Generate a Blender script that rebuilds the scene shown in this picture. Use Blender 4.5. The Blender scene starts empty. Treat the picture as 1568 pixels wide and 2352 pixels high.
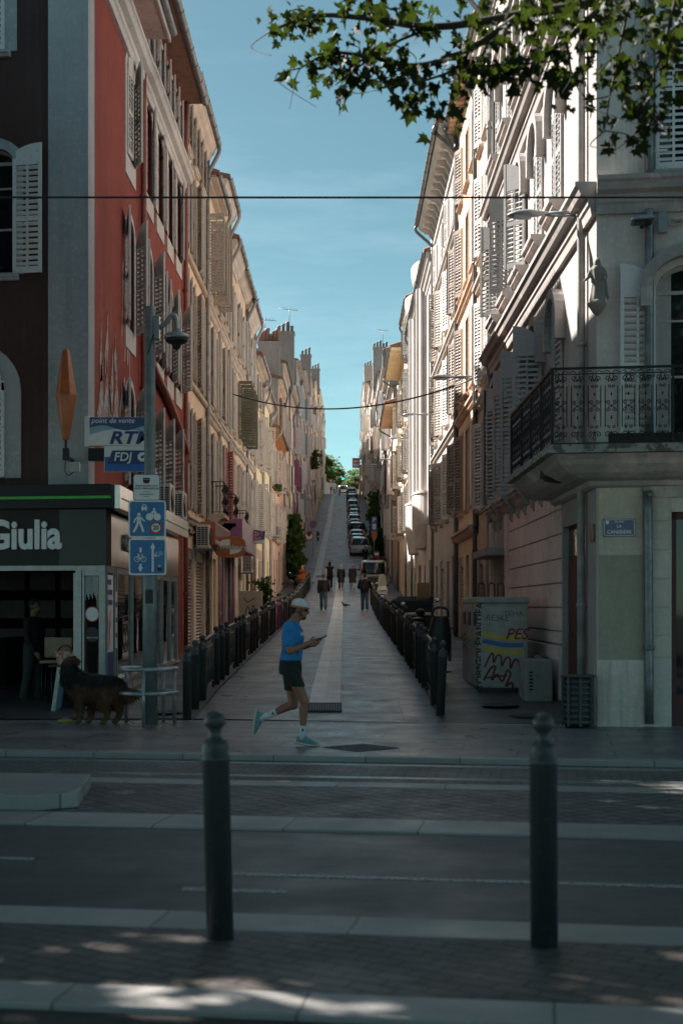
import bpy, bmesh, math, random
from mathutils import Vector, Matrix, noise
R = math.radians
rnd = random.Random(11)
SC = bpy.context.scene
COL = SC.collection
# ---------------------------------------------------------------- camera, sky, sun, exposure
F = 3267.0                                   # focal length in pixels of a 1568 px wide view
def at(px, py, Z):                           # a point of the view at depth Z, in metres
    return Vector(((px - 790) / F * Z, Z, 1.68 - (py - 1393) / F * Z))
cd = bpy.data.cameras.new('camera'); cam = bpy.data.objects.new('camera', cd); COL.objects.link(cam)
SC.camera = cam
cam.location = (0, 0, 1.68); cam.rotation_euler = (R(90), 0, 0)
cd.sensor_fit = 'HORIZONTAL'; cd.sensor_width = 24; cd.lens = 24 * F / 1568
SH_Y, SH_X = 0.1384, -0.0038
cd.shift_x = SH_X; cd.shift_y = SH_Y
cd.clip_start = 0.1; cd.clip_end = 3000
cd.dof.use_dof = True; cd.dof.focus_distance = 34; cd.dof.aperture_fstop = 2.5
W = bpy.data.worlds.new('World'); SC.world = W; W.use_nodes = True
nt = W.node_tree; nt.nodes.clear()
sky = nt.nodes.new('ShaderNodeTexSky'); sky.sky_type = 'NISHITA'; sky.sun_disc = False
SUN_V = Vector((-1, .70, 1.05)).normalized()
sky.sun_elevation = math.asin(SUN_V.z); sky.sun_rotation = math.atan2(SUN_V.x, SUN_V.y)
sky.dust_density = .4; sky.ozone_density = 3.2; sky.air_density = .55
tint = nt.nodes.new('ShaderNodeMix'); tint.data_type = 'RGBA'; tint.blend_type = 'MULTIPLY'
tint.inputs[0].default_value = 1; tint.inputs[7].default_value = (.90, 1.06, .71, 1)
bg = nt.nodes.new('ShaderNodeBackground'); bg.inputs[1].default_value = .05
wo = nt.nodes.new('ShaderNodeOutputWorld')
# thin high cirrus
ctc = nt.nodes.new('ShaderNodeTexCoord'); cmp_ = nt.nodes.new('ShaderNodeMapping'); cmp_.inputs['Scale'].default_value = (1.4, 1.4, 7); cmp_.inputs['Rotation'].default_value = (.25, .2, 0)
cn = nt.nodes.new('ShaderNodeTexNoise'); cn.inputs['Scale'].default_value = 2.2; cn.inputs['Detail'].default_value = 8; cn.inputs['Roughness'].default_value = .62
cr_ = nt.nodes.new('ShaderNodeMapRange'); cr_.inputs[1].default_value = .48; cr_.inputs[2].default_value = .8; cr_.inputs[4].default_value = .10
cmx = nt.nodes.new('ShaderNodeMix'); cmx.data_type = 'RGBA'; cmx.inputs[7].default_value = (11, 12, 12.4, 1)
nt.links.new(ctc.outputs['Generated'], cmp_.inputs[0]); nt.links.new(cmp_.outputs[0], cn.inputs['Vector']); nt.links.new(cn.outputs[0], cr_.inputs[0]); nt.links.new(cr_.outputs[0], cmx.inputs[0])
nt.links.new(sky.outputs[0], tint.inputs[6]); nt.links.new(tint.outputs[2], cmx.inputs[6]); nt.links.new(cmx.outputs[2], bg.inputs[0]); nt.links.new(bg.outputs[0], wo.inputs[0])
sl = bpy.data.lights.new('sun', 'SUN'); sl.energy = 4.445; sl.angle = R(.53); sl.color = (1, .93, .86)
so = bpy.data.objects.new('sun', sl); COL.objects.link(so); so.rotation_euler = (-SUN_V).to_track_quat('-Z', 'Y').to_euler()
so.location = SUN_V * 60
SC.view_settings.view_transform = 'Standard'; SC.view_settings.look = 'None'
SC.view_settings.exposure = 1.896; SC.view_settings.gamma = 1
SC.cycles.max_bounces = 10; SC.cycles.diffuse_bounces = 7; SC.cycles.glossy_bounces = 3; SC.cycles.transparent_max_bounces = 6
# ---------------------------------------------------------------- materials
def new_mat(name):
    m = bpy.data.materials.new(name); m.use_nodes = True
    t = m.node_tree; b = t.nodes['Principled BSDF']
    return m, t, b
def N(t, kind, **k):
    n = t.nodes.new(kind)
    for a, v in k.items():
        if isinstance(a, str) and a.startswith('i'): n.inputs[int(a[1:])].default_value = v
        else: setattr(n, a, v)
    return n
def mixc(t, a, b, f, mode='MIX'):
    n = t.nodes.new('ShaderNodeMix'); n.data_type = 'RGBA'; n.blend_type = mode
    for sock, v in ((n.inputs[0], f), (n.inputs[6], a), (n.inputs[7], b)):
        if hasattr(v, 'links') or hasattr(v, 'is_linked'): t.links.new(v, sock)
        else:
            try: sock.default_value = v if not isinstance(v, tuple) else (v + (1,))[:4]
            except Exception: sock.default_value = v
    return n.outputs[2]
def ramp(t, src, p0, p1):
    n = t.nodes.new('ShaderNodeMapRange'); n.inputs[1].default_value = p0; n.inputs[2].default_value = p1
    t.links.new(src, n.inputs[0]); return n.outputs[0]
def coords(t, scale=(1, 1, 1), kind='Object', rot=0):
    tc = t.nodes.new('ShaderNodeTexCoord'); mp = t.nodes.new('ShaderNodeMapping')
    mp.inputs['Scale'].default_value = scale; mp.inputs['Rotation'].default_value = (0, 0, rot)
    t.links.new(tc.outputs[kind], mp.inputs[0]); return mp.outputs[0]
def tex(t, vec, scale, detail=4, rough=.6):
    n = t.nodes.new('ShaderNodeTexNoise'); n.inputs['Scale'].default_value = scale
    n.inputs['Detail'].default_value = detail; n.inputs['Roughness'].default_value = rough
    t.links.new(vec, n.inputs['Vector']); return n.outputs[0]
def bump(t, b, h, strength=.3, dist=.02):
    n = t.nodes.new('ShaderNodeBump'); n.inputs['Strength'].default_value = strength; n.inputs['Distance'].default_value = dist
    t.links.new(h, n.inputs['Height']); t.links.new(n.outputs[0], b.inputs['Normal'])
def sc3(c, k): return tuple(max(0, min(1, x * k)) for x in c)
_M = {}
def paint(name, c, rough=.55, metal=0., var=.12, scale=9, bmp=.1, coat=0):
    """painted or plain surface with mild uneven colour"""
    key = ('p', name)
    if key in _M: return _M[key]
    m, t, b = new_mat(name); v = coords(t)
    n = tex(t, v, scale); f = ramp(t, n, .35, .65)
    t.links.new(mixc(t, sc3(c, 1 - var), sc3(c, 1 + var), f), b.inputs['Base Color'])
    b.inputs['Roughness'].default_value = rough; b.inputs['Metallic'].default_value = metal
    if coat: b.inputs['Coat Weight'].default_value = coat
    if bmp: bump(t, b, n, bmp, .01)
    _M[key] = m; return m
def plaster(name, c, dirt=.35, dirtc=(.16, .13, .11), patch=None):
    key = ('w', name)
    if key in _M: return _M[key]
    m, t, b = new_mat(name); v = coords(t)
    f1 = ramp(t, tex(t, v, .55, 5, .65), .3, .7); f2 = ramp(t, tex(t, v, 6, 6, .7), .35, .65)
    base = mixc(t, sc3(c, .74), sc3(c, 1.14), f1)
    base = mixc(t, base, sc3(c, 1.18), ramp(t, tex(t, v, 14, 4), .52, .8))
    if patch:
        base = mixc(t, base, patch, ramp(t, tex(t, coords(t, (.5, .5, .3)), 1.3, 6, .7), .56, .62))
    st = ramp(t, tex(t, coords(t, (5, 5, .22)), 1.6, 5, .65), .52, .78)   # run-off streaks
    k = N(t, 'ShaderNodeMath', operation='MULTIPLY', i1=dirt); t.links.new(st, k.inputs[0])
    base = mixc(t, base, dirtc, k.outputs[0])
    t.links.new(base, b.inputs['Base Color'])
    b.inputs['Roughness'].default_value = .9; b.inputs['Specular IOR Level'].default_value = .25
    bump(t, b, f2, .25, .012)
    _M[key] = m; return m
def worn(name, c, c2, amount=.5, rough=.6, scale=7):
    """paint flaking to what lies under it"""
    key = ('f', name)
    if key in _M: return _M[key]
    m, t, b = new_mat(name); v = coords(t)
    n = tex(t, v, scale, 6, .7); f = ramp(t, n, .62 - amount * .2, .68 - amount * .2)
    base = mixc(t, mixc(t, sc3(c, .85), sc3(c, 1.1), tex(t, v, 2.2)), c2, f)
    t.links.new(base, b.inputs['Base Color']); b.inputs['Roughness'].default_value = rough
    bump(t, b, n, .2, .006); _M[key] = m; return m
def glass(name, c=(.012, .016, .018), rough=.04):
    key = ('g', name)
    if key in _M: return _M[key]
    m, t, b = new_mat(name); v = coords(t)
    b.inputs['Base Color'].default_value = c + (1,); b.inputs['Roughness'].default_value = rough
    b.inputs['Specular IOR Level'].default_value = .6
    bump(t, b, tex(t, v, 1.5, 2), .03, .02); _M[key] = m; return m
def emit(name, c, s=1):
    m, t, b = new_mat(name); b.inputs['Base Color'].default_value = c + (1,)
    b.inputs['Emission Color'].default_value = c + (1,); b.inputs['Emission Strength'].default_value = s; return m
# ---------------------------------------------------------------- mesh builder
class MB:
    def __init__(s, T=None): s.v = []; s.f = []; s.m = []; s.s = []; s.T = T
    def add(s, vs, fs, m=0, smooth=False, T=None):
        o = len(s.v); T2 = T if T is not None else None
        for p in vs:
            p = Vector(p)
            if T2 is not None: p = T2 @ p
            if s.T is not None: p = s.T @ p
            s.v.append(p)
        for f in fs: s.f.append([i + o for i in f]); s.m.append(m); s.s.append(smooth)
        return s
    def box(s, x0, y0, z0, x1, y1, z1, m=0, T=None):
        vs = [(x, y, z) for z in (z0, z1) for y in (y0, y1) for x in (x0, x1)]
        return s.add(vs, [(0, 2, 3, 1), (4, 5, 7, 6), (0, 1, 5, 4), (2, 6, 7, 3), (0, 4, 6, 2), (1, 3, 7, 5)], m, False, T)
    def cbox(s, c, d, m=0, T=None):
        return s.box(c[0] - d[0] / 2, c[1] - d[1] / 2, c[2] - d[2] / 2, c[0] + d[0] / 2, c[1] + d[1] / 2, c[2] + d[2] / 2, m, T)
    def tube(s, pts, r, n=8, m=0, smooth=True, T=None, caps=True):
        pts = [Vector(p) for p in pts]; k = len(pts)
        rs = list(r) if isinstance(r, (list, tuple)) else [r] * k
        d0 = (pts[1] - pts[0]).normalized()
        up = Vector((0, 0, 1)) if abs(d0.z) < .9 else Vector((1, 0, 0))
        a = d0.cross(up).normalized(); vs = []; fs = []
        for i in range(k):
            d = (pts[min(i + 1, k - 1)] - pts[max(i - 1, 0)])
            d = d.normalized() if d.length > 1e-9 else d0
            a = (a - d * a.dot(d)); a = a.normalized() if a.length > 1e-6 else d.orthogonal().normalized()
            b = d.cross(a)
            for j in range(n):
                t = 2 * math.pi * j / n
                vs.append(pts[i] + (a * math.cos(t) + b * math.sin(t)) * rs[i])
        for i in range(k - 1):
            for j in range(n):
                j2 = (j + 1) % n; fs.append((i * n + j, i * n + j2, (i + 1) * n + j2, (i + 1) * n + j))
        if caps: fs.append(tuple(range(n - 1, -1, -1))); fs.append(tuple((k - 1) * n + j for j in range(n)))
        return s.add(vs, fs, m, smooth, T)
    def lathe(s, prof, n=16, c=(0, 0, 0), m=0, smooth=True, T=None):
        vs = []; fs = []; k = len(prof)
        for r, z in prof:
            for j in range(n):
                t = 2 * math.pi * j / n; vs.append((c[0] + r * math.cos(t), c[1] + r * math.sin(t), c[2] + z))
        for i in range(k - 1):
            for j in range(n):
                j2 = (j + 1) % n; fs.append((i * n + j, i * n + j2, (i + 1) * n + j2, (i + 1) * n + j))
        fs.append(tuple(range(n - 1, -1, -1))); fs.append(tuple((k - 1) * n + j for j in range(n)))
        return s.add(vs, fs, m, smooth, T)
    def prism(s, poly, d0, d1, ax='y', m=0, T=None, smooth=False):
        """poly of 2-D points extruded along an axis: 'y' (x,z), 'x' (y,z), 'z' (x,y)"""
        n = len(poly)
        def p3(p, d): return (p[0], d, p[1]) if ax == 'y' else ((d, p[0], p[1]) if ax == 'x' else (p[0], p[1], d))
        vs = [p3(p, d0) for p in poly] + [p3(p, d1) for p in poly]
        fs = [tuple(range(n)), tuple(range(2 * n - 1, n - 1, -1))]
        s.add(vs, fs, m, False, T)
        s.add(vs, [(i, i + n, (i + 1) % n + n, (i + 1) % n) for i in range(n)], m, smooth, T); return s
    def ell(s, c, r, n=14, m=0, T=None, rot=None):
        vs = []; fs = []; k = max(6, n * 2 // 3)
        Q = rot if rot is not None else Matrix.Identity(3)
        for i in range(1, k):
            a = math.pi * i / k
            for j in range(n):
                t = 2 * math.pi * j / n
                vs.append(Vector(c) + Q @ Vector((r[0] * math.sin(a) * math.cos(t), r[1] * math.sin(a) * math.sin(t), r[2] * math.cos(a))))
        for i in range(k - 2):
            for j in range(n):
                j2 = (j + 1) % n; fs.append((i * n + j, (i + 1) * n + j, (i + 1) * n + j2, i * n + j2))
        vs.append(Vector(c) + Q @ Vector((0, 0, r[2]))); vs.append(Vector(c) + Q @ Vector((0, 0, -r[2])))
        a, b = len(vs) - 2, len(vs) - 1
        for j in range(n):
            j2 = (j + 1) % n; fs.append((a, j, j2)); fs.append((b, (k - 2) * n + j2, (k - 2) * n + j))
        return s.add(vs, fs, m, True, T)
    def cone(s, p0, r0, p1, r1, n=12, m=0):
        """capsule with two radii, closed"""
        p0 = Vector(p0); p1 = Vector(p1); d = (p1 - p0); L = d.length; d = d / L if L > 1e-6 else Vector((0, 0, 1)); pts = []; rs = []
        for k in range(4): a = math.pi / 2 * k / 4; pts.append(p0 - d * r0 * math.cos(a)); rs.append(max(r0 * math.sin(a), r0 * .05))
        pts += [p0, p1]; rs += [r0, r1]
        for k in range(1, 5): a = math.pi / 2 * k / 4; pts.append(p1 + d * r1 * math.sin(a)); rs.append(max(r1 * math.cos(a), r1 * .05))
        return s.tube(pts, rs, n, m)
    def loft(s, rings, m=0, smooth=True, caps=True, T=None):
        n = len(rings[0]); vs = [p for r in rings for p in r]; fs = []
        for i in range(len(rings) - 1):
            for j in range(n):
                j2 = (j + 1) % n; fs.append((i * n + j, i * n + j2, (i + 1) * n + j2, (i + 1) * n + j))
        if caps: fs.append(tuple(range(n - 1, -1, -1))); fs.append(tuple((len(rings) - 1) * n + j for j in range(n)))
        return s.add(vs, fs, m, smooth, T)
    def mesh(s, name, mats, bevel=0):
        me = bpy.data.meshes.new(name); me.from_pydata([tuple(p) for p in s.v], [], s.f)
        me.polygons.foreach_set('material_index', s.m); me.polygons.foreach_set('use_smooth', s.s)
        for m in (mats if isinstance(mats, (list, tuple)) else [mats]): me.materials.append(m)
        bm = bmesh.new(); bm.from_mesh(me)
        if bevel:
            bmesh.ops.remove_doubles(bm, verts=bm.verts, dist=1e-5)
            es = [e for e in bm.edges if len(e.link_faces) == 2 and e.calc_face_angle(0) > R(35)]
            bmesh.ops.bevel(bm, geom=es, offset=bevel, segments=2, affect='EDGES', profile=.6, clamp_overlap=True)
        bmesh.ops.recalc_face_normals(bm, faces=bm.faces); bm.to_mesh(me); bm.free()
        return me
    def build(s, name, mats, parent=None, loc=(0, 0, 0), rz=0, bevel=0):
        return put(name, s.mesh(name, mats, bevel), parent, loc, rz)
def put(name, me, parent=None, loc=(0, 0, 0), rz=0):
    o = bpy.data.objects.new(name, me); COL.objects.link(o); o.location = loc
    o.rotation_euler = (0, 0, rz)
    if parent is not None: o.parent = parent
    return o
def tag(o, label, cat, group=None):
    o['label'] = label; o['category'] = cat
    if group: o['group'] = group
    return o
def thing(name, label, cat, loc=(0, 0, 0), rz=0, group=None):
    o = bpy.data.objects.new(name, None); COL.objects.link(o); o.empty_display_size = .3
    o.location = loc; o.rotation_euler = (0, 0, rz); return tag(o, label, cat, group)
def struct(o, kind='structure'): o['kind'] = kind; return o
def dup(root, loc, rz=0, label=None, group=None, rot=None):
    r = root.copy(); COL.objects.link(r); r.location = loc; r.rotation_euler = rot or (0, 0, rz)
    if label: r['label'] = label
    if group: r['group'] = group
    def rec(a, b):
        for ch in a.children:
            c = ch.copy(); COL.objects.link(c); c.parent = b; rec(ch, c)
    rec(root, r); return r
def blob(name, fill, mat, parent=None, voxel=.012, it=4, loc=(0, 0, 0), rz=0, factor=.5):
    """closed shapes fused to one smooth continuous skin"""
    mb = MB(); fill(mb); me = mb.mesh(name, mat)
    o = bpy.data.objects.new('fuse', me); COL.objects.link(o)
    a = o.modifiers.new('r', 'REMESH'); a.mode = 'VOXEL'; a.voxel_size = voxel; a.use_smooth_shade = True
    if it: b = o.modifiers.new('s', 'SMOOTH'); b.iterations = it; b.factor = factor
    dg = bpy.context.evaluated_depsgraph_get(); dg.update()
    me2 = bpy.data.meshes.new_from_object(o.evaluated_get(dg)); me2.name = name
    bpy.data.objects.remove(o)
    me2.materials.clear(); me2.materials.append(mat)
    return put(name, me2, parent, loc, rz)
def text(name, body, size, mat, parent, loc, rot=(R(90), 0, 0), ext=.003, align='CENTER', shear=0, bold=0, sx=1, bevel=0):
    c = bpy.data.curves.new(name, 'FONT'); c.body = body; c.size = size; c.extrude = ext; c.align_x = align; c.align_y = 'CENTER'
    c.shear = shear; c.offset = bold; c.resolution_u = 3
    o = bpy.data.objects.new('t', c); COL.objects.link(o)
    dg = bpy.context.evaluated_depsgraph_get(); dg.update()
    me = bpy.data.meshes.new_from_object(o.evaluated_get(dg)); bpy.data.objects.remove(o); me.name = name
    me.materials.clear(); me.materials.append(mat)
    p = put(name, me, parent, loc); p.rotation_euler = rot; p.scale = (sx, 1, 1); return p
def ribbon(mb, pts, w, y=0, th=.002, m=0, closed=False):
    """a flat painted stroke in the x-z plane, facing -y"""
    pts = [Vector((p[0], p[1])) for p in pts]; k = len(pts); L = []; Rr = []
    for i in range(k):
        a = pts[max(i - 1, 0)]; b = pts[min(i + 1, k - 1)]; d = (b - a)
        d = d.normalized() if d.length > 1e-9 else Vector((1, 0)); nn = Vector((-d.y, d.x)) * w / 2
        L.append(pts[i] + nn); Rr.append(pts[i] - nn)
    vs = [(p.x, y - th, p.y) for p in L] + [(p.x, y - th, p.y) for p in Rr]
    mb.add(vs, [(i, i + 1, k + i + 1, k + i) for i in range(k - 1)], m)
def smooth_path(pts, n=6):
    """Catmull-Rom through the points"""
    P = [Vector(p) for p in pts]; out = []
    for i in range(len(P) - 1):
        p0, p1, p2, p3 = P[max(i - 1, 0)], P[i], P[i + 1], P[min(i + 2, len(P) - 1)]
        for k in range(n):
            t = k / n
            out.append(.5 * ((2 * p1) + (p2 - p0) * t + (2 * p0 - 5 * p1 + 4 * p2 - p3) * t * t + (3 * p1 - p0 - 3 * p2 + p3) * t ** 3))
    out.append(P[-1]); return out
def circle(cx, cz, r, n=24, a0=0, a1=360):
    return [(cx + r * math.cos(R(a0 + (a1 - a0) * i / n)), cz + r * math.sin(R(a0 + (a1 - a0) * i / n))) for i in range(n + (0 if a1 - a0 == 360 else 1))]
# ---------------------------------------------------------------- the lie of the land
PROF = [(-60, 0), (20.6, 0), (25, .22), (45, .75), (56, 1.0), (67, 1.4), (80, 2.05), (93, 2.75), (103, 3.5), (112, 4.3), (130, 6.4), (160, 9.6), (190, 12.9), (215, 16.4), (285, 24.2), (300, 25.1), (330, 25.3), (600, 25.3)]
def gz(Y):
    for (a, ha), (b, hb) in zip(PROF, PROF[1:]):
        if Y <= b: return ha + (hb - ha) * (Y - a) / (b - a)
    return PROF[-1][1]
TAN = .15; TH = math.atan(TAN); U = Vector((math.cos(TH), -math.sin(TH), 0))
XL, XR = -4.05, 3.54
# ---------------------------------------------------------------- ground materials
def brickmat(name, c1, c2, mort, w, h, msize, rot=0, off=.5, rough=.6, dirt=.5, bmp=.5, squash=1):
    m, t, b = new_mat(name); v = coords(t, rot=rot)
    br = t.nodes.new('ShaderNodeTexBrick'); br.offset = off
    br.inputs['Color1'].default_value = c1 + (1,); br.inputs['Color2'].default_value = c2 + (1,); br.inputs['Mortar'].default_value = mort + (1,)
    br.inputs['Scale'].default_value = 1; br.inputs['Mortar Size'].default_value = msize; br.inputs['Mortar Smooth'].default_value = .25
    br.inputs['Brick Width'].default_value = w; br.inputs['Row Height'].default_value = h
    wob = tex(t, v, 2.5, 2); sep = t.nodes.new('ShaderNodeVectorMath'); sep.operation = 'ADD'
    cmb = t.nodes.new('ShaderNodeCombineXYZ'); k = N(t, 'ShaderNodeMath', operation='MULTIPLY', i1=msize * 3)
    t.links.new(wob, k.inputs[0]); t.links.new(k.outputs[0], cmb.inputs[0]); t.links.new(k.outputs[0], cmb.inputs[1])
    t.links.new(v, sep.inputs[0]); t.links.new(cmb.outputs[0], sep.inputs[1]); t.links.new(sep.outputs[0], br.inputs['Vector'])
    g = ramp(t, tex(t, v, .7, 6, .65), .38, .7)
    base = mixc(t, br.outputs[0], sc3(c1, .45), N2(t, g, dirt))
    base = mixc(t, base, sc3(c2, 1.5), N2(t, ramp(t, tex(t, v, 28, 4, .7), .58, .75), .35))
    base = mixc(t, base, sc3(c1, .35), N2(t, ramp(t, tex(t, v, 4.5, 5, .75), .62, .70), .55))
    t.links.new(base, b.inputs['Base Color'])
    rr = N(t, 'ShaderNodeMapRange', i1=.3, i2=.7, i3=rough - .14, i4=min(1, rough + .16)); t.links.new(tex(t, v, 1.6, 5), rr.inputs[0])
    t.links.new(rr.outputs[0], b.inputs['Roughness'])
    inv = N(t, 'ShaderNodeMath', operation='MULTIPLY', i1=-1); t.links.new(br.outputs['Fac'], inv.inputs[0])
    ad = N(t, 'ShaderNodeMath', operation='ADD'); t.links.new(inv.outputs[0], ad.inputs[0])
    kk = N(t, 'ShaderNodeMath', operation='MULTIPLY', i1=.6); t.links.new(tex(t, v, 18, 4), kk.inputs[0]); t.links.new(kk.outputs[0], ad.inputs[1])
    bump(t, b, ad.outputs[0], bmp, .012); return m
def N2(t, src, k):
    n = N(t, 'ShaderNodeMath', operation='MULTIPLY', i1=k); t.links.new(src, n.inputs[0]); return n.outputs[0]
def asphalt(name, c, rough=.62, streak=None, stains=.6):
    m, t, b = new_mat(name); v = coords(t)
    g = tex(t, v, 42, 6, .85); big = ramp(t, tex(t, v, .45, 6, .65), .36, .66)
    base = mixc(t, sc3(c, .5), sc3(c, 1.75), ramp(t, g, .36, .66))
    base = mixc(t, base, sc3(c, .5), N2(t, big, stains))
    if streak: base = mixc(t, base, sc3(c, 1.7), N2(t, ramp(t, tex(t, coords(t, streak), 1.2, 6, .7), .5, .72), .55))
    base = mixc(t, base, sc3(c, .45), N2(t, ramp(t, tex(t, v, 5, 5, .75), .63, .70), .6))
    t.links.new(base, b.inputs['Base Color'])
    rr = N(t, 'ShaderNodeMapRange', i1=.3, i2=.7, i3=rough - .15, i4=rough + .15); t.links.new(tex(t, v, 1.1, 6), rr.inputs[0]); t.links.new(rr.outputs[0], b.inputs['Roughness'])
    bump(t, b, g, .35, .006); return m
RZ = TH
M_as = asphalt('avenue_asphalt', (.058, .061, .063), .5, (.06, 1.6, 1), .7)
M_walk = asphalt('street_walk_asphalt', (.075, .069, .069), .5)
M_slab = brickmat('pavement_slabs', (.155, .148, .15), (.23, .22, .222), (.04, .04, .04), 1.1, .62, .010, RZ, .4, .38, .6, .2)
M_street = brickmat('street_paving', (.165, .142, .138), (.20, .172, .165), (.07, .06, .056), 1.8, 2.6, .012, 0, .5, .4, .7, .15)
M_cob = brickmat('tram_setts', (.10, .10, .098), (.14, .138, .13), (.03, .03, .03), .22, .11, .016, RZ, .5, .6, .4, .7)
M_dia = brickmat('diamond_setts', (.075, .07, .072), (.13, .125, .125), (.015, .015, .015), .17, .17, .016, R(45) + TH, 0, .55, .45, .8)
M_brk = brickmat('near_pavers', (.078, .067, .063), (.115, .094, .086), (.03, .027, .025), .22, .11, .01, R(33), .5, .6, .5, .6)
M_stone = brickmat('kerb_stone', (.25, .243, .235), (.31, .303, .295), (.12, .11, .10), 1.05, 37, .010, RZ, 0, .5, .35, .1)
M_gut = brickmat('gutter_stone', (.50, .465, .445), (.56, .53, .50), (.2, .18, .17), 2, 2.4, .008, 0, .5, .45, .5, .1)
M_line = worn('road_paint', (.36, .36, .35), (.05, .05, .05), .6, .6, 45)
M_soil = asphalt('soil', (.03, .028, .026), .9)
M_steel = paint('rail_steel', (.35, .36, .37), .3, .9, .2, 12)
def strip(name, z0, z1, top, mat, th=.25, x0=-45, x1=45, bev=0):
    mb = MB(); n = 24; vs = []; fs = []
    for i in range(n + 1):
        x = x0 + (x1 - x0) * i / n
        for Z in (z0, z1):
            for h in (top, top - th): vs.append((x, Z - TAN * x, h))
    for i in range(n):
        a = i * 4; b = a + 4
        fs += [(a, b, b + 2, a + 2), (a + 1, a + 3, b + 3, b + 1), (a, a + 1, b + 1, b), (a + 2, b + 2, b + 3, a + 3)]
    fs += [(0, 2, 3, 1), (n * 4, n * 4 + 1, n * 4 + 3, n * 4 + 2)]
    return struct(mb.add(vs, fs).build(name, mat, bevel=bev))
# the great base sheet follows the hill
mb = MB(); ys = [-250, -60, 0, 20.6] + [p[0] for p in PROF[2:]] + [1200]; xs = [-600, -120, -30, -8, 8, 30, 120, 600]
mb.add([(x, y, gz(y) - .3) for y in ys for x in xs], [(r * 8 + c, r * 8 + c + 1, (r + 1) * 8 + c + 1, (r + 1) * 8 + c) for r in range(len(ys) - 1) for c in range(7)])
struct(mb.build('ground', M_soil))
strip('near_soil', -12, 5.83, -.03, M_soil)
strip('kerb_edging', 5.83, 6.17, 0, M_stone, bev=.012)
strip('near_pavement', 6.17, 7.30, -.004, M_brk)
strip('near_kerb', 7.30, 7.72, 0, M_stone, bev=.015)
strip('avenue_road', 7.72, 11.02, -.075, M_as)
strip('kerb_strip', 11.02, 11.66, -.055, M_stone, bev=.01)
strip('paved_strip', 11.66, 13.68, -.062, M_dia)
strip('stone_band', 13.68, 14.06, -.055, M_stone, bev=.01)
strip('tram_bed', 14.06, 15.90, -.06, M_cob)
strip('pavement_kerb', 15.90, 16.12, .002, M_stone, bev=.012)
strip('pavement', 16.12, 20.5, 0, M_slab)
strip('threshold_stone', 20.5, 20.66, .004, M_stone, bev=.005)
for i, z in enumerate((14.38, 15.55)):
    for d in (0, .085): strip('tram_rail', z + d, z + d + .045, -.054, M_steel, .06)
# road paint: thin worn sheets
def dash(name, Z0, w, x0, x1): strip(name, Z0, Z0 + w, -.071, M_line, .003, x0, x1)
dash('lane_line', 9.16, .085, -.72, 9); dash('lane_line', 9.5, .085, -9, -2.15)
dash('lane_line', 8.62, .10, -1.0, -.35)
# rising street: sheets that follow the slope
def sheet(name, xa, xb, Ya, Yb, dz, mat, step=2.0, cross=1):
    mb = MB(); vs = []; fs = []; ys = []; y = Ya
    while y < Yb: ys.append(y); y += step if y > 30 else 1.0
    ys.append(Yb); nx = max(1, int(cross))
    for k, y in enumerate(ys):
        for i in range(nx + 1):
            x = xa + (xb - xa) * i / nx
            yy = max(y, 20.66 - TAN * x) if k == 0 else y
            vs.append((x, yy, gz(yy) + .004 + (dz - .004) * min(1, max(0, (yy - 20.66 + TAN * x) / 3))))
    w = nx + 1
    for k in range(len(ys) - 1):
        for i in range(nx): fs.append((k * w + i, k * w + i + 1, (k + 1) * w + i + 1, (k + 1) * w + i))
    return struct(mb.add(vs, fs).build(name, mat))
YE = 296
sheet('street_roadway', -2.2, 1.42, 20, YE, .004, M_street, cross=1)
sheet('left_walk', -6.2, -2.2, 20, YE, .03, M_walk)
sheet('right_walk', 1.42, 6.5, 20, YE, .03, M_walk)
sheet('hill_road', -2.2, 2.4, 108, YE, .05, asphalt('hill_asphalt', (.115, .118, .122), .5, (1, .05, 1)), cross=1)
g = MB()
for xa, xb, da, db in ((-.56, -.32, .03, .012), (-.32, -.06, .012, .03)):
    vs = []; ys = [22.72 + i for i in range(83)]
    for y in ys: vs += [(xa, y, gz(y) + da), (xb, y, gz(y) + db)]
    g.add(vs, [(2 * i, 2 * i + 1, 2 * i + 3, 2 * i + 2) for i in range(len(ys) - 1)])
struct(g.build('centre_gutter', M_gut))
g = MB(); vs = []; ys = [108 + 2 * i for i in range(94)]
for y in ys: vs += [(-2.1, y, gz(y) + .085), (-1.75, y, gz(y) + .075)]
g.add(vs, [(2 * i, 2 * i + 1, 2 * i + 3, 2 * i + 2) for i in range(len(ys) - 1)]); struct(g.build('hill_gutter', M_stone))
for nm, xa, xb in (('left_kerb', -2.3, -2.1), ('right_kerb', 2.4, 2.58)):
    g = MB(); n = 60
    for i in range(n):
        y = 100 + i * 3.2; y2 = y + 3.2; a = gz(y); b = gz(y2)
        g.add([(xa, y, a - .1), (xb, y, a - .1), (xb, y, a + .14), (xa, y, a + .14), (xa, y2, b - .1), (xb, y2, b - .1), (xb, y2, b + .14), (xa, y2, b + .14)], [(0, 1, 2, 3), (4, 7, 6, 5), (3, 2, 6, 7), (0, 3, 7, 4), (1, 5, 6, 2)])
    struct(g.build(nm, M_stone))
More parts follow.
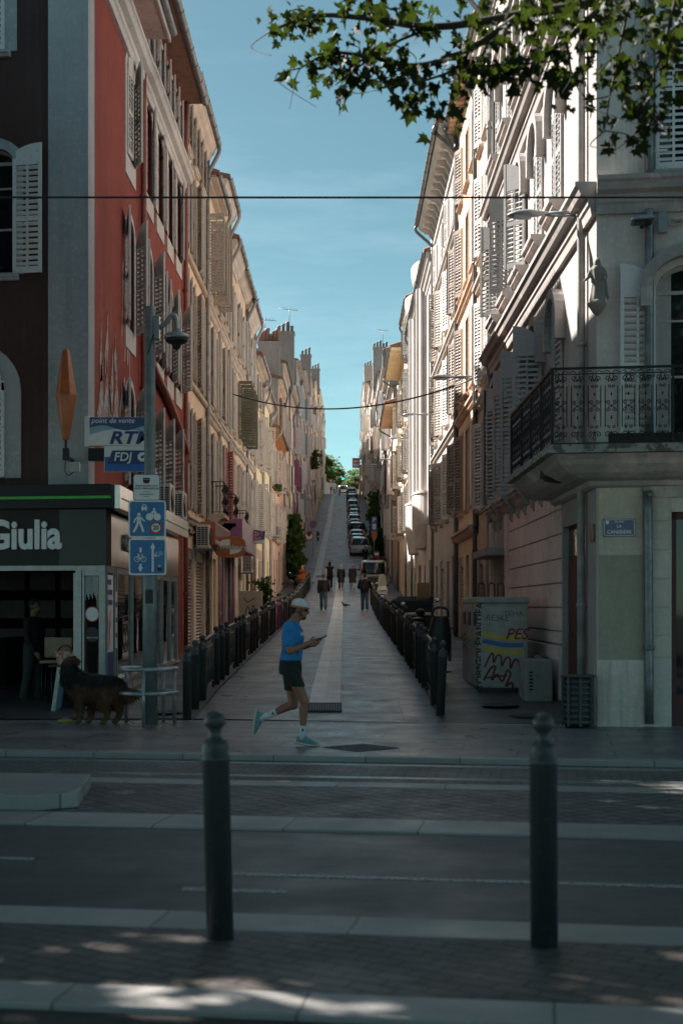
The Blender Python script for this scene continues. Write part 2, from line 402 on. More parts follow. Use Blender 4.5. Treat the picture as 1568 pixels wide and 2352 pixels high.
# short transverse marks and covers in the paving
M_iron = paint('cast_iron', (.045, .047, .05), .5, .6, .25, 30, .4)
def drain(name, label, x, y, w, d, nx, ny):
    t = thing(name, label, 'drain grate', (x, y, gz(y) + .02)); t.rotation_euler = (math.atan(.05), 0, 0)
    mb = MB(); bx = .03
    mb.box(-w / 2, -d / 2, 0, w / 2, -d / 2 + bx, .02).box(-w / 2, d / 2 - bx, 0, w / 2, d / 2, .02)
    for i in range(nx + 1):
        xx = -w / 2 + w * i / nx; mb.box(xx - .008, -d / 2 + bx, 0, xx + .008, d / 2 - bx, .02)
    for j in range(1, ny): yy = -d / 2 + d * j / ny; mb.box(-w / 2, yy - .012, 0, w / 2, yy + .012, .019)
    mb.build('bars', M_iron, t); MB().box(-w / 2, -d / 2, -.004, w / 2, d / 2, .002).build('pit', paint('pit_dark', (.012, .012, .012)), t)
drain('drain_grate', 'square steel drain grate at the foot of the central stone gutter', -.30, 22.2, .52, 1.0, 13, 4)
def cover(label, x, y, r, z):
    mb = MB().lathe([(r, 0), (r, .008), (r - .03, .012), (r - .035, .006), (0.001, .006)], 28)
    for i in range(-4, 5):
        h = math.sqrt(max(0, (r - .05) ** 2 - (i * r / 5) ** 2)); mb.box(i * r / 5 - .008, -h, .005, i * r / 5 + .008, h, .012)
    tag(mb.build('manhole_cover', M_iron, loc=(x, y, z)), label, 'manhole cover')
pq = MB().box(-.32, -.32, 0, .32, .32, .008)
for i in range(-5, 6): pq.box(i * .055 - .008, -.3, .0081, i * .055 + .008, .3, .013)
tag(pq.build('inspection_cover', M_iron, loc=(.2, 16.85, .002), rz=R(40)), 'square ribbed iron cover set cornerwise in the pavement behind the jogger', 'inspection cover')
cover('round iron cover on the right sidewalk just past the threshold stone', 2.75, 21.2, .3, .045)
cover('round iron cover on the right sidewalk near the grey recycling unit', 2.45, 22.3, .3, .13)
cover('round iron cover between the left bollards and the ringed signpost', -2.75, 21.6, .3, .07)
# tram stop kerb end at the left
tag(MB().prism([(-9, 13.05), (-2.62, 12.08), (-2.3, 12.3), (-2.42, 13.6), (-9, 14.6)], -.06, .075, 'z').build('stone_island', M_stone, bevel=.012),
    'pale stone kerb island with a clipped corner on the setts at the left', 'kerb island')
# ---------------------------------------------------------------- facades. Local frame: x along the wall, -y outwards, z up
M_frame = paint('window_frame', (.42, .41, .38), .5)
M_pane = glass('window_glass')
M_zinc = paint('zinc', (.19, .20, .205), .45, .55, .25, 6, .15)
M_pvc = paint('grey_pipe', (.30, .29, .275), .5, 0, .2, 4)
M_tile = worn('roof_tiles', (.22, .115, .08), (.13, .085, .07), .5, .85, 5)
M_trimw = plaster('pale_trim', (.62, .55, .48), .3)
M_stonew = plaster('stone_trim', (.47, .40, .33), .4)
S_grey = worn('shutter_grey', (.60, .57, .54), (.42, .37, .33), .3, .6, 20)
S_white = worn('shutter_white', (.70, .69, .67), (.48, .45, .41), .25, .6, 20)
S_old = worn('shutter_old', (.44, .41, .37), (.30, .21, .16), .45, .6, 22)
S_brown = worn('shutter_brown', (.24, .185, .15), (.30, .25, .21), .5, .6, 22)
S_olive = worn('shutter_olive', (.115, .125, .085), (.2, .18, .14), .4)
S_pink = worn('shutter_pink', (.50, .17, .16), (.3, .16, .13), .3)
S_blue = worn('shutter_blue', (.22, .30, .34), (.3, .28, .25), .4)
S_mag = worn('shutter_magenta', (.27, .09, .20), (.3, .2, .25), .2)
_C = {}
def archz(x, w, r): return r * math.sqrt(max(0, 1 - (2 * x / w) ** 2)) if r else 0
def shutter_mesh(w, h, rise, side, m, slats=True):
    """one leaf, hinge at the origin, reaching w towards the window centre"""
    key = ('sh', round(w, 2), round(h, 2), round(rise, 2), side, m.name, slats)
    if key in _C: return _C[key]
    mb = MB(); st = .055; n = 6
    def top(x): return h - rise + archz(w - x, 2 * w, rise)      # x from the hinge
    d = -1 if side == 'R' else 1
    def bx(x0, y0, z0, x1, y1, z1): mb.box(d * x0, y0, z0, d * x1, y1, z1)
    hs = top(0); bx(0, -.04, 0, st, 0, hs); bx(w - st, -.04, 0, w - .004, 0, top(w - st))
    zs = [0, h * .42, hs - .02]
    bx(st, -.036, 0, w - st, -.004, .10); bx(st, -.036, zs[1] - .04, w - st, -.004, zs[1] + .04)
    pts = [(d * st, hs - .12)] + [(d * (st + (w - 2 * st) * i / n), top(st + (w - 2 * st) * i / n)) for i in range(n + 1)] + [(d * (w - st), hs - .12)]
    mb.prism(pts, -.036, -.004)
    bx(w / 2 - .018, -.034, .1, w / 2 + .018, -.006, hs - .1)
    for a, b in ((.10, zs[1] - .04), (zs[1] + .04, hs - .12)):
        if slats:
            k = max(3, int((b - a) / .088))
            for i in range(k):
                z = a + (b - a) * (i + .5) / k
                mb.add([(d * st, -.034, z - .024), (d * (w - st), -.034, z - .024), (d * (w - st), -.006, z + .016), (d * st, -.006, z + .016),
                        (d * st, -.034, z - .012), (d * (w - st), -.034, z - .012), (d * (w - st), -.006, z + .028), (d * st, -.006, z + .028)],
                       [(0, 1, 2, 3), (4, 7, 6, 5), (0, 4, 5, 1), (2, 6, 7, 3)])
        else: bx(st, -.025, a, w - st, -.015, b)
    for z in (.25, h * .8): bx(-.015, -.048, z, .16, -.04, z + .03)
    _C[key] = mb.mesh('shutter', m); return _C[key]
def frame_mesh(w, h, rise, m):
    key = ('fr', round(w, 2), round(h, 2), round(rise, 2), m.name)
    if key in _C: return _C[key]
    mb = MB(); y0, y1 = .12, .17; hs = h - rise; e = .002
    mb.box(-w / 2 + e, y0, 0, -w / 2 + .05, y1, hs).box(w / 2 - .05, y0, 0, w / 2 - e, y1, hs)
    mb.box(-w / 2 + .05, y0, e, w / 2 - .05, y1, .07).box(-w / 2 + .05, y0, hs - .05, w / 2 - .05, y1, hs)
    mb.box(-.035, y0 - .008, .07, .035, y1 - .003, hs - .05)
    for k in (.36, .68):
        mb.box(-w / 2 + .05, y0 + .01, h * k, -.035, y1 - .006, h * k + .03).box(.035, y0 + .01, h * k, w / 2 - .05, y1 - .006, h * k + .03)
    if rise:
        for i in range(8):
            xa = -w / 2 + w * i / 8; xb = xa + w / 8; za, zb = hs + archz(xa, w, rise), hs + archz(xb, w, rise)
            mb.add([(xa, y0, za - .05), (xb, y0, zb - .05), (xb, y0, zb), (xa, y0, za), (xa, y1, za - .05), (xb, y1, zb - .05), (xb, y1, zb), (xa, y1, za)], [(0, 1, 2, 3), (4, 7, 6, 5), (0, 4, 5, 1)])
    _C[key] = mb.mesh('window', m); return _C[key]
def pane_mesh(w, h):
    key = ('pn', round(w, 2), round(h, 2))
    if key not in _C: _C[key] = MB().box(-w / 2, .155, 0, w / 2, .165, h).mesh('pane', M_pane)
    return _C[key]
def curtain_mesh(w, h, m):
    return MB().box(-w / 2, .2, 0, w / 2, .21, h).mesh('curtain', m)
def sill_mesh(w, m, d=.12, th=.09):
    key = ('si', round(w, 2), m.name, d, th)
    if key not in _C:
        mb = MB(); mb.prism([(.05, 0), (-d, 0), (-d, -th * .45), (-d * .7, -th * .6), (-d * .55, -th), (.05, -th)], -w / 2, w / 2, 'x')
        _C[key] = mb.mesh('sill', m)
    return _C[key]
def bigsill_mesh(w, m):
    """stepped sill on two small consoles"""
    key = ('bs', round(w, 2), m.name)
    if key not in _C:
        mb = MB(); pr = [(.02, 0), (-.26, 0), (-.26, -.07), (-.22, -.09), (-.20, -.15), (-.13, -.2), (-.10, -.28), (-.05, -.36), (.02, -.36)]
        mb.prism(pr, -w / 2, w / 2, 'x')
        for x in (-w / 2 + .08, w / 2 - .16): mb.prism([(.02, -.36), (-.09, -.36), (-.11, -.46), (-.05, -.56), (.02, -.56)], x, x + .08, 'x')
        _C[key] = mb.mesh('sill', m)
    return _C[key]
def band_mesh(w, h, rise, bw, proj, m, feet=.0, zlow=0, key0='bd'):
    """flat surround or hood following the arch; zlow: where its legs end"""
    key = (key0, round(w, 2), round(h, 2), round(rise, 2), bw, proj, m.name, zlow)
    if key in _C: return _C[key]
    mb = MB(); hs = h - rise; n = 12; ins = []; outs = []
    ins.append((-w / 2, zlow)); outs.append((-w / 2 - bw, zlow))
    if rise:
        for i in range(n + 1):
            t = math.pi - math.pi * i / n
            ins.append((w / 2 * math.cos(t), hs + rise * math.sin(t))); outs.append(((w / 2 + bw) * math.cos(t), hs + (rise + bw) * math.sin(t)))
    else:
        ins += [(-w / 2, h), (w / 2, h)]; outs += [(-w / 2 - bw, h + bw), (w / 2 + bw, h + bw)]
    ins.append((w / 2, zlow)); outs.append((w / 2 + bw, zlow)); k = len(ins)
    vs = [(p[0], -proj, p[1]) for p in ins] + [(p[0], -proj, p[1]) for p in outs] + [(p[0], .01, p[1]) for p in ins] + [(p[0], .01, p[1]) for p in outs]
    fs = []
    for i in range(k - 1):
        fs += [(i, i + 1, k + i + 1, k + i), (k + i, k + i + 1, 3 * k + i + 1, 3 * k + i), (i, 2 * k + i, 2 * k + i + 1, i + 1)]
    fs += [(0, k, 3 * k, 2 * k), (k - 1, 3 * k - 1, 4 * k - 1, 2 * k - 1)]
    mb.add(vs, fs); _C[key] = mb.mesh('surround', m); return _C[key]
def far_window_mesh(w, h, m, sm, sty=0):
    """small far window: dark pane, open leaves and a sill in one mesh"""
    key = ('fw', round(w, 2), round(h, 2), m.name, sm.name, sty)
    if key in _C: return _C[key]
    mb = MB(); mb.box(-w / 2, -.01, 0, w / 2, .02, h, 0); mb.box(-.03, -.02, 0, .03, -.011, h, 2)
    for s in (-1, 1):
        a, b = [((s * w / 2, -.03), (s * (w / 2 + .42), -.14)), ((s * w / 2, -.03), (s * (w / 2 + .1), -.45)), ((s * w / 2, -.03), (s * .03, -.05)), ((s * w / 2, -.03), (s * (w / 2 + .5), -.05))][sty]
        mb.add([(a[0], a[1], 0), (b[0], b[1], 0), (b[0], b[1], h), (a[0], a[1], h), (a[0], a[1] - .03, 0), (b[0], b[1] - .03, 0), (b[0], b[1] - .03, h), (a[0], a[1] - .03, h)], [(0, 1, 2, 3), (4, 7, 6, 5), (1, 5, 6, 2), (0, 4, 5, 1), (2, 6, 7, 3)], 1)
    mb.box(-w / 2 - .12, -.14, -.12, w / 2 + .12, .02, 0, 2)
    _C[key] = mb.mesh('window', [m, sm, M_trimw]); return _C[key]
PROFS = {
    'mould': [(.02, 0), (-.34, 0), (-.34, -.08), (-.30, -.12), (-.26, -.24), (-.18, -.32), (-.14, -.42), (-.06, -.5), (-.05, -.62), (.02, -.62)],
    'small': [(.02, 0), (-.26, 0), (-.26, -.07), (-.2, -.11), (-.14, -.2), (-.05, -.25), (.02, -.25)],
    'string': [(.02, 0), (-.16, 0), (-.16, -.06), (-.11, -.09), (-.08, -.16), (-.03, -.2), (.02, -.2)],
    'double': [(.02, 0), (-.30, 0), (-.30, -.06), (-.26, -.09), (-.22, -.18), (-.12, -.22), (-.12, -.33), (-.09, -.36), (-.07, -.48), (.02, -.48)],
    'flat': [(.02, 0), (-.09, 0), (-.09, -.13), (-.05, -.16), (.02, -.16)]}
def gutter(mb, x0, x1, y, z, r=.085, m=0):
    n = 7; pts = [(y - r * math.cos(math.pi * i / n), z - r * math.sin(math.pi * i / n)) for i in range(n + 1)]
    pts2 = [(y - (r - .012) * math.cos(math.pi * i / n), z - (r - .012) * math.sin(math.pi * i / n)) for i in range(n + 1)]
    vs = [(x, p[0], p[1]) for x in (x0, x1) for p in pts] ; k = n + 1
    mb.add(vs, [(i, i + 1, k + i + 1, k + i) for i in range(n)], m, True)
    x = x0
    while x < x1: mb.tube([(x, pts[0][0], z)] + [(x, p[0] - .004 if p[0] < y else p[0] + .004, p[1] - .006) for p in pts], .012, 4, m); x += 1.0
def pipe_path(mb, path, r, m=0, collars=True):
    mb.tube(smooth_path(path, 4), r, 8, m)
    if collars:
        a, b = Vector(path[-2]), Vector(path[-1]); L = (b - a).length; k = 1
        while k * 1.9 < L:
            p = a + (b - a) * (k * 1.9 / L); mb.tube([p - Vector((0, 0, .03)), p + Vector((0, 0, .03))], r * 1.22, 8, m); k += 1
def building(name, label, side, z0, z1, H, wall, floors, cornice='mould', trim=None, strings=(), pipes=(), tiles=True, depth=9, far=False, over=.34, loc=None, rz=None, Wd=None, group=None, ground=None, roof_h=1.7, extra=None, base=None, noroof=False, eave='gutter', zmin=-2.5):
    Wd = Wd or (z1 - z0); trim = trim or M_trimw; rr = random.Random(int(z0 * 13) + (5 if side == 'L' else 0))
    zb = gz(z0) if base is None else base
    if loc is None:
        loc = (XL, z0, zb) if side == 'L' else (XR, z1, zb); rz = R(90) if side == 'L' else R(-90)
    root = thing(name, label, 'building', loc, rz, group)
    def X(s): return s if side != 'R' else Wd - s
    # wall with true openings
    mb = MB(); ops = []
    for fl in floors:
        for s in fl['xs']: ops.append((X(s), fl['w'], fl['zs'], fl['zt'], fl.get('rise', 0), fl))
    bands = sorted(set([zmin, H] + [o[2] for o in ops] + [o[3] for o in ops]))
    D0, D1 = 0, .24
    for a, b in zip(bands, bands[1:]):
        cuts = sorted([(o[0] - o[1] / 2, o[0] + o[1] / 2) for o in ops if o[2] <= a + 1e-6 and o[3] >= b - 1e-6])
        x = 0
        for c0, c1 in cuts + [(Wd, Wd)]:
            if c0 - x > 1e-4:
                mb.add([(x, 0, a), (c0, 0, a), (c0, 0, b), (x, 0, b)], [(0, 1, 2, 3)])
            x = c1
    for (x, w, a, b, rise, fl) in ops:
        x0, x1 = x - w / 2, x + w / 2; hs = b - rise
        mb.add([(x0, 0, a), (x0, D1, a), (x0, D1, b), (x0, 0, b), (x1, 0, a), (x1, D1, a), (x1, D1, b), (x1, 0, b)], [(0, 1, 2, 3), (4, 7, 6, 5), (0, 4, 5, 1), (3, 2, 6, 7)])
        if rise:
            n = 12; P = [(-w / 2 + w * i / n) for i in range(n + 1)]
            vs = [(x + p, 0, hs + archz(p, w, rise)) for p in P] + [(x + p, 0, b) for p in P] + [(x + p, D1, hs + archz(p, w, rise)) for p in P]; k = n + 1
            mb.add(vs, [(i, i + 1, k + i + 1, k + i) for i in range(n)] + [(i, 2 * k + i, 2 * k + i + 1, i + 1) for i in range(n)])
    mb.add([(0, 0, zmin), (0, depth, zmin), (0, depth, H), (0, 0, H), (Wd, 0, zmin), (Wd, depth, zmin), (Wd, depth, H), (Wd, 0, H)], [(0, 1, 2, 3), (4, 7, 6, 5), (1, 5, 6, 2), (3, 2, 6, 7)])
    mb.add([(0, D1 + .03, zmin), (Wd, D1 + .03, zmin), (Wd, D1 + .03, H), (0, D1 + .03, H)], [(0, 1, 2, 3)])   # closed behind the openings
    me = MB(); me.v, me.f, me.m, me.s = mb.v, mb.f, mb.m, mb.s
    me = me.mesh('wall', wall); put('wall', me, root)
    # roof and eave
    e = over
    if not noroof:
        mb = MB(); rz_ = roof_h
        mb.prism([(-e, H + .03), (-e, H + .11), (depth * .5, H + rz_ + .1), (depth + .1, H + .11), (depth + .1, H + .03)], .004, Wd - .004, 'x')
        ro = mb.build('roof', M_tile, root)
        if not far or tiles:
            tb = MB(); n = int(Wd / .24)
            for i in range(n):
                x = (i + .5) * Wd / n
                tb.tube([(x, -e - .05, H + .12), (x, depth * .3, H + .12 + (rz_) * .6 * (1 + e / depth))], .085, 6)
            tb.build('tile_row', M_tile, ro)
    mb = MB()
    if cornice == 'tile':       # rows of half-round tiles under the eave
        for r in range(2):
            yy = -.16 - r * .2; zz = H - .13 + r * .10
            n = int(Wd / .2)
            for i in range(n):
                x = (i + .5) * Wd / n
                pts = [(x + .095 * math.cos(math.pi * k / 6), zz - .03 + .075 * math.sin(math.pi * k / 6)) for k in range(7)]
                mb.prism(pts, yy, .02, 'y', 0, None, True)
            mb.box(.003, yy + .005, zz - .06 , Wd - .003, .02, zz - .028)
    elif cornice == 'bracket':
        mb.prism([(.02, 0 + H), (-.62, H), (-.62, H - .1), (-.56, H - .16), (-.5, H - .22), (.02, H - .22)], .002, Wd - .002, 'x')
        n = max(3, int(Wd / .8))
        for i in range(n):
            x = (i + .5) * Wd / n
            mb.prism([(.02, H - .22), (-.46, H - .22), (-.46, H - .32), (-.38, H - .40), (-.25, H - .42), (-.18, H - .55), (-.08, H - .72), (.02, H - .75)], x - .09, x + .09, 'x')
        mb.prism([(.02, H - .75), (-.07, H - .75), (-.07, H - .9), (.02, H - .9)], .002, Wd - .002, 'x')
    elif cornice == 'wood':     # plain boarded soffit
        mb.box(.003, -e, H - .03, Wd - .003, .02, H + .02)
        n = int(Wd / .45)
        for i in range(n): x = (i + .5) * Wd / n; mb.box(x - .04, -e + .03, H - .12, x + .04, .02, H - .031)
    elif cornice:
        mb.prism([(y, H + z) for y, z in PROFS[cornice]], .002, Wd - .002, 'x')
    if not noroof: mb.box(.003, -e + .02, H + .004, Wd - .003, .02, H + .028)
    if cornice: mb.build('cornice', trim, root)
    if eave == 'gutter':
        mb = MB(); gutter(mb, .01, Wd - .01, -e - .06, H + .06); mb.build('gutter', M_zinc, root)
    for z, kind, tm in strings:
        MB().prism([(y, z + q) for y, q in PROFS[kind]], .003, Wd - .003, 'x').build('string_course', tm or trim, root)
    for s, pm, top in pipes:
        mb = MB(); x = X(s); zt = top if top else H
        path = [(x, -.085, zt - .45), (x, -.085, zt - .9), (x, -.085, .05)] if pm.name.startswith('red') else ([(x, -e - .06, zt - .02), (x, -e - .06, zt - .22), (x, -.14, zt - .75), (x, -.085, zt - 1.0), (x, -.085, zt - 1.4), (x, -.085, .05)])
        pipe_path(mb, path, .06, 0, not far); mb.build('downpipe', pm, root)
    # windows
    for fl in floors:
        w, h, rise = fl['w'], fl['zt'] - fl['zs'], fl.get('rise', 0); kind = fl.get('kind', 'window'); mode = fl.get('mode', 'open')
        sm = fl.get('sm', S_grey); modes = mode if isinstance(mode, (list, tuple)) else [mode]
        for i, s in enumerate(fl['xs']):
            x = X(s); md = modes[i % len(modes)]; z = fl['zs']
            smi = sm[i % len(sm)] if isinstance(sm, (list, tuple)) else sm
            if kind == 'window':
                if far:
                    put('window', far_window_mesh(w, h, M_pane, smi, rr.choice((0, 0, 1, 2, 3, 3))), root, (x, 0.0, z)); continue
                f = put('window', frame_mesh(w, h, rise, fl.get('fm', M_frame)), root, (x, 0, z))
                put('pane', pane_mesh(w, h), f)
                if md != 'none':
                    if isinstance(md, (int, float)): aL, aR = md, md
                    elif isinstance(md, tuple): aL, aR = md
                    else:
                        aL, aR = {'open': (rr.uniform(130, 165), rr.uniform(130, 165)), 'closed': (2, 2), 'perp': (rr.uniform(80, 105), rr.uniform(80, 105)), 'ajar': (rr.uniform(15, 50), rr.uniform(15, 50)), 'half': (rr.uniform(90, 150), 3)}[md]
                    for sd, a in (('L', aL), ('R', aR)):
                        me = shutter_mesh(w / 2, h, rise, sd, smi)
                        q = put('shutter', me, f, (-w / 2 - .0 if sd == 'L' else w / 2, -.012 - (.03 if a > 30 else 0), 0.012), R(-a) if sd == 'L' else R(a))
                sl_ = fl.get('sill', 'small')
                if sl_ == 'small': put('sill', sill_mesh(w + .2, trim), f, (0, 0, -.002))
                elif sl_ == 'big': put('sill', bigsill_mesh(w + .3, trim), f, (0, 0, -.002))
                if fl.get('band'): put('surround', band_mesh(w, h, rise, fl['band'], .02, fl.get('bm', trim)), f)
                if fl.get('hood'):
                    put('hood', band_mesh(w + .1, h + .1, rise + .05, .16, .17, trim, 0, h - rise - .25, 'hd'), f)
            elif kind == 'door':
                mb = MB(); pm = fl.get('dm', S_brown)
                mb.box(-w / 2, .1, -1.2, w / 2, .16, h)
                for a, b in ((.12, h * .42), (h * .47, h * .8)):
                    for sx in (-1, 1): mb.box(min(sx * .06, sx * (w / 2 - .08)), .08, a, max(sx * .06, sx * (w / 2 - .08)), .101, b)
                d = mb.build('door', pm, root, (x, 0, z))
                if h > 2.3: MB().box(-w / 2 + .06, .09, h * .84, w / 2 - .06, .099, h - .06).build('fanlight', M_pane, d)
                MB().lathe([(.001, 0), (.028, .01), (.028, .03), (.001, .04)], 8, T=Matrix.Translation((w / 2 - .12, .06, 1.05)) @ Matrix.Rotation(R(90), 4, 'X')).build('handle', M_zinc, d)
                if fl.get('step', True): MB().box(-w / 2 - .1, -.3, -.6, w / 2 + .1, .0, fl.get('sh', .12)).build('step', M_stonew, root, (x, -.003, z))
            elif kind == 'roller':
                mb = MB(); k = int(h / .09)
                for j in range(k): mb.prism([(.1, j * h / k), (.055, (j + .5) * h / k), (.1, (j + 1) * h / k - .006)], -w / 2, w / 2, 'x')
                mb.box(-w / 2, .101, -1.2, w / 2, .13, h)
                mb.box(-w / 2, .03, h - .28, w / 2, .1, h - .005); mb.build('roller_shutter', fl.get('dm', M_roll), root, (x, 0, z))
            elif kind == 'shop':
                mb = MB(); mb.box(-w / 2, .08, -1.2, w / 2, .16, .45)
                for xx in (-w / 2, -w / 6, w / 6, w / 2 - .07): mb.box(xx, .07, .45, xx + .07, .15, h)
                mb.box(-w / 2, .07, h - .1, w / 2, .15, h - .002); sh = mb.build('shopfront', fl.get('dm', S_brown), root, (x, 0, z))
                MB().box(-w / 2 + .01, .12, .45, w / 2 - .01, .13, h - .05).build('pane', M_pane, sh)
    if extra: extra(root, X, Wd)
    return root
M_roll = worn('roller_metal', (.33, .32, .30), (.25, .17, .12), .6, .45, 4)
def cols(W, n, m=None):
    m = W / n / 2 if m is None else m
    return [m + (W - 2 * m) * i / max(1, n - 1) for i in range(n)] if n > 1 else [W / 2]
# ---------------------------------------------------------------- the buildings
P_red = plaster('red_render', (.285, .066, .05), .45, (.10, .035, .03), (.33, .085, .065))
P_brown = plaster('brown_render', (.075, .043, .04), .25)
P_greyband = plaster('grey_band', (.40, .415, .425), .3)
P_white = plaster('white_band', (.60, .59, .57), .25)
P_beige = plaster('beige_render', (.76, .61, .47), .3)
P_sand = plaster('sand_render', (.80, .655, .47), .3)
P_cream = plaster('cream_render', (.84, .72, .50), .25)
P_yellow = plaster('yellow_render', (.85, .73, .48), .25)
P_pink = plaster('pink_render', (.74, .53, .46), .35)
P_rose = plaster('rose_render', (.70, .58, .52), .35)
P_orange = plaster('orange_render', (.56, .30, .16), .45)
P_salmon = plaster('salmon_render', (.60, .42, .33), .4)
P_grey = plaster('grey_cement', (.29, .275, .265), .6)
P_greyl = plaster('light_cement', (.47, .45, .435), .4)
P_whitew = plaster('white_render', (.51, .47, .445), .3)
P_ivory = plaster('ivory_render', (.52, .47, .43), .3)
P_ochre = plaster('ochre_render', (.76, .59, .42), .35, (.2, .15, .12))
M_redpipe = paint('red_pipe', (.24, .055, .042), .5, 0, .2, 5)
M_dkpipe = paint('dark_pipe', (.11, .115, .12), .5, .3, .2, 5)
M_purple = worn('purple_paint', (.27, .10, .25), (.3, .25, .26), .25)
def dado(m, h=3.1):
    def f(root, X, Wd): MB().box(.004, -.014, -1.5, .5, .0, h).box(Wd - .5, -.014, -1.5, Wd - .004, .0, h).box(.5, -.014, h - .45, Wd - .5, .0, h).build('ground_floor_paint', m, root)
    return f
def rebase(r2, r1):
    """hand the parts of r2 over to r1, where they stand"""
    inv = (Matrix.Translation(r1.location) @ r1.rotation_euler.to_matrix().to_4x4()).inverted()
    m2 = inv @ Matrix.Translation(r2.location) @ r2.rotation_euler.to_matrix().to_4x4()
    for c in list(r2.children):
        lm = Matrix.LocRotScale(c.location, c.rotation_euler, c.scale)
        c.parent = r1; mm = m2 @ lm; c.location = mm.to_translation(); c.rotation_euler = mm.to_euler()
    bpy.data.objects.remove(r2)
def in_parent(mesh_or_mb, name, mat, root, wloc=(0, 0, 0), wrz=0):
    """a part given in world space, hung under a thing that stands elsewhere"""
    inv = (Matrix.Translation(root.location) @ root.rotation_euler.to_matrix().to_4x4()).inverted()
    m2 = inv @ Matrix.Translation(wloc) @ Matrix.Rotation(wrz, 4, 'Z')
    o = mesh_or_mb.build(name, mat, root); o.location = m2.to_translation(); o.rotation_euler = m2.to_euler(); return o
AJ = (165, 32); AJ2 = (165, 14); PP = (95, 90)
# --- red corner house: side on the street, front on the avenue
RW = dict(w=.98, rise=.34, sm=S_grey, band=.13, bm=P_white, sill=None)
def ext_red(root, X, Wd):
    for z0, z1 in ((9.72, 10.1), (6.5, 6.9)):
        MB().box(4.15 - .62, -.025, z0, 4.15 + .62, .02, z1).build('apron', P_white, root)
L1 = building('corner_house', 'red corner house with dark brown front and pale grey corner band, above the shop', 'L', 22.75, 28.2, 12.9, P_red,
    [dict(xs=[4.15], zs=10.1, zt=12.05, mode=[(3, 24)], **RW), dict(xs=[4.15], zs=6.9, zt=9.0, mode=[AJ], **RW), dict(xs=[4.15], zs=3.9, zt=5.85, mode=[AJ], **RW)],
    cornice=None, trim=P_white, strings=[(12.45, 'double', P_white)], pipes=[(5.4, M_redpipe, 12.6)], depth=.35, noroof=True, eave=None, extra=ext_red, zmin=3.1, base=0)
c0 = Vector((-4.05, 22.4, 0))
fl = c0 - U * 16
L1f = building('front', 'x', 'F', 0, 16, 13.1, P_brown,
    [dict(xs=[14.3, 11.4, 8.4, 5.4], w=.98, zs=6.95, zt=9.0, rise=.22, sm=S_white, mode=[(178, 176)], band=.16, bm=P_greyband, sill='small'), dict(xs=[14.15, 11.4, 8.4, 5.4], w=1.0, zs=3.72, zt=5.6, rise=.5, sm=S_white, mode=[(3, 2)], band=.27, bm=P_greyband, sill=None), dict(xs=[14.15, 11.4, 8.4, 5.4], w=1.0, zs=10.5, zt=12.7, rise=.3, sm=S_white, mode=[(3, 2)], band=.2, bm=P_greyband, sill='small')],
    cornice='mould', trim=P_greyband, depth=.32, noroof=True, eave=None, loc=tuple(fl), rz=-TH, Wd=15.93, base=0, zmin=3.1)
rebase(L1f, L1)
mb = MB()      # corner band: a true corner pier standing a little proud
q0 = c0 + Vector((.03, -.03, 0)); q1 = q0 - U * .66
mb.prism([(q0.x, q0.y), (q0.x, q0.y + .55), (q0.x - .3, q0.y + .5), (q1.x + .04, q1.y + .3), (q1.x, q1.y)], 3.4, 13.1, 'z')
in_parent(mb, 'corner_band', P_greyband, L1)
mb = MB().prism([(-4.40, 22.75), (-4.40, 28.15), (-11.5, 28.15), (-11.5, 23.9)], 3.2, 12.95, 'z'); in_parent(mb, 'core', P_red, L1)
# eave boxes under the roof edge of the red house
mb = MB()
for a, b in ((22.6, 24.6), (25.2, 28.0)): mb.box(-4.05, a, 12.86, -3.45, b, 12.95)
in_parent(mb, 'soffit', P_rose, L1)
mb = MB().box(-4.0, 24.62, 12.9, -3.5, 25.18, 12.94)
for k in range(3): mb.box(-4.0, 24.7 + k * .18, 12.8, -3.45, 24.76 + k * .18, 12.9)
in_parent(mb, 'broken_soffit', paint('rotten_wood', (.07, .04, .03), .9), L1)
mb = MB().box(-3.46, 22.5, 12.83, -3.42, 28.1, 13.1); in_parent(mb, 'fascia', P_white, L1)
mb = MB(); mb.tube([(-3.36, 22.5, 13.0), (-3.36, 28.05, 13.0)], .075, 8); in_parent(mb, 'gutter', M_zinc, L1)
def ext_red2(root, X, Wd):
    for s in (1.3, 3.05, 4.85, 6.55):
        for z0, z1 in ((9.72, 10.1), (6.5, 6.9)): MB().box(s - .6, -.025, z0 - .25, s + .6, .02, z1 - .25).build('apron', P_white, root)
    mb = MB(); pipe_path(mb, [(.3, -.1, 6.75), (1.2, -.1, 6.35), (4.0, -.1, 6.0), (7.2, -.1, 5.35), (7.5, -.1, 5.0)], .09); mb.build('downpipe', M_redpipe, root)
xs4 = [1.3, 3.05, 4.85, 6.55]
building('red_house', 'red house with white arched window bands between the corner house and the beige houses', 'L', 28.2, 35.8, 14.0, P_red,
    [dict(xs=xs4, zs=9.85, zt=11.75, mode=[(176, 13), (178, 9), (177, 6)], **RW), dict(xs=xs4, zs=6.65, zt=8.75, mode=[AJ, (165, 16), (165, 22)], **RW),
     dict(xs=xs4[:3], zs=3.6, zt=5.5, mode=[AJ], **RW), dict(xs=xs4, zs=12.55, zt=13.75, mode=[(165, 12)], w=.9, sm=S_grey, band=.1, bm=P_white)],
    cornice=None, trim=P_white, strings=[(12.2, 'double', P_white)], pipes=[(7.45, M_redpipe, None)], extra=ext_red2, over=.5)
def G(kinds, W):
    out = []
    n = len(kinds)
    for i, (k, w, h, m) in enumerate(kinds): out.append(dict(xs=[W * (i + .5) / n], w=w, zs=0, zt=h, kind=k, dm=m))
    return out
def storeys(xs, levels, w=.95, **k): return [dict(xs=xs, w=w, zs=a, zt=b, **k) for a, b in levels]
LV = [(3.9, 6.1), (7.1, 9.3), (10.2, 12.2)]
X3 = [1.0, 2.85, 4.7]
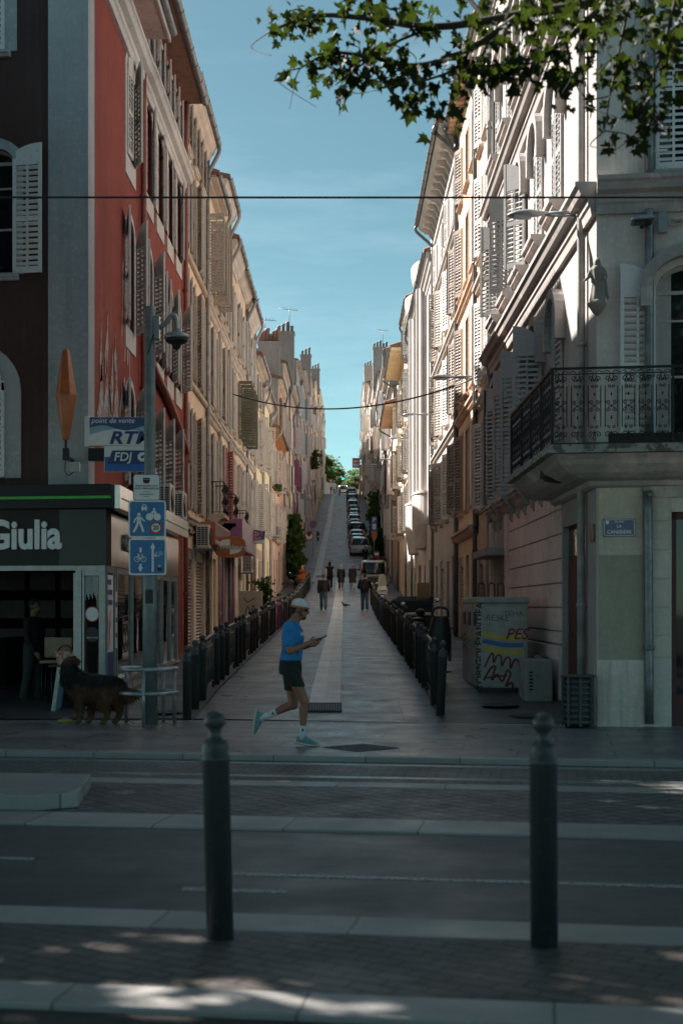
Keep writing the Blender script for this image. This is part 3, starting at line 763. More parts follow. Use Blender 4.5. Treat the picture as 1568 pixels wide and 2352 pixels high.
building('town_house', 'beige house with thick brown ledges and closed grey shutters beside the red house', 'L', 35.8, 41.5, 14.6, P_beige,
    storeys(X3, [(3.7, 6.3), (7.15, 9.7), (10.35, 12.7)], 1.0, sm=[S_grey, S_old], mode=[(165, 11), (170, 19), (165, 8)], sill=None) + storeys(X3, [(13.0, 14.2)], .9, sm=S_old, mode=[AJ2]) + G([('roller', 2.2, 2.7, M_roll), ('roller', 2.2, 2.7, M_roll)], 5.7),
    strings=[(7.1, 'flat', M_stonew), (10.3, 'flat', M_stonew), (3.5, 'string', None)], pipes=[(5.6, M_zinc, None)])
X2 = [.95, 2.85]
building('town_house', 'narrow beige house under a row of round eave tiles with flaking brown shutters high up', 'L', 41.5, 45.5, 13.6, P_sand,
    storeys(X2, [(3.7, 6.2), (7.0, 9.4)], 1.0, sm=[S_grey, S_white], mode=[(165, 17), (165, 12)]) + storeys(X2, [(10.3, 12.6)], 1.0, sm=S_old, mode=[(95, 88)]) + G([('roller', 2.4, 2.8, M_roll), ('door', 1.0, 2.5, S_brown)], 4),
    cornice='tile', strings=[(6.75, 'string', None), (9.95, 'string', None), (3.4, 'small', None)], pipes=[(3.9, M_pvc, None)])
building('town_house', 'cream house with a moulded cornice and a pink shutter, above the purple shopfront', 'L', 45.5, 49.5, 14.6, P_sand,
    storeys(X2, [(3.7, 6.2)], 1.0, sm=[S_grey, S_pink], mode=[(165, 16), (165, 30)]) + storeys(X2, [(7.0, 9.4), (10.4, 12.6)], 1.0, sm=[S_grey, S_grey], mode=[(165, 19), (165, 12)]) + G([('roller', 1.4, 2.7, M_roll), ('shop', 1.8, 2.7, M_purple)], 4),
    strings=[(6.8, 'string', None), (10.0, 'string', None), (3.4, 'small', None)], pipes=[(3.9, M_pvc, None)], roof_h=1)
building('town_house', 'ochre house with moulded cornice next to the house with the pink shutter', 'L', 49.5, 53.5, 13.6, P_ochre,
    storeys(X2, LV, 1.0, sm=[S_grey, S_white], mode=[(165, 13), (165, 9), (165, 16)]) + G([('shop', 1.8, 2.7, M_purple), ('door', 1.0, 2.4, S_grey)], 4),
    strings=[(6.7, 'string', None), (9.8, 'string', None), (3.3, 'small', None)], pipes=[(.1, M_pvc, None)])
building('town_house', 'beige house with wide open olive green shutters on the left side', 'L', 53.5, 58.5, 13.4, P_beige,
    storeys([1.1, 3.6], [(3.9, 6.1), (10.2, 12.2)], 1.0, sm=[S_grey, S_white], mode=[(165, 13), (165, 16)]) + storeys([1.1, 3.6], [(7.1, 9.3)], 1.05, sm=S_olive, mode=[(92, 86)]) + G([('roller', 1.8, 2.6, M_roll), ('door', 1.0, 2.4, S_brown)], 5),
    strings=[(6.7, 'string', None), (9.8, 'string', None)], pipes=[(4.9, M_zinc, None)], cornice='small', extra=dado(P_yellow))
building('town_house', 'sand coloured house with a stepped cornice beyond the olive shutters', 'L', 58.5, 63.5, 13.2, P_sand,
    storeys([1.1, 3.6], LV, 1.0, rise=.3, sm=[S_grey, S_white], mode=[(165, 13), (165, 16)]) + G([('door', 1.2, 2.6, S_olive), ('shop', 1.9, 2.6, P_orange)], 5),
    strings=[(6.7, 'string', None)], pipes=[(4.9, M_pvc, None)], extra=dado(P_orange))
building('town_house', 'pale yellow house with grey white shutters halfway along the left side', 'L', 63.5, 70, 11.6, P_yellow,
    storeys([1.2, 3.2, 5.3], [(3.9, 6.1), (7.0, 9.2)], 1.0, sm=[S_white, S_grey], mode=[(165, 13), (95, 30), (165, 11)]) + storeys([1.2, 3.2, 5.3], [(9.7, 11.0)], .9, sm=S_grey, mode=[(165, 22)]) + G([('door', 1.2, 2.6, P_orange), ('shop', 1.9, 2.6, S_blue)], 6.5),
    cornice='tile', pipes=[(6.4, M_pvc, None)], extra=dado(P_salmon))
building('town_house', 'light cream house with plain face and a long grey downpipe', 'L', 70, 77, 10.8, P_cream,
    storeys([1.2, 3.5, 5.8], [(3.8, 6.0), (7.2, 9.3)], 1.0, sm=[S_white, S_grey], mode=[(165, 13), (95, 30), (165, 11)]) + G([('door', 1.2, 2.5, S_olive), ('door', 1.2, 2.5, S_brown)], 7),
    cornice='small', pipes=[(6.9, M_pvc, None), (.2, M_pvc, None)])
building('town_house', 'low pink house under an orange boarded eave', 'L', 77, 88, 9.4, P_pink,
    storeys([1.4, 4.1, 6.9, 9.6], [(3.6, 5.6), (6.6, 8.6)], 1.0, sm=[S_white, S_grey], mode=[(165, 13), (95, 30)]) + G([('shop', 2, 2.6, P_orange), ('door', 1.2, 2.5, S_brown), ('roller', 2, 2.6, M_roll)], 11),
    cornice='wood', trim=P_orange, pipes=[(.3, M_pvc, None)], over=.55)
M_terr = plaster('bare_gable', (.31, .285, .275), .7)
def far_row(side, spec, cols_, seed):
    q = random.Random(seed)
    for z0, z1, H, wl, sm, lab in spec:
        W_ = z1 - z0; n = max(2, int(W_ / 2.9)); far = z0 > 100; xs = cols(W_, n); g = gz(z1) - gz(z0); Ht = H + g * .6
        lv = [(a, a + 2.0) for a in [3.6 + q.uniform(-.2, .2) + 3.25 * k for k in range(8)] if a + 2.3 < Ht - .3]
        def gable(root, X, Wd, z0=z0, Ht=Ht):
            x = X(0); d = -.06 if side == 'L' else .06
            MB().prism([(.02, -2), (8.5, -2), (8.5, Ht), (4.3, Ht + 1.2), (.02, Ht)], min(x, x + d), max(x, x + d), 'x').build('gable', M_terr, root)
            if far: MB().box(.1, -.1, 0, 2.4, .0, .01).build('band', M_stonew, root) if False else None
        building('town_house', lab, side, z0, z1, Ht, wl, storeys(xs, lv, 1.05, sm=[sm, S_white], mode=[(165, 13), (165, 16)]) + ([] if far else G([('shop', 2.2, 2.6, S_brown), ('door', 1.1, 2.5, S_blue), ('roller', 2.2, 2.6, M_roll)], W_)),
                 cornice=q.choice(('small', 'string', 'tile' if z0 < 150 else 'small')), far=far, tiles=False, pipes=[(W_ - .2, q.choice((M_zinc, M_pvc)), None)], over=.2, roof_h=1.2, extra=gable, eave='gutter' if z0 < 150 else None)
far_row('L', [(88, 95, 13.0, P_pink, S_brown, 'grey gabled pink house with dark shutters just past the low orange eave'), (95, 104, 14.6, P_rose, S_grey, 'rose house above the climbing vine on the left climb'),
    (104, 112, 13.2, P_cream, S_white, 'cream house after the vine on the left climb'), (112, 121, 14.2, P_salmon, S_mag, 'salmon house with magenta shutters on the left climb'),
    (121, 131, 16.6, P_greyl, S_white, 'tall pale grey house behind the chimney tower on the left climb'), (131, 143, 15.2, P_beige, S_blue, 'beige house with blue shutters on the left climb'),
    (143, 156, 16.8, P_greyl, S_grey, 'grey house with white sills on the left climb'), (156, 168, 15.6, P_pink, S_grey, 'pink house by the palm balcony on the left climb'),
    (168, 182, 17.4, P_rose, S_blue, 'rosy house by the high globe lamp on the left climb'), (182, 198, 16.4, P_greyl, S_brown, 'grey house with brown shutters above the globe lamp'),
    (198, 214, 17.8, P_cream, S_grey, 'tall cream house high on the left side'), (214, 232, 16.8, P_greyl, S_grey, 'light grey house high on the left side of the hill'),
    (232, 250, 17.6, P_beige, S_brown, 'beige house near the left top of the hill'), (250, 270, 16.8, P_greyl, S_white, 'pale house last but one at the left top'), (270, 290, 16.0, P_salmon, S_grey, 'orange tinted house at the left top of the hill')], 0, 5)
# --- right side
def rustic(root, X, Wd, s0, s1, zs, th, pr=.03):
    mb = MB()
    for a, b in zip(zs, zs[1:]): mb.box(min(X(s0), X(s1)), -pr, a + th / 2, max(X(s0), X(s1)), .01, b - th / 2)
    return mb
ZS = [1.06, 1.27, 1.66, 2.06, 2.46, 2.86, 3.26, 3.62]
def ext_R1(root, X, Wd):
    rustic(root, X, Wd, 3.15, 10.3, ZS, .028).build('rustication', P_rpink, root, bevel=.006)
    MB().box(X(10.3), -.06, -1.5, X(3.15), .01, 1.03).build('plinth', P_rpink, root, bevel=.01)
    for s in (10.3, 13.6): MB().box(X(s + .42), -.09, -1.5, X(s), .01, 3.65).build('pilaster', P_rpink, root)
    MB().box(X(13.6), -.5, 2.78, X(10.7), .01, 2.95).build('canopy_slab', P_rose1, root, bevel=.02)
P_rpink = plaster('corner_pink', (.84, .635, .58), .3, (.25, .2, .18), (.60, .50, .455))  # copy of the corner paint, lightened to lift the shade on the ground floor
P_rose1 = plaster('corner_render', (.385, .352, .332), .28, (.25, .2, .18), (.60, .50, .455))  # same corner paint, toned down to offset the sun on the upper wall
S_white_sun = worn('shutter_white_sunlit', (.42, .415, .405), (.34, .31, .29), .25, .6, 20)  # copy of the white shutter paint, darkened to offset full sun
RK = dict(w=1.02, rise=.42, sm=S_white_sun, fm=M_frame)
xr = [3.5, 5.75, 8.0, 10.25, 12.6]
R1 = building('corner_building', 'pale pink white corner building with arched hooded windows and an iron balcony', 'R', 19.96, 34.2, 16.4, P_rose1,
    [dict(xs=xr, zs=4.0, zt=6.65, mode=[(8, 4), (38, 80), (24, 60), (20, 40), (35, 30)], hood=1, sill='big', **RK), dict(xs=xr, zs=8.25, zt=10.3, mode=[(3, 2), (2, 2), (5, 45), (30, 55), (28, 50)], hood=1, sill='big', **RK),
     dict(xs=xr, zs=11.85, zt=13.7, mode=[(2, 2), (12, 4), (2, 2)], hood=1, sill='big', **RK), dict(xs=[2.0], zs=0, zt=2.95, w=2.2, kind='door', dm=worn('maroon', (.09, .022, .025), (.05, .03, .03), .3), step=False),
     dict(xs=[11.9], zs=0.2, zt=2.4, w=1.0, kind='door', dm=S_grey)],
    trim=P_rose1, strings=[(7.65, 'double', None), (11.15, 'double', None), (3.95, 'string', None), (14.2, 'string', None)], pipes=[(.78, M_pvc, None), (13.95, M_pvc, None)], extra=ext_R1, base=0, over=.5)
mar = worn('maroon', (.09, .022, .025), (.05, .03, .03), .3)
def ext_R1f(root, X, Wd):
    MB().box(.64, -.07, 3.2, Wd, .01, 3.36).build('lintel_band', P_rose1, root)
    mb = MB()
    for a, b in zip([.96] + ZS[1:-2], ZS[1:-1]): mb.box(.72, -.035, a + .015, 1.0, .01, b - .015); mb.box(1.0, -.03, a + .015, 1.02, .01, b - .015)
    mb.build('rustication', plaster('olive_grey', (.58, .52, .45), .35), root)
    MB().box(.0, -.07, -.5, .66, .01, .93).build('plinth', plaster('plinth_render', (.68, .60, .53), .5), root, bevel=.02)
    MB().box(.03, -.045, .93, .63, .01, 2.4).build('painted_panel', plaster('grey_green', (.36, .325, .255), .35, (.4, .38, .34), (.30, .29, .25)), root)
    MB().box(.03, -.04, 2.4, .63, .01, 3.36).build('painted_panel', plaster('grey_beige', (.58, .51, .42), .3), root)
    mb = MB(); pipe_path(mb, [(.72, -.1, 12), (.72, -.1, 11), (.72, -.1, 7.45)], .065); pipe_path(mb, [(.72, -.1, 7.2), (.72, -.1, 6.8), (.72, -.1, 4.0)], .06)
    pipe_path(mb, [(.70, -.12, 3.2), (.70, -.12, 3.0), (.72, -.12, .05)], .062); mb.build('downpipe', M_zinc, root)
M_gdark = glass('shop_glass', (.01, .011, .012), .02)
R1f = building('front', 'x', 'F', 0, 9, 16.2, plaster('corner_front', (.64, .585, .53), .3),  # corner paint again, raised in tone to lift this shaded front
    [dict(xs=[1.30, 4.6], w=.98, zs=z0, zt=z1, rise=.35, sm=S_white, mode=[m], hood=hd, sill='small', fm=M_frame) for z0, z1, m, hd in ((4.0, 6.45, (173, 172), 1), (7.75, 10.6, (2, 2), None), (11.6, 13.6, (2, 2), None))]
    + [dict(xs=[2.68, 6.4], w=3.3, zs=0.0, zt=3.0, kind='shop', dm=mar)],
    trim=P_rose1, strings=[(7.65, 'double', None)], depth=.35, noroof=True, eave=None, loc=(XR, 19.96, 0), rz=-TH, Wd=9, base=0, extra=ext_R1f)
rebase(R1f, R1)
building('narrow_house', 'very narrow pink house beside the pale corner building', 'R', 34.2, 37.7, 15.5, P_salmon,
    storeys([1.0, 2.5], [(3.7, 5.9), (6.9, 9.0), (10.2, 12.2), (13.0, 14.6)], .9, sm=[S_white, S_grey], mode=['closed', (25, 20)], band=.12) + G([('door', 1.1, 2.5, S_brown), ('roller', 1.3, 2.6, M_roll)], 3.5),
    strings=[(6.5, 'string', None), (9.6, 'string', None)], pipes=[(3.4, M_dkpipe, None)], cornice='mould')
building('town_house', 'orange beige house with bare window openings on the sunny side', 'R', 37.7, 44, 15.9, P_ochre,
    storeys([1.1, 3.1, 5.2], [(3.9, 6.2), (7.2, 9.4), (10.4, 12.4), (13.2, 14.8)], 1.0, sm=[S_brown, S_white], mode=['none', 'none', (20, 20), 'none'], band=.14) + G([('roller', 1.8, 2.6, M_roll), ('door', 1.1, 2.6, S_blue), ('roller', 1.5, 2.6, M_roll)], 6.3),
    strings=[(6.8, 'string', None), (10.0, 'string', None), (3.3, 'small', None)], pipes=[(6.2, M_dkpipe, None)], cornice='wood', trim=P_salmon)
building('town_house', 'ivory house with a heavy bracketed cornice on the right', 'R', 44, 55.9, 15.9, P_ivory,
    storeys([1.5, 4.4, 7.4, 10.4], [(3.9, 6.1), (7.1, 9.3), (10.3, 12.3)], 1.0, sm=[S_brown, S_white, S_old], mode=[(25, 20), (18, 20), (60, 30)], band=.12) + storeys([1.5, 4.4, 7.4, 10.4], [(13.2, 14.7)], 1.0, sm=S_grey, mode=['closed', (15, 10)]) + G([('shop', 2.2, 2.6, P_salmon), ('door', 1.1, 2.5, S_brown), ('roller', 2.0, 2.6, M_roll), ('door', 1.1, 2.5, S_blue)], 11.9),
    strings=[(6.7, 'string', None), (9.9, 'string', None), (12.9, 'string', None)], pipes=[(.15, M_zinc, None), (11.8, M_zinc, None)], cornice='bracket', trim=P_ivory, over=.65)
def ext_R5(root, X, Wd):
    for a in (4.0, 10.5):        # two half-round bays with a deep balcony at their foot
        cx = X(a + 2.4); n = 12
        def ring(r, z): return [(cx - r * math.cos(math.pi * i / n) * 1.35, -r * math.sin(math.pi * i / n) * .42, z) for i in range(n + 1)] + [(cx + r * 1.35, .05, z), (cx - r * 1.35, .05, z)]
        mb = MB(); mb.loft([ring(1.0, 3.2), ring(1.35, 4.2), ring(1.35, 5.5), ring(1.42, 5.52), ring(1.42, 5.62), ring(1.0, 5.63)], 0, False); mb.build('balcony', P_whitew, root)
        mb = MB(); mb.loft([ring(.95, 5.6), ring(.95, 14.6), ring(1.25, 14.8), ring(1.45, 15.3), ring(1.45, 15.45)], 0, False)
        b = mb.build('bay', P_whitew, root)
        for i in (2, 4, 6, 8, 10):
            t = math.pi * i / n; p = (cx - .96 * 1.35 * math.cos(t), -.96 * .42 * math.sin(t), 0)
            MB().box(-.05, -.05, 5.7, .05, .03, 14.5).build('rib', P_whitew, b, p)
    mb = MB()
    for k in range(7): mb.box(X(14.9), -.08, 6.0 + k * .0, X(14.75), .01, 14.5)
    mb.build('pilaster', P_whitew, root)
building('art_deco_house', 'white house with rounded bays and curved balconies in full sun', 'R', 55.9, 73, 14.6, P_whitew,
    storeys([2.2, 3.4, 9.6, 15.6], [(6.4, 8.3), (9.6, 11.5)], .8, sm=S_white, mode=['none'], sill=None) + G([('shop', 2.2, 2.6, P_pink), ('door', 1.1, 2.5, S_brown), ('shop', 2.4, 2.6, S_pink), ('roller', 2.0, 2.6, M_roll)], 17.1),
    trim=P_whitew, extra=ext_R5, cornice='mould', pipes=[(17.0, M_zinc, None)])
building('town_house', 'tall pale house with white open shutters just beyond the white rounded one', 'R', 73, 80, 15.8, P_ivory,
    storeys([1.3, 3.5, 5.7], [(3.9, 6.1), (7.1, 9.2), (10.2, 12.2), (13.1, 14.7)], 1.0, sm=[S_white, S_brown], mode=[(25, 60), (40, 60), (15, 20)]) + G([('shop', 2.2, 2.6, S_brown), ('door', 1.1, 2.5, S_blue)], 7), pipes=[(6.9, M_zinc, None)], strings=[(6.7, 'string', None), (9.8, 'string', None)])
building('town_house', 'cream house under a jutting tile eave on the right middle', 'R', 80, 91, 14.2, P_cream,
    storeys([1.5, 4.2, 6.9, 9.5], [(3.8, 5.9), (7.0, 9.1), (10.2, 12.1)], 1.0, sm=[S_grey, S_brown, S_white], mode=[(25, 60), (40, 60), (15, 20)]) + G([('shop', 2.2, 2.6, S_grey), ('door', 1.1, 2.5, S_blue), ('roller', 2, 2.6, M_roll)], 11), pipes=[(10.9, M_zinc, None)], cornice='wood', trim=P_sand, over=.9)
building('town_house', 'low ochre house with red tiles and a wooden eave on the right', 'R', 91, 103, 12.0, P_salmon,
    storeys([1.5, 4.5, 7.5, 10.5], [(3.8, 5.9), (7.0, 9.1)], 1.0, sm=[S_olive, S_white], mode=[(25, 60), (40, 60), (15, 20)]) + G([('shop', 2.2, 2.6, S_grey), ('door', 1.1, 2.5, S_brown), ('roller', 2, 2.6, M_roll)], 12), pipes=[(11.9, M_zinc, None)], cornice='wood', trim=P_sand, over=.9)
far_row('R', [(103, 112, 13.6, P_rose, S_grey, 'rose grey house behind the low ochre one on the right'), (112, 121, 15.0, P_ivory, S_brown, 'ivory house with brown shutters on the right climb'),
    (121, 133, 15.8, P_greyl, S_white, 'pale grey house on the right climb above the parking board'), (133, 146, 14.6, P_salmon, S_olive, 'salmon house behind the dark greenery on the right'),
    (146, 158, 16.8, P_grey, S_grey, 'cement grey house with chimneys on the right climb'), (158, 172, 16.0, P_pink, S_brown, 'pink house midway up the right side of the hill'),
    (172, 187, 17.2, P_greyl, S_grey, 'grey house under the clay pot stack on the right'), (187, 203, 16.6, P_beige, S_white, 'beige house upper right of the hill'),
    (203, 220, 17.6, P_rose, S_grey, 'rose house high on the right side of the hill'), (220, 238, 18.2, P_greyl, S_blue, 'grey house with blue shutters near the right top'),
    (238, 258, 18.0, P_cream, S_grey, 'cream house near the right top of the hill'), (258, 292, 19.0, P_greyl, S_grey, 'tall grey house with balconies at the right top of the hill')], 0, 6)
# chimney stacks on the party walls
M_pot = worn('chimney_pot', (.26, .15, .11), (.2, .17, .15), .5)
def chimney(label, x0, x1, y, z0, z1, pots, d=1.0, m=None):
    t = thing('chimney_stack', label, 'chimney', ((x0 + x1) / 2, y, z0)); w = x1 - x0
    MB().box(-w / 2, 0, 0, w / 2, d, z1 - z0).box(-w / 2 - .06, -.06, z1 - z0, w / 2 + .06, d + .06, z1 - z0 + .14).build('stack', m or M_terr, t)
    for i in range(pots):
        x = -w / 2 + w * (i + .5) / pots; h = .55 + .35 * ((i * 7) % 3) / 2
        MB().lathe([(.13, 0), (.12, h * .8), (.16, h * .82), (.16, h)], 8, (0, d / 2, 0)).build('chimney_pot', M_pot, t, (x, 0, z1 - z0 + .14))
def antenna(label, p, h):
    t = thing('roof_antenna', label, 'antenna', p)
    mb = MB().tube([(0, 0, 0), (0, 0, h)], .03, 5); mb.build('mast', M_zinc, t)
    mb = MB().tube([(-.9, 0, h * .95), (.7, 0, h * .86)], .022, 4)
    for k in range(7): q = -.8 + .22 * k; mb.tube([(q, -.25, h * .945 - q * .056), (q, .25, h * .945 - q * .056)], .014, 4)
    mb.build('rake', M_zinc, t)
chimney('wide grey chimney wall with a row of clay pots at the left skyline', -5.4, -4.05, 89.3, 14.0, 18.2, 6)
chimney('tall grey chimney tower beside the wide chimney wall', -5.65, -4.2, 119, 19, 24.6, 4, 1.4)
chimney('lower grey stack stepping down right of the tall tower', -4.9, -3.75, 160.5, 25.5, 30.0, 3, 1.4)
chimney('last small grey stack on the left skyline', -4.8, -3.6, 209, 33, 36.5, 3, 1.4)
chimney('grey stack with clay pots on the right skyline', 3.4, 5.2, 168, 24, 32.2, 5, 1.4, P_greyl)
chimney('dark grey stack furthest right of the far skyline', 3.9, 5.4, 144, 21, 27.2, 4, 1.4, P_grey)
chimney('pale stack stepping above the rooftops at far right', 3.2, 4.8, 227, 34, 40.0, 4, 1.4, P_rose)
antenna('thin roof antenna on the left skyline chimneys', (-4.6, 119.7, 24.7), 2.2)
antenna('thin roof antenna above the right skyline stack', (4.6, 168.7, 32.3), 2.4)
antenna('thin roof antenna on the wide chimney wall', (-5.0, 90.0, 18.3), 1.7)
# ---------------------------------------------------------------- the corner shop
M_alu = paint('aluminium', (.30, .31, .315), .35, .55, .12, 14)
M_galv = paint('galvanised', (.30, .32, .33), .38, .6, .2, 9, .2)
M_dkgreen = paint('dark_green', (.006, .009, .008), .6, 0, .2, 6)
M_chrome = paint('brushed_steel', (.48, .46, .44), .16, 1, .1, 2.2, .25)
M_green = paint('green_strip', (.06, .42, .07), .4)
M_sign_w = paint('sign_white', (.72, .72, .71), .4, 0, .05)
M_sign_b = paint('sign_blue', (.022, .145, .36), .35, 0, .08)
M_navy = paint('navy', (.018, .045, .16), .4, 0, .1)
M_red = paint('sign_red', (.50, .02, .03), .4)
M_black = paint('black_plastic', (.012, .012, .013), .45, 0, .3, 20)
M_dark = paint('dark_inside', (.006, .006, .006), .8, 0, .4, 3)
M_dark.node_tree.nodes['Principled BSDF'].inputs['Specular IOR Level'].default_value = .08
M_wood = paint('pale_wood', (.33, .24, .15), .5, 0, .25, 5)
M_mirror = glass('side_glass', (.008, .009, .010), .015)
S0 = Vector((-3.72, 22.10, 0)); TF = Matrix.Rotation(-TH, 4, 'Z'); TS = Matrix.Rotation(R(90), 4, 'Z')
shop = thing('corner_shop', 'dark corner bar with lettered fascia, open front and steel side panels', 'shop', tuple(S0))
mb = MB(TF); mb.box(-6.5, -.02, 2.32, .03, .25, 3.2).build('fascia_board', M_dkgreen, shop)
mb = MB(TF); mb.box(-6.5, -.22, 3.2, .17, .3, 3.57).build('upper_fascia', M_dkgreen, shop, bevel=.008)
MB(TF).box(-6.5, -.226, 3.345, .172, -.218, 3.385).build('green_strip', M_green, shop)
MB(TF).box(-.72, -.03, 2.33, .035, -.018, 3.19).build('fascia_panel', paint('near_black', (.012, .015, .017), .3), shop)
t_ = text('lettering', 'Giulia', .62, M_sign_w, shop, (0, 0, 0), (R(90), 0, -TH), .02, 'RIGHT', 0, .02, .84)
t_.location = TF @ Vector((-.68, -.045, 2.78))
sw = MB(TF); sw.tube([(p[0], -.04, p[1]) for p in smooth_path([(-2.05, 2.86, 0), (-1.98, 2.94, 0), (-1.86, 2.94, 0), (-1.80, 2.86, 0), (-1.74, 2.80, 0)], 5)], .03, 6); sw.build('lettering', M_sign_w, shop)
MB(TF).box(-6.5, .0, 2.24, .02, .1, 2.318).build('header', M_alu, shop)
mb = MB(TF)
for x0, x1 in ((-.47, -.375), (-.36, -.33), (-.09, .02)): mb.box(x0, .0, 0, x1, .1, 2.24)
mb.box(-.33, .01, .0, -.09, .09, .12); mb.box(-.33, .01, 2.16, -.09, .09, 2.24); mb.build('door_frame', M_alu, shop)
MB(TF).box(-.33, .045, .12, -.09, .055, 2.16).build('pane', M_mirror, shop)
lf = MB(Matrix.Translation(TF @ Vector((-.50, .04, 0))) @ Matrix.Rotation(R(-112), 4, 'Z'))
lf.box(-.75, -.02, .03, 0, .02, .14).box(-.75, -.02, 2.1, 0, .02, 2.2).box(-.75, -.02, .14, -.67, .02, 2.1).box(-.08, -.02, .14, 0, .02, 2.1).box(-.67, -.02, 1.0, -.08, .02, 1.12)
dl = lf.build('door', M_alu, shop); MB(lf.T).box(-.67, -.004, .14, -.08, .004, 2.1).build('pane', M_mirror, dl)
# stickers in the narrow pane
stk = MB(TF)
for i in range(12): stk.box(-.325 + i * .0185, .034, 1.78 + (i * 37 % 10) * .012, -.317 + i * .0185, .04, 2.15)
stk.build('bead_strings', M_sign_w, shop)
sm_ = MB(TF).prism(circle(-.21, 1.56, .105), .03, .04); sm_.build('sticker', M_sign_w, shop)
MB(TF).prism(circle(-.21, 1.56, .12), .036, .043).build('sticker', M_red, shop)
MB(TF).prism(circle(-.21, 1.24, .115), .03, .04).build('sticker', M_black, shop)
text('lettering', 'SAINT-OMER', .032, M_sign_w, shop, TF @ Vector((-.21, .028, 1.19)), (R(90), 0, -TH), .001)
# street side: local x runs up the street, -y faces the street
mb = MB(TS); mb.box(.05, -.02, 2.32, 9.7, .3, 3.16).build('side_fascia', M_chrome, shop)
MB(TS).box(-.05, -.24, 3.2, 9.75, .3, 3.57).build('side_upper_fascia', M_chrome, shop, bevel=.006)
MB(TS).box(.2, -.247, 3.36, 9.7, -.238, 3.385).build('green_strip', M_green, shop)
mb = MB(TS)
for x in (-.02, .95, 1.15, 2.9, 4.9, 5.1, 6.9, 7.05, 8.4, 9.6): mb.box(x, -.01, 0, x + .09, .08, 2.32)
mb.box(.07, 0, 0, 9.6, .3, .45); mb.box(.07, -.07, .45, 9.6, .08, .51); mb.box(.07, 0, 2.22, 9.6, .08, 2.32); mb.build('side_frame', M_alu, shop)
MB(TS).box(.05, .03, .5, 9.6, .04, 2.24).build('side_pane', M_mirror, shop)
po = MB(TS).box(.1, .012, .55, .9, .026, 2.18).build('poster', M_sign_w, shop)
for i, (s_, z) in enumerate((('LA PAUSE', 2.06), ('QUI TE REMET', 1.90), ('SUR LES RAILS !', 1.74))):
    text('lettering', s_, .115, M_navy, po, TS @ Vector((.5, .008, z)), (R(90), 0, R(90)), .001, 'CENTER', 0, .002, .8)
mb = MB(TS); mb.box(.12, .008, .57, .88, .013, .95); mb.build('poster_band', M_navy, po)
mb = MB(TS)
for pth in (((.3, 1.1), (.38, 1.4), (.32, 1.6)), ((.45, 1.0), (.5, 1.35), (.62, 1.62)), ((.6, 1.05), (.55, 1.3), (.7, 1.45))): ribbon(mb, smooth_path([p + (0,) for p in pth], 5), .05, .012)
mb.build('poster_drawing', M_red, po)
for z in (1.0, 1.25, 1.5, 1.75): MB(TS).box(.98, -.014, z, 1.13, -.008, z + .17).build('notice', M_sign_w, shop)
text('side_lettering', 'Giulia', .38, M_galv, shop, TS @ Vector((2.2, -.05, 2.74)), (R(90), 0, R(90)), .02, 'CENTER', 0, .006)
text('side_lettering', 'Giulia', .40, M_galv, shop, TS @ Vector((6.8, -.05, 2.74)), (R(90), 0, R(90)), .02, 'CENTER', 0, .006)
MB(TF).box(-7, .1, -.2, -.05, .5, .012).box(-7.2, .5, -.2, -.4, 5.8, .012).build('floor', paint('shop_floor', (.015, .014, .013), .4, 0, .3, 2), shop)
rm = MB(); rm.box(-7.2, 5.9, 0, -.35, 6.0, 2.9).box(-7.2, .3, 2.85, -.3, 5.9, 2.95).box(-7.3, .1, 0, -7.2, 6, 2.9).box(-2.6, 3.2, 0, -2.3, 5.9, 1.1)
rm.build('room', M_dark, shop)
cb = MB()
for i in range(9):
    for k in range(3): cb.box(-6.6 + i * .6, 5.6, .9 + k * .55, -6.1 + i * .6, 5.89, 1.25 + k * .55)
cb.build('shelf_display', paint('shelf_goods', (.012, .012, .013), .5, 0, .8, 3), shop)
# things inside the bar
st = thing('bar_stool', 'tall stool with pale wooden back standing in the dark bar', 'stool', tuple(S0 + TF @ Vector((-1.18, 1.2, .012))))
MB().box(-.23, -.02, .82, .23, .02, 1.16).build('backrest', M_wood, st, bevel=.03)
MB().box(-.24, -.36, .74, .24, .02, .79).build('seat', M_wood, st, bevel=.02)
for sx in (-.2, .2):
    for sy in (-.32, -.02): MB().tube([(sx * 1.1, sy, 0), (sx, sy, .75)], .014, 6).build('leg', M_black, st)
bt = thing('table', 'small dark table just inside the open shopfront', 'table', tuple(S0 + TF @ Vector((-.82, .75, .012))))
MB().box(-.3, -.28, .70, .3, .28, .73).build('tabletop', M_black, bt)
for sx in (-.25, .25):
    for sy in (-.22, .22): MB().tube([(sx, sy, 0), (sx, sy, .7)], .016, 6).build('leg', M_black, bt)
bgm = worn('bag_weave', (.55, .10, .06), (.6, .5, .42), .9, .7, 26)
hb = thing('handbag', 'red and white patterned tote bag on the table in the bar', 'bag', tuple(S0 + TF @ Vector((-.86, .62, .742))))
mb = MB(); mb.loft([[(-.11, -.05, 0), (.11, -.05, 0), (.11, .05, 0), (-.11, .05, 0)], [(-.15, -.06, .22), (.15, -.06, .22), (.15, .06, .22), (-.15, .06, .22)]], 0, False); mb.build('bag_body', bgm, hb)
for y in (-.055, .055): MB().tube([(p[0], y, p[1]) for p in circle(0, .2, .11, 12, 0, 180)], .012, 5).build('handle', paint('bag_handle', (.42, .06, .04), .6), hb)
bd = thing('menu_board', 'narrow pale board leaning at the bar entrance beside the dog', 'board', tuple(S0 + TF @ Vector((-.75, -.12, 0))))
MB(Matrix.Rotation(R(8), 4, 'Y')).box(-.03, -.25, 0, .03, .25, .75).build('panel', M_alu, bd); MB(Matrix.Rotation(R(8), 4, 'Y')).box(.031, -.22, .06, .036, .22, .69).build('poster', paint('pale_blue', (.2, .38, .5), .5), bd)
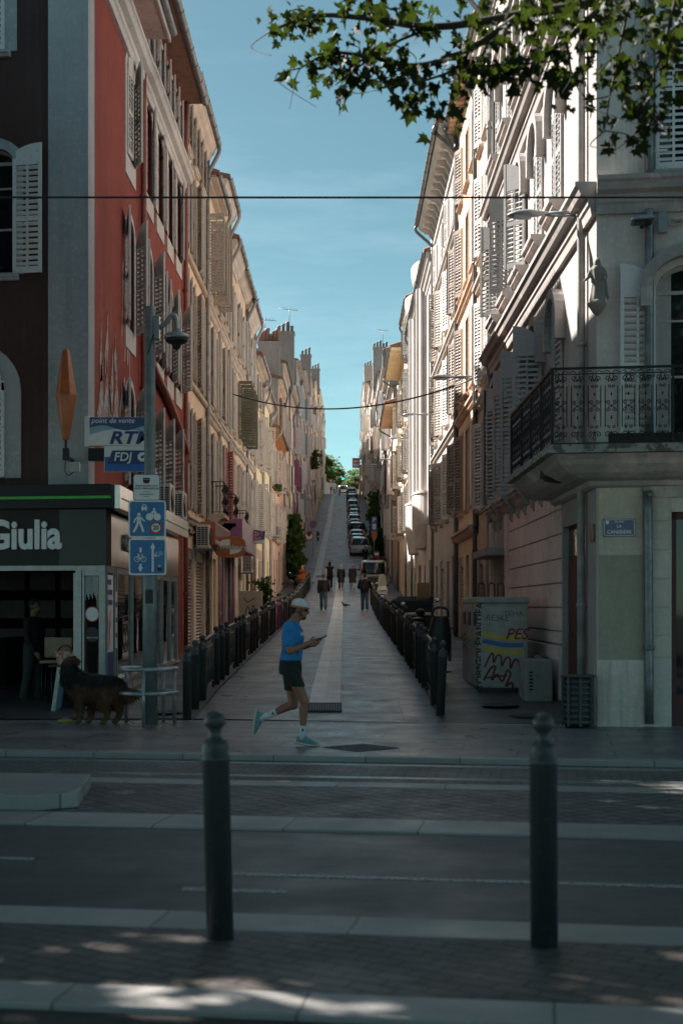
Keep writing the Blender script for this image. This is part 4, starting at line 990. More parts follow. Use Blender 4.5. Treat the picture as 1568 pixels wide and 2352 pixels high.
# ---------------------------------------------------------------- signs on the red house
sg = thing('carrot_sign', 'orange translucent diamond tobacconist sign on the corner of the red house', 'shop sign', (-4.27, 21.85, 3.95))
M_or = paint('orange_plastic', (.42, .11, .03), .35, 0, .2, 3, .05, .2)
b4 = MB(); b4.loft([[(x * w, y * d, z) for x, y in ((-1, 0), (-.5, -1), (.5, -1), (1, 0), (.5, 1), (-.5, 1))] for w, d, z in ((.03, .03, .28), (.06, .05, .31), (.165, .10, .98), (.06, .05, 1.66), (.03, .03, 1.69))], 0, False)
b4.build('lamp_body', M_or, sg, bevel=.012)
MB().tube([(0, .0, -.02), (0, 0, .3)], .02, 8).box(-.045, -.04, -.02, .045, .05, .16).box(-.02, .04, .0, .02, .55, .05).build('bracket', M_black, sg)
MB().box(.06, .0, -.2, .2, .1, -.05).build('junction_box', M_alu, sg)
MB().tube(smooth_path([(0, 0, .02), (-.02, .02, -.18), (.03, .05, -.25), (.1, .05, -.2)], 5), .008, 5).build('cable', M_black, sg)
rt = thing('ticket_sign', 'blue and white transit ticket sign on the red wall above the shop', 'shop sign', (-3.52, 22.3, 4.42))
MB().box(-.5, -.06, -.225, .55, .06, .225).box(-.54, -.05, -.24, -.46, .05, .24).build('panel', M_sign_w, rt, bevel=.008)
MB().prism([(-.455, .08)] + [(-.455 + i * .05, .055 + .04 * math.sin(i * .42)) for i in range(21)] + [(.545, .22), (-.455, .22)], -.066, -.06).build('blue_band', paint('band_blue', (.035, .09, .2), .4), rt)
MB().prism([(-.455, -.06)] + [(-.455 + i * .05, -.05 + .09 * math.sin(i * .16)) for i in range(21)] + [(.545, .10)] + [(.545 - i * .05, .12 + .03 * math.sin((20 - i) * .42 + .6)) for i in range(21)], -.064, -.0605).build('wave', paint('wave_blue', (.26, .40, .5), .4), rt)
text('lettering', 'point de vente', .115, M_sign_w, rt, (-.43, -.068, .165), ext=.001, align='LEFT', shear=.2, bold=.001)
text('lettering', 'RTM', .27, M_navy, rt, (.18, -.068, -.11), ext=.002, shear=.25, bold=.008, sx=1.25)
fj = thing('lottery_sign', 'blue lottery sign with white clover under the ticket sign', 'shop sign', (-3.40, 22.3, 3.99))
MB().box(-.60, -.05, -.03, -.35, .05, .17).build('bracket', M_dkgreen, fj)
MB().box(-.35, -.06, -.2, .42, .06, .2).build('panel', M_sign_w, fj, bevel=.006); MB().box(-.34, -.066, -.195, .41, -.058, .03).build('lower_panel', paint('strong_blue', (.03, .12, .42), .4), fj)
MB().prism([(-.30, -.08), (.26, -.08), (.34, -.03), (.38, .13), (-.22, .13)], -.074, -.066).build('badge', M_navy, fj)
text('lettering', 'FDJ', .19, M_sign_w, fj, (-.06, -.076, .025), ext=.001, shear=.15, bold=.003)
mb = MB()
for a in (45, 135, 225, 315):
    for da in (-24, 24): mb.prism(circle(.25 + .05 * math.cos(R(a + da)), .027 + .05 * math.sin(R(a + da)), .027, 12), -.08 - .0004 * da / 24, -.074)
mb.build('clover', M_sign_w, fj); MB().prism(circle(.27, .045, .012, 10), -.084, -.0805).build('dot', M_red, fj)
# ---------------------------------------------------------------- signpost with camera and three panels
M_post = paint('post_grey', (.17, .19, .195), .45, .35, .2, 5, .2)
sp = thing('signpost', 'thick grey post with dome camera and traffic panels near the dog', 'signpost', (-2.77, 20.3, 0))
MB().lathe([(.11, 0), (.105, 2.2), (.085, 2.25), (.075, 5.9), (.078, 5.92), (.078, 5.96), (.001, 5.97)], 16).build('pole', M_post, sp)
arm = MB(); arm.box(.06, -.06, 5.5, .14, .06, 5.82); arm.tube(smooth_path([(.12, 0, 5.66), (.22, 0, 5.72), (.3, 0, 5.83), (.36, 0, 5.82), (.38, 0, 5.7), (.38, 0, 5.62)], 5), .035, 8)
arm.build('camera_arm', M_alu, sp)
ca = MB().lathe([(.001, .13), (.06, .12), (.075, .08), (.16, .05), (.175, .03), (.175, -.02), (.001, -.021)], 24).build('camera_housing', M_alu, sp, (.38, 0, 5.52))
MB().lathe([(.165, -.022), (.16, -.05), (.12, -.085), (.065, -.1), (.062, -.13), (.04, -.165), (.001, -.175)], 20).build('dome', M_black, ca)
MB().tube(smooth_path([(.07, -.06, 5.55), (.02, -.09, 5.4), (-.07, -.03, 5.1)], 4), .008, 5).build('cable', M_black, sp)
def rrect(w, h, r, n=5):
    out = []
    for cx, cz, a in ((w / 2 - r, h / 2 - r, 0), (-w / 2 + r, h / 2 - r, 90), (-w / 2 + r, -h / 2 + r, 180), (w / 2 - r, -h / 2 + r, 270)):
        out += [(cx + r * math.cos(R(a + 90 * i / n)), cz + r * math.sin(R(a + 90 * i / n))) for i in range(n + 1)]
    return out
def panel(parent, name, w, h, x, z, y, m):
    p = MB().prism(rrect(w, h, .04), y, y + .025).build(name, M_sign_w, parent, (x, 0, z))
    if m: MB().prism(rrect(w - .045, h - .045, .025), y - .003, y + .001).build('field', m, p)
    return p
p1 = panel(sp, 'sign_panel', .385, .375, -.03, 3.37, -.13, None)
e_ = MB()
for seg in ((rrect(.385, .375, .04), rrect(.365, .355, .035)),):
    a, b = seg; k = len(a); e_.add([(p[0], -.133, p[1]) for p in a] + [(p[0], -.133, p[1]) for p in b], [(i, (i + 1) % k, k + (i + 1) % k, k + i) for i in range(k)])
e_.build('border', M_navy, p1)
MB().box(-.05, -.135, .115, .05, -.13, .135).prism([(-.05, .11), (.05, .11), (.045, .075), (.02, .055), (-.02, .055), (-.045, .075)], -.136, -.131).build('camera_icon', M_black, p1)
for s_, z, q in (('ZONE PLACÉE SOUS', .02, .034), ('VIDÉO VERBALISATION', -.018, .034), ('VILLE DE MARSEILLE', -.10, .022), ('Décret du 20 avril', -.062, .014), ('Informations', -.13, .014)):
    text('lettering', s_, q, M_black, p1, (0, -.134, z), ext=.0006, bold=.0004)
p2 = panel(sp, 'sign_panel', .53, .53, -.02, 2.92, -.14, M_sign_b)
Y2 = -.1445
ic = MB()   # pedestrian
ic.prism(circle(-.115, .065, .024, 14), Y2 - .001, Y2); ic.prism([(-.14, .035), (-.09, .035), (-.085, -.05), (-.145, -.05)], Y2 - .002, Y2)
for pth, w in (([(-.125, -.04), (-.15, -.11), (-.19, -.185)], .033), ([(-.105, -.04), (-.075, -.11), (-.05, -.185)], .033), ([(-.135, .03), (-.17, -.01), (-.185, -.055)], .02), ([(-.095, .03), (-.06, -.01), (-.03, -.03)], .02)): ribbon(ic, pth, w, Y2 - .002)
ic.build('pedestrian_icon', M_sign_w, p2)
ic = MB()
for cx in (.035, .145): ribbon(ic, circle(cx, .03, .042, 18, 0, 360.0) + [(cx + .042, .03)], .02, Y2); ic.prism(circle(cx, .03, .034, 14), Y2 - .0015, Y2)
ribbon(ic, [(.035, .03), (.09, .03), (.115, .09)], .014, Y2 - .001); ribbon(ic, [(.07, .085), (.125, .08)], .014, Y2 - .001); ic.prism(circle(.1, .14, .018, 12), Y2 - .002, Y2)
ribbon(ic, [(.062, .075), (.095, .115), (.13, .085)], .03, Y2 - .002); ribbon(ic, [(.062, .08), (.085, .05), (.075, .02)], .02, Y2 - .002); ic.build('cyclist_icon', M_sign_w, p2)
ic = MB().prism([(-.08, .13), (.0, .13), (.0, .17), (-.015, .205), (-.065, .205), (-.08, .17)], Y2 - .001, Y2).box(-.075, Y2 - .001, .115, -.055, Y2, .13).box(-.025, Y2 - .001, .115, -.005, Y2, .13); ic.build('car_icon', M_sign_w, p2)
MB().box(-.062, Y2 - .002, .172, -.018, Y2, .195).build('windscreen', M_sign_b, p2)
MB().prism(circle(.125, -.125, .086, 28), Y2 - .002, Y2).build('limit_ring', M_red, p2); MB().prism(circle(.125, -.125, .063, 28), Y2 - .004, Y2).build('limit_field', M_sign_w, p2)
text('lettering', '20', .085, M_black, p2, (.125, Y2 - .0045, -.125), ext=.0006, bold=.003)
p3 = panel(sp, 'sign_panel', .53, .52, -.015, 2.385, -.14, M_sign_b)
ic = MB()
for cx in (-.15, -.055): ribbon(ic, circle(cx, -.035, .036, 18) + [(cx + .036, -.035)], .009, Y2)
ribbon(ic, [(-.15, -.035), (-.125, .02), (-.075, .02), (-.1, -.035), (-.15, -.035)], .008, Y2); ribbon(ic, [(-.1, -.035), (-.13, .03)], .008, Y2); ribbon(ic, [(-.055, -.035), (-.078, .035), (-.055, .04)], .008, Y2); ribbon(ic, [(-.145, .033), (-.115, .033)], .01, Y2)
ic.build('bicycle_icon', M_sign_w, p3)
ic = MB().box(-.113, Y2 - .001, .06, -.083, Y2, .13).box(-.113, Y2 - .001, -.15, -.083, Y2, -.10).prism([(-.135, -.15), (-.098, -.215), (-.06, -.15)], Y2 - .001, Y2)
ic.box(.06, Y2 - .001, -.215, .09, Y2, .12).prism([(.04, .12), (.075, .2), (.11, .12)], Y2 - .001, Y2); ic.build('arrow_icon', M_sign_w, p3)
MB().prism([(.085, .01), (.11, .06), (.19, .075), (.215, .06), (.21, .02), (.12, -.005)], Y2 - .001, Y2).build('scuff', worn('scuff', (.45, .5, .52), (.05, .16, .34), .6, .5, 30), p3)
MB().prism([(.14, -.10), (.2, -.105), (.205, -.205), (.14, -.2)], Y2 - .002, Y2).build('sticker', M_black, p3); MB().box(.145, Y2 - .003, -.15, .195, Y2 - .002, -.11).build('sticker', M_galv, p3)
MB().box(-.05, -.113, 1.72, .06, -.107, 1.92).build('sticker', M_black, sp)
gd = thing('guard_rail', 'round galvanised rail guarding the foot of the signpost', 'guard rail', (-2.79, 20.3, 0))
for z in (.79, .45): MB().tube([(.40 * math.cos(R(a)), .40 * math.sin(R(a)), z) for a in range(0, 361, 12)], .031, 8, caps=False).build('hoop', M_galv, gd)
for a in (30, 150, 268, 335 - 270): MB().tube([(.40 * math.cos(R(a)), .40 * math.sin(R(a)), 0), (.40 * math.cos(R(a)), .40 * math.sin(R(a)), .8)], .026, 8).build('leg', M_galv, gd)
# ---------------------------------------------------------------- bollards and barriers
M_bol = worn('bollard_paint', (.035, .042, .043), (.075, .08, .08), .12, .42, 20)
M_bolp = worn('bollard_purple', (.25, .075, .19), (.15, .06, .12), .1, .45, 9)
M_bolb = worn('bollard_blue', (.03, .10, .25), (.02, .06, .14), .1, .45, 9)
def bollard_mesh(m):
    pr = [(.066, 0), (.066, .90), (.070, .905), (.070, .92), (.064, .925), (.064, .985), (.058, 1.0), (.036, 1.012), (.031, 1.03), (.031, 1.06)]
    pr += [(max(.031 if a < -50 else .001, .052 * math.cos(R(a))), 1.105 + .052 * math.sin(R(a))) for a in range(-50, 91, 14)]
    return MB().lathe(pr, 18).mesh('bollard', m)
BM = {k: bollard_mesh(m) for k, m in (('d', M_bol), ('p', M_bolp), ('b', M_bolb))}
def bollard(x, y, k, label, group, s=.94, tilt=None, z=None):
    o = put('bollard', BM[k], None, (x, y, (gz(y) if z is None else z) + .0), rnd.uniform(0, 6)); o.scale = (s * 1.04, s * 1.04, s)
    if tilt: o.rotation_euler = tilt
    return tag(o, label, 'bollard', group)
bollard(-.628, 7.22, 'd', 'large blurred bollard close to the viewer, in front of the jogger', 'foreground bollards', 1.0, (0, R(-1.5), 0), -.004)
bollard(.992, 7.05, 'd', 'large blurred bollard close to the viewer at right, below the litter bin', 'foreground bollards', 1.0, (0, R(-.3), 0), -.004)
def fence_parts(L, m):
    a = MB(); r = .024
    a.tube([(0, 0, 0), (0, 0, .93)], r, 8).tube([(0, L, 0), (0, L, .93)], r, 8).tube(smooth_path([(0, -.08, .93), (0, 0, .965), (0, L, .965), (0, L + .08, .93)], 3), .033, 8)
    b = MB(); b.tube([(0, 0, .80), (0, L, .80)], .013, 6).tube([(0, 0, .16), (0, L, .16)], .013, 6)
    n = 5
    for i in range(n):
        y0, y1 = L * i / n, L * (i + 1) / n
        b.tube([(0, y0, .16), (0, y1, .80)], .010, 5).tube([(0, y1, .16), (0, y0, .80)], .010, 5)
    return a.mesh('frame', m), b.mesh('bars', m)
FP = {k: fence_parts(1.45, m) for k, m in (('d', M_bol), ('p', M_bolp), ('b', M_bolb))}
def fence(x, y, k, label, group):
    f = thing('street_barrier', label, 'barrier', (x, y, gz(y)), 0, group); f.rotation_euler = (math.atan((gz(y + 1.4) - gz(y)) / 1.4), 0, 0)
    for nm, me in zip(('frame', 'bars'), FP[k]): put(nm, me, f)
LBG, RBG = 'bollards along the left sidewalk', 'bollards along the right sidewalk'
LFG, RFG = 'barriers along the left sidewalk', 'barriers along the right sidewalk'
lab_l = {0: 'dark bollard nearest the ringed signpost at the mouth of the left sidewalk', 1: 'second dark bollard right of the ringed signpost', 2: 'third dark bollard right of the ringed signpost, before the first barrier'}
y = 20.95; k = 0
while y < 96:
    pur = 47.5 < y < 50.5
    for j in range(3):
        yy = y + j * 1.12
        pk = 'p' if 47.5 < yy < 50.6 else 'd'
        lb = lab_l.get(k) or ('purple painted bollard in the left row by the purple shopfront' if pk == 'p' else 'dark ball topped bollard in the left row climbing the street beyond the first barrier')
        bollard(-2.31, yy, pk, lb, LBG); k += 1
    fy = y + 2.72
    fence(-2.31, fy, 'p' if 45 < fy < 47.6 else 'd', 'dark crossed bar barrier nearest the signpost on the left' if y < 22 else ('purple painted barrier on the left' if 45 < fy < 47.6 else 'dark crossed bar barrier in the left row up the street'), LFG)
    y += 4.75
y = 21.35; k = 0
bollard(1.44, 21.35, 'd', 'leaning dark bollard at the mouth of the right sidewalk', RBG, .98, (R(2), R(2.5), 0)); y = 22.7
while y < 74:
    for j in range(3 if y > 24 else 1):
        yy = y + j * 1.12; pk = 'b' if 52.3 < yy < 55.0 else 'd'
        lb = 'dark bollard behind the leaning one on the right' if y < 24 else ('blue painted bollard in the right row' if pk == 'b' else 'dark ball topped bollard in the right row beyond the child seat bicycle')
        bollard(1.44, yy, pk, lb, RBG)
    fy = y + (2.72 if y > 24 else .5)
    fence(1.44, fy, 'd', 'dark crossed bar barrier nearest the leaning bollard on the right' if y < 24 else 'dark crossed bar barrier in the right row beside parked two wheelers', RFG)
    y += 4.75 if y > 24 else 2.6
# ---------------------------------------------------------------- right corner furniture
bn = thing('litter_bin', 'dark slatted metal litter bin at the foot of the corner pilaster', 'litter bin', (3.24, 19.72, 0))
mb = MB(); mb.lathe([(.185, .02), (.195, .1), (.195, .68), (.185, .7), (.001, .7)], 20); mb.build('liner', M_black, bn)
mb = MB()
for z in (.05, .13, .21, .29, .37, .45, .53, .61): mb.lathe([(.196, z), (.214, z + .004), (.214, z + .058), (.196, z + .062), (.19, z + .03)], 24)
for a in range(0, 360, 45): mb.box(.205, -.018, .03, .225, .018, .7, 0, Matrix.Rotation(R(a), 4, 'Z'))
mb.build('slats', M_bol, bn); MB().lathe([(.17, .7), (.24, .70), (.245, .715), (.24, .73), (.17, .73)], 24).build('rim', M_bol, bn)
M_rec = paint('container_grey', (.36, .35, .34), .5, 0, .18, 3, .15)
rc = thing('recycling_container', 'grey graffitied recycling unit with yellow and blue stripes on the right sidewalk', 'recycling bin', (2.28, 24.3, gz(25)))
W_, L_, H_ = .86, 3.1, 1.62
mb = MB()
for i in range(3): mb.box(.0, i * 1.04, .06, W_, i * 1.04 + 1.0, H_ - .1)
mb.build('body', M_rec, rc, bevel=.035)
MB().box(-.02, -.03, H_ - .1, W_ + .03, L_ + .02, H_).build('lid', M_rec, rc, bevel=.02)
MB().box(.03, .03, 0, W_ - .03, L_ - .05, .06).build('base', M_black, rc); MB().box(-.22, 1.0, .0, .0, 2.9, .03).build('foot_plate', M_galv, rc)
mb = MB()
for i in range(3): mb.box(-.012, i * 1.04 + .28, 1.12, .002, i * 1.04 + .72, 1.36)
mb.build('slot', M_black, rc)
mb = MB(); mb.box(.06, -.012, .16, W_ - .06, .002, H_ - .16); mb.build('end_panel', paint('panel_grey', (.38, .37, .36), .5, 0, .15, 4), rc, bevel=.008)
yl = paint('stripe_yellow', (.62, .42, .05), .5); bl = paint('stripe_blue', (.05, .17, .36), .5)
def wave(z, x0, x1): return [(x0 + (x1 - x0) * i / 16, z + .02 * math.sin(i / 16 * 4.4 + 2.4) - .07 * i / 16 + .04) for i in range(17)]
for z, m in ((1.0, yl), (.88, bl), (.76, yl)):
    g_ = MB(); ribbon(g_, wave(z - .06, .08, W_ - .08), .075, -.014); g_.build('stripe', m, rc)
for i in range(3):
    for z, m in ((.95, yl if i < 2 else M_black), (.84, bl if i < 2 else M_black), (.73, yl if i < 2 else M_black)):
        g_ = MB(Matrix.Rotation(R(-90), 4, 'Z')); ribbon(g_, [(-(i * 1.04 + .15 + q * .07), z - .1 + .1 * math.sin(q / 10 * 3)) for q in range(11)], .05, -.002); g_.build('stripe', m, rc)
gr = paint('spray_red', (.16, .012, .012), .5); gk = paint('spray_black', (.015, .015, .018), .5)
g_ = MB(); ribbon(g_, smooth_path([(.12, .42, 0), (.2, .60, 0), (.26, .66, 0), (.27, .5, 0), (.33, .62, 0), (.40, .6, 0), (.41, .44, 0), (.48, .58, 0), (.55, .56, 0), (.56, .4, 0), (.63, .55, 0), (.70, .5, 0), (.72, .25, 0)], 5), .03, -.016)
ribbon(g_, smooth_path([(.1, .2, 0), (.22, .4, 0), (.3, .42, 0), (.24, .2, 0), (.33, .3, 0), (.42, .18, 0), (.5, .36, 0), (.56, .3, 0), (.48, .1, 0), (.58, .16, 0), (.6, .06, 0)], 5), .034, -.016); ribbon(g_, [(.12, .24), (.5, .28)], .03, -.0165); g_.build('graffiti', gr, rc)
text('graffiti', 'PES', .26, paint('spray_rust', (.22, .035, .02), .5), rc, (.66, -.017, .98), ext=.001, shear=.3, bold=.004)
text('graffiti', 'YOB*GOLF*ANTIFA', .17, gk, rc, (.035, -.004, .78), (R(90), R(-90), 0), .001, 'CENTER', 0, .003)
text('graffiti', 'RESKE', .15, gk, rc, (.33, -.014, 1.26), ext=.001, shear=.2, bold=-.002); text('graffiti', 'TEHA', .14, gk, rc, (.62, -.0145, 1.33), ext=.001, shear=-.2, bold=-.002)
mb = MB()
for x in (.06, .24, .40): mb.tube([(p[0], .5, p[1]) for p in [(x, 1.6), (x, 1.82)] + circle(x + .05, 1.82, .05, 8, 180, 0) + [(x + .1, 1.6)]], .015, 6)
mb.build('lifting_hook', paint('rust', (.12, .035, .025), .7), rc)
cbk = thing('concrete_block', 'low concrete plinth with slots between the recycling unit and the wall', 'plinth', (2.93, 23.0, gz(23)))
MB().box(0, 0, -.2, .44, .9, .69).build('block', worn('concrete', (.30, .285, .27), (.2, .185, .17), .4, .85, 3), cbk, bevel=.02)
mb = MB()
for k in range(6): mb.box(.06, -.006, .2 + k * .055, .12, .004, .23 + k * .055)
mb.build('slot', M_black, cbk)
tag(MB().prism([(.02, -.05), (-.02, .62), (.04, .66), (.1, .64), (.12, -.05)], 0, .9, 'y').build('dark_panel', M_black, loc=(3.33, 24.0, gz(24))), 'dark board leaning between the recycling unit and the pink wall', 'board')
# street name plates
def nameplate(name, label, loc, rz, w=.44, h=.245, full=True):
    t = thing(name, label, 'street sign', loc, rz)
    p = MB().box(-w / 2, -.008, -h / 2, w / 2, 0, h / 2).build('plate', paint('enamel_blue', (.012, .026, .135), .3, 0, .1, 5, .05, .5), t, bevel=.004)
    b = MB(); q = [(-w / 2 + .03, -h / 2 + .012), (w / 2 - .03, -h / 2 + .012), (w / 2 - .012, -h / 2 + .03), (w / 2 - .012, h / 2 - .03), (w / 2 - .03, h / 2 - .012), (-w / 2 + .03, h / 2 - .012), (-w / 2 + .012, h / 2 - .03), (-w / 2 + .012, -h / 2 + .03), (-w / 2 + .03, -h / 2 + .012)]
    ribbon(b, q, .007, -.0085); ribbon(b, [(-.065, .075), (.065, .075)], .004, -.0085)
    b.prism([(-w / 2 + .035, .055), (-w / 2 + .035, .10), (-w / 2 + .08, .10), (-w / 2 + .08, .06), (-w / 2 + .057, .045)], -.011, -.008); b.build('border', M_sign_w, t)
    if full:
        text('lettering', '1er Arrt', .04, M_sign_w, t, (0, -.0095, .09), ext=.0008, shear=.1); text('lettering', 'LA', .06, M_sign_w, t, (0, -.0095, .018), ext=.0008, bold=.001)
        text('lettering', 'CANEBIÈRE', .066, M_sign_w, t, (0, -.0095, -.062), ext=.0008, bold=.001)
    return t
c1 = Vector((XR, 19.96, 0))
pp = c1 + U * .31 + Vector((0, 0, 2.78)) + Vector((-.15, -1, 0)) * .055
nameplate('street_nameplate', 'blue enamel street plate lettered La Canebière on the corner pilaster', tuple(pp), -TH)
tag(MB().box(-.03, -.14, -.12, 0, .14, .12).build('street_plate', worn('enamel_rust', (.35, .2, .15), (.02, .04, .15), .6, .4, 14), loc=(XR - .012, 20.2, 2.72)), 'rusted plate on the side of the corner pilaster', 'street sign')
# statue niche, floodlights, meter plate on the corner building
M_stat = plaster('statue_stone', (.27, .255, .225), .6)
stt = thing('madonna_statue', 'weathered stone statue of a robed woman on a bracket at the building corner', 'statue', (3.52, 19.80, 5.9), R(-20))
stt.scale = (.86, .86, .86)
def stat(mb):
    mb.loft([[(rx * math.cos(R(a)) * (1 + .07 * math.cos(R(a * 7))) + ox, ry * math.sin(R(a)) * (1 + .07 * math.cos(R(a * 7))), z) for a in range(0, 360, 10)] for z, rx, ry, ox in ((.04, .125, .10, 0), (.15, .115, .095, .005), (.32, .10, .085, .015), (.45, .115, .085, .01), (.55, .12, .08, 0), (.6, .075, .06, 0))])
    mb.ell((0, -.01, .665), (.045, .052, .062)); mb.ell((0, .012, .67), (.056, .055, .072)); mb.loft([[(rx * math.cos(R(a)), .02 + .05 * math.sin(R(a)), z) for a in range(0, 360, 20)] for z, rx in ((.35, .11), (.55, .10), (.65, .06))])
    mb.cone((-.10, 0, .55), .035, (-.14, -.04, .42), .03).cone((-.14, -.04, .42), .028, (-.19, -.10, .36), .018); mb.cone((.10, 0, .55), .035, (.15, -.04, .42), .03).cone((.15, -.04, .42), .028, (.15, -.12, .38), .018)
    mb.cone((.12, .0, .42), .03, (.17, .02, .08), .022)
blob('figure', stat, M_stat, stt, .009, 2)
MB().lathe([(.02, -.2), (.08, -.14), (.13, -.06), (.15, -.03), (.15, .0), (.13, .02), (.12, .05), (.001, .05)], 12).build('bracket', M_stat, stt)
def flood(label, loc, rot, s=1):
    t = thing('floodlight', label, 'floodlight', loc); t.rotation_euler = rot
    MB().prism([(-.2 * s, 0), (-.16 * s, .07 * s), (.16 * s, .09 * s), (.2 * s, .02 * s)], -.3 * s, 0, 'y').build('housing', M_galv if s < .9 else M_black, t, bevel=.01)
    MB().box(-.15 * s, -.25 * s, -.012, .15 * s, -.05 * s, -.001).build('lens', M_pane, t); MB().box(-.03, -.05, 0, .03, .12 * s, .14 * s).build('bracket', M_black, t)
flood('grey floodlight on the shaded wall above the corner balcony', tuple(c1 + U * .62 + Vector((-.03, -.18, 6.95))), (R(-8), 0, -TH), .8)
flood('black floodlight under the balcony slab', (3.0, 21.0, 3.55), (R(10), R(-12), R(60)), .9)
pl = thing('number_plate', 'small plate numbered 75687 above the corner window', 'wall plate', tuple(c1 + U * 1.1 + Vector((-.01, -.06, 7.02))), -TH)
MB().box(-.1, -.01, -.04, .1, 0, .04).build('plate', M_stonew, pl); text('lettering', '75687', .07, M_black, pl, (0, -.012, 0), ext=.001)
MB().box(-.26, -.1, -.16, -.14, .0, .12).build('meter_box', M_alu, pl)
# ---------------------------------------------------------------- corner balcony
M_rail = paint('wrought_iron', (.016, .016, .018), .5, .3, .3, 20)
bal = thing('corner_balcony', 'corner balcony with black wrought iron scrollwork on a stone slab', 'balcony', (XR, 19.96, 3.1))
def bring(d, z, yend): 
    x = -d; y = .15 * d - 1.1 * d
    return [(5.2, -.78 - 1.1 * d, z), (x, y, z), (x, yend, z), (.05, yend, z), (.05, .2, z), (5.2, -.5, z)]
MB().loft([bring(.80, .655, 4.12), bring(.80, .70, 4.12), bring(.77, .705, 4.10), bring(.77, .77, 4.1)], 0, False).build('slab', worn('slab_stone', (.29, .275, .245), (.10, .09, .08), .55, .85, 4), bal)
MB().loft([bring(.05, .24, 3.6), bring(.11, .27, 3.65), bring(.13, .33, 3.68), bring(.3, .36, 3.8), bring(.45, .42, 3.9), bring(.58, .52, 4.0), bring(.62, .58, 4.03), bring(.70, .65, 4.05)], 0, False).build('cove', P_rose1, bal)
def spiral(c, r, turns, a0, sx=1, n=13):
    return [(c[0] + sx * r * (.12 + .88 * i / n) * math.cos(a0 + turns * 2 * math.pi * i / n), c[1] + r * (.12 + .88 * i / n) * math.sin(a0 + turns * 2 * math.pi * i / n)) for i in range(n + 1)]
def scrolls(mb, x0, w=.215):
    T = lambda pts, r=.0062: mb.tube([(x0 + p[0], 0, p[1]) for p in pts], r, 4, 0, True, None, False)
    for s in (-1, 1):
        T(spiral((s * .052, .10), .046, 1.35, 1.2, s) + [(s * .02, .05), (0, .03)]); T(spiral((s * .052, .855), .046, 1.35, -1.2 - 2.7, s) + [(s * .02, .91), (0, .93)])
        T(spiral((s * .03, .205), .024, 1.2, 0, s)); T(spiral((s * .03, .75), .024, 1.2, 3, s))
        T(spiral((s * .045, .43), .032, 1.3, 1.5, s)); T(spiral((s * .045, .545), .032, 1.3, -1.5, s)); T([(s * .045, .46), (s * .008, .487), (s * .045, .515)])
        T([(s * .082, .20), (s * .082, .76)], .007)
        T([(s * w / 2, .945), (s * w / 4, .965), (s * .02, .94)])
    for z, q in ((.645, .03), (.33, .03), (.487, .02), (.13, .022), (.83, .022)): mb.prism([(x0 - .014, z), (x0, z - q), (x0 + .014, z), (x0, z + q)], -.005, .005)
dd = .72
A_ = Vector((-dd, .15 * dd - 1.1 * dd, .80)); LS = 4.05 - A_.y; LF = 3.6
for nm, T, L in (('street_railing', Matrix.Translation(A_) @ Matrix.Rotation(R(90), 4, 'Z'), LS), ('front_railing', Matrix.Translation(A_) @ Matrix.Rotation(-TH, 4, 'Z'), LF)):
    mb = MB(T); mb.box(0, -.02, .985, L, .02, 1.015).box(0, -.012, -.03, L, .012, -.005).box(0, -.008, .915, L, .008, .93)
    n = int(L / .215)
    for k in range(n):
        if nm == 'front_railing' and 7 <= k <= 12: continue
        scrolls(mb, (k + .5) * L / n)
    for q in ((0, 1.6, 3.4) if nm == 'front_railing' else (0, 1.1, 2.2, 3.3, L - .02)): mb.box(q - .016, -.018, -.1, q + .016, .018, 1.0)
    if nm == 'front_railing':
        for cx in (2.0, 2.75):
            for c, r, a, sx in (((cx - .25, .7), .13, 0, 1), ((cx + .2, .75), .11, 2, -1), ((cx - .15, .3), .17, 3, 1), ((cx + .25, .3), .14, 1, -1), ((cx, .52), .1, 5, 1), ((cx - .3, .1), .07, 1, 1), ((cx + .1, .12), .08, 2, -1)):
                mb.tube([(p[0], 0, p[1]) for p in spiral(c, r, 1.6, a, sx, 20)], .007, 4, 0, True, None, False)
    mb.build(nm, M_rail, bal)
MB(Matrix.Translation(A_) @ Matrix.Rotation(-TH, 4, 'Z')).box(.75, .05, -.03, 3.4, .12, .12).build('planter_screen', M_dkgreen, bal)
MB(Matrix.Translation(A_) @ Matrix.Rotation(R(90), 4, 'Z')).box(3.4, -.14, -.08, 3.6, -.02, .0).build('bracket', M_rail, bal)
# ---------------------------------------------------------------- air conditioners, shop signs, lamps, cables
M_acw = paint('aircon_white', (.55, .54, .51), .45, 0, .1, 5)
def aircon(label, z, Y, s=1, w=.80, h=.62, d=.34):
    t = thing('air_conditioner', label, 'air conditioner', (XL, Y, z), 0, 'air conditioners on the left walls')
    MB().box(.10, 0, 0, .10 + d, w, h).build('casing', M_acw, t, bevel=.02)
    mb = MB(); mb.box(.13, -.006, .06, .07 + d, .004, h - .06); mb.build('coil', M_black, t)
    mb = MB()
    for i in range(11): mb.box(.125, -.014, .06 + i * (h - .13) / 10, .075 + d, -.007, .06 + i * (h - .13) / 10 + .012)
    for i in range(4): mb.box(.125 + i * (d - .05) / 3, -.016, .06, .137 + i * (d - .05) / 3, -.0141, h - .06)
    mb.build('grille', M_acw, t)
    mb = MB()
    for yy in (.06, w - .1): mb.box(0, yy, -.04, .5, yy + .03, -.003); mb.box(0, yy, -.3, .03, yy + .03, -.04)
    mb.build('bracket', M_galv, t)
    MB().lathe([(.25, 0), (.26, .012), (.001, .014)], 20, T=Matrix.Translation((.10 + d, w * .45, h / 2)) @ Matrix.Rotation(R(90), 4, 'Y')).build('fan_grille', M_black, t)
aircon('outdoor cooling unit nearest the signpost above the bar fascia', 3.62, 29.6)
aircon('outdoor cooling unit above the far end of the bar fascia', 3.65, 31.9)
aircon('small cooling unit behind the signpost high on the bar wall', 3.75, 27.0, 1, .7, .6, .3)
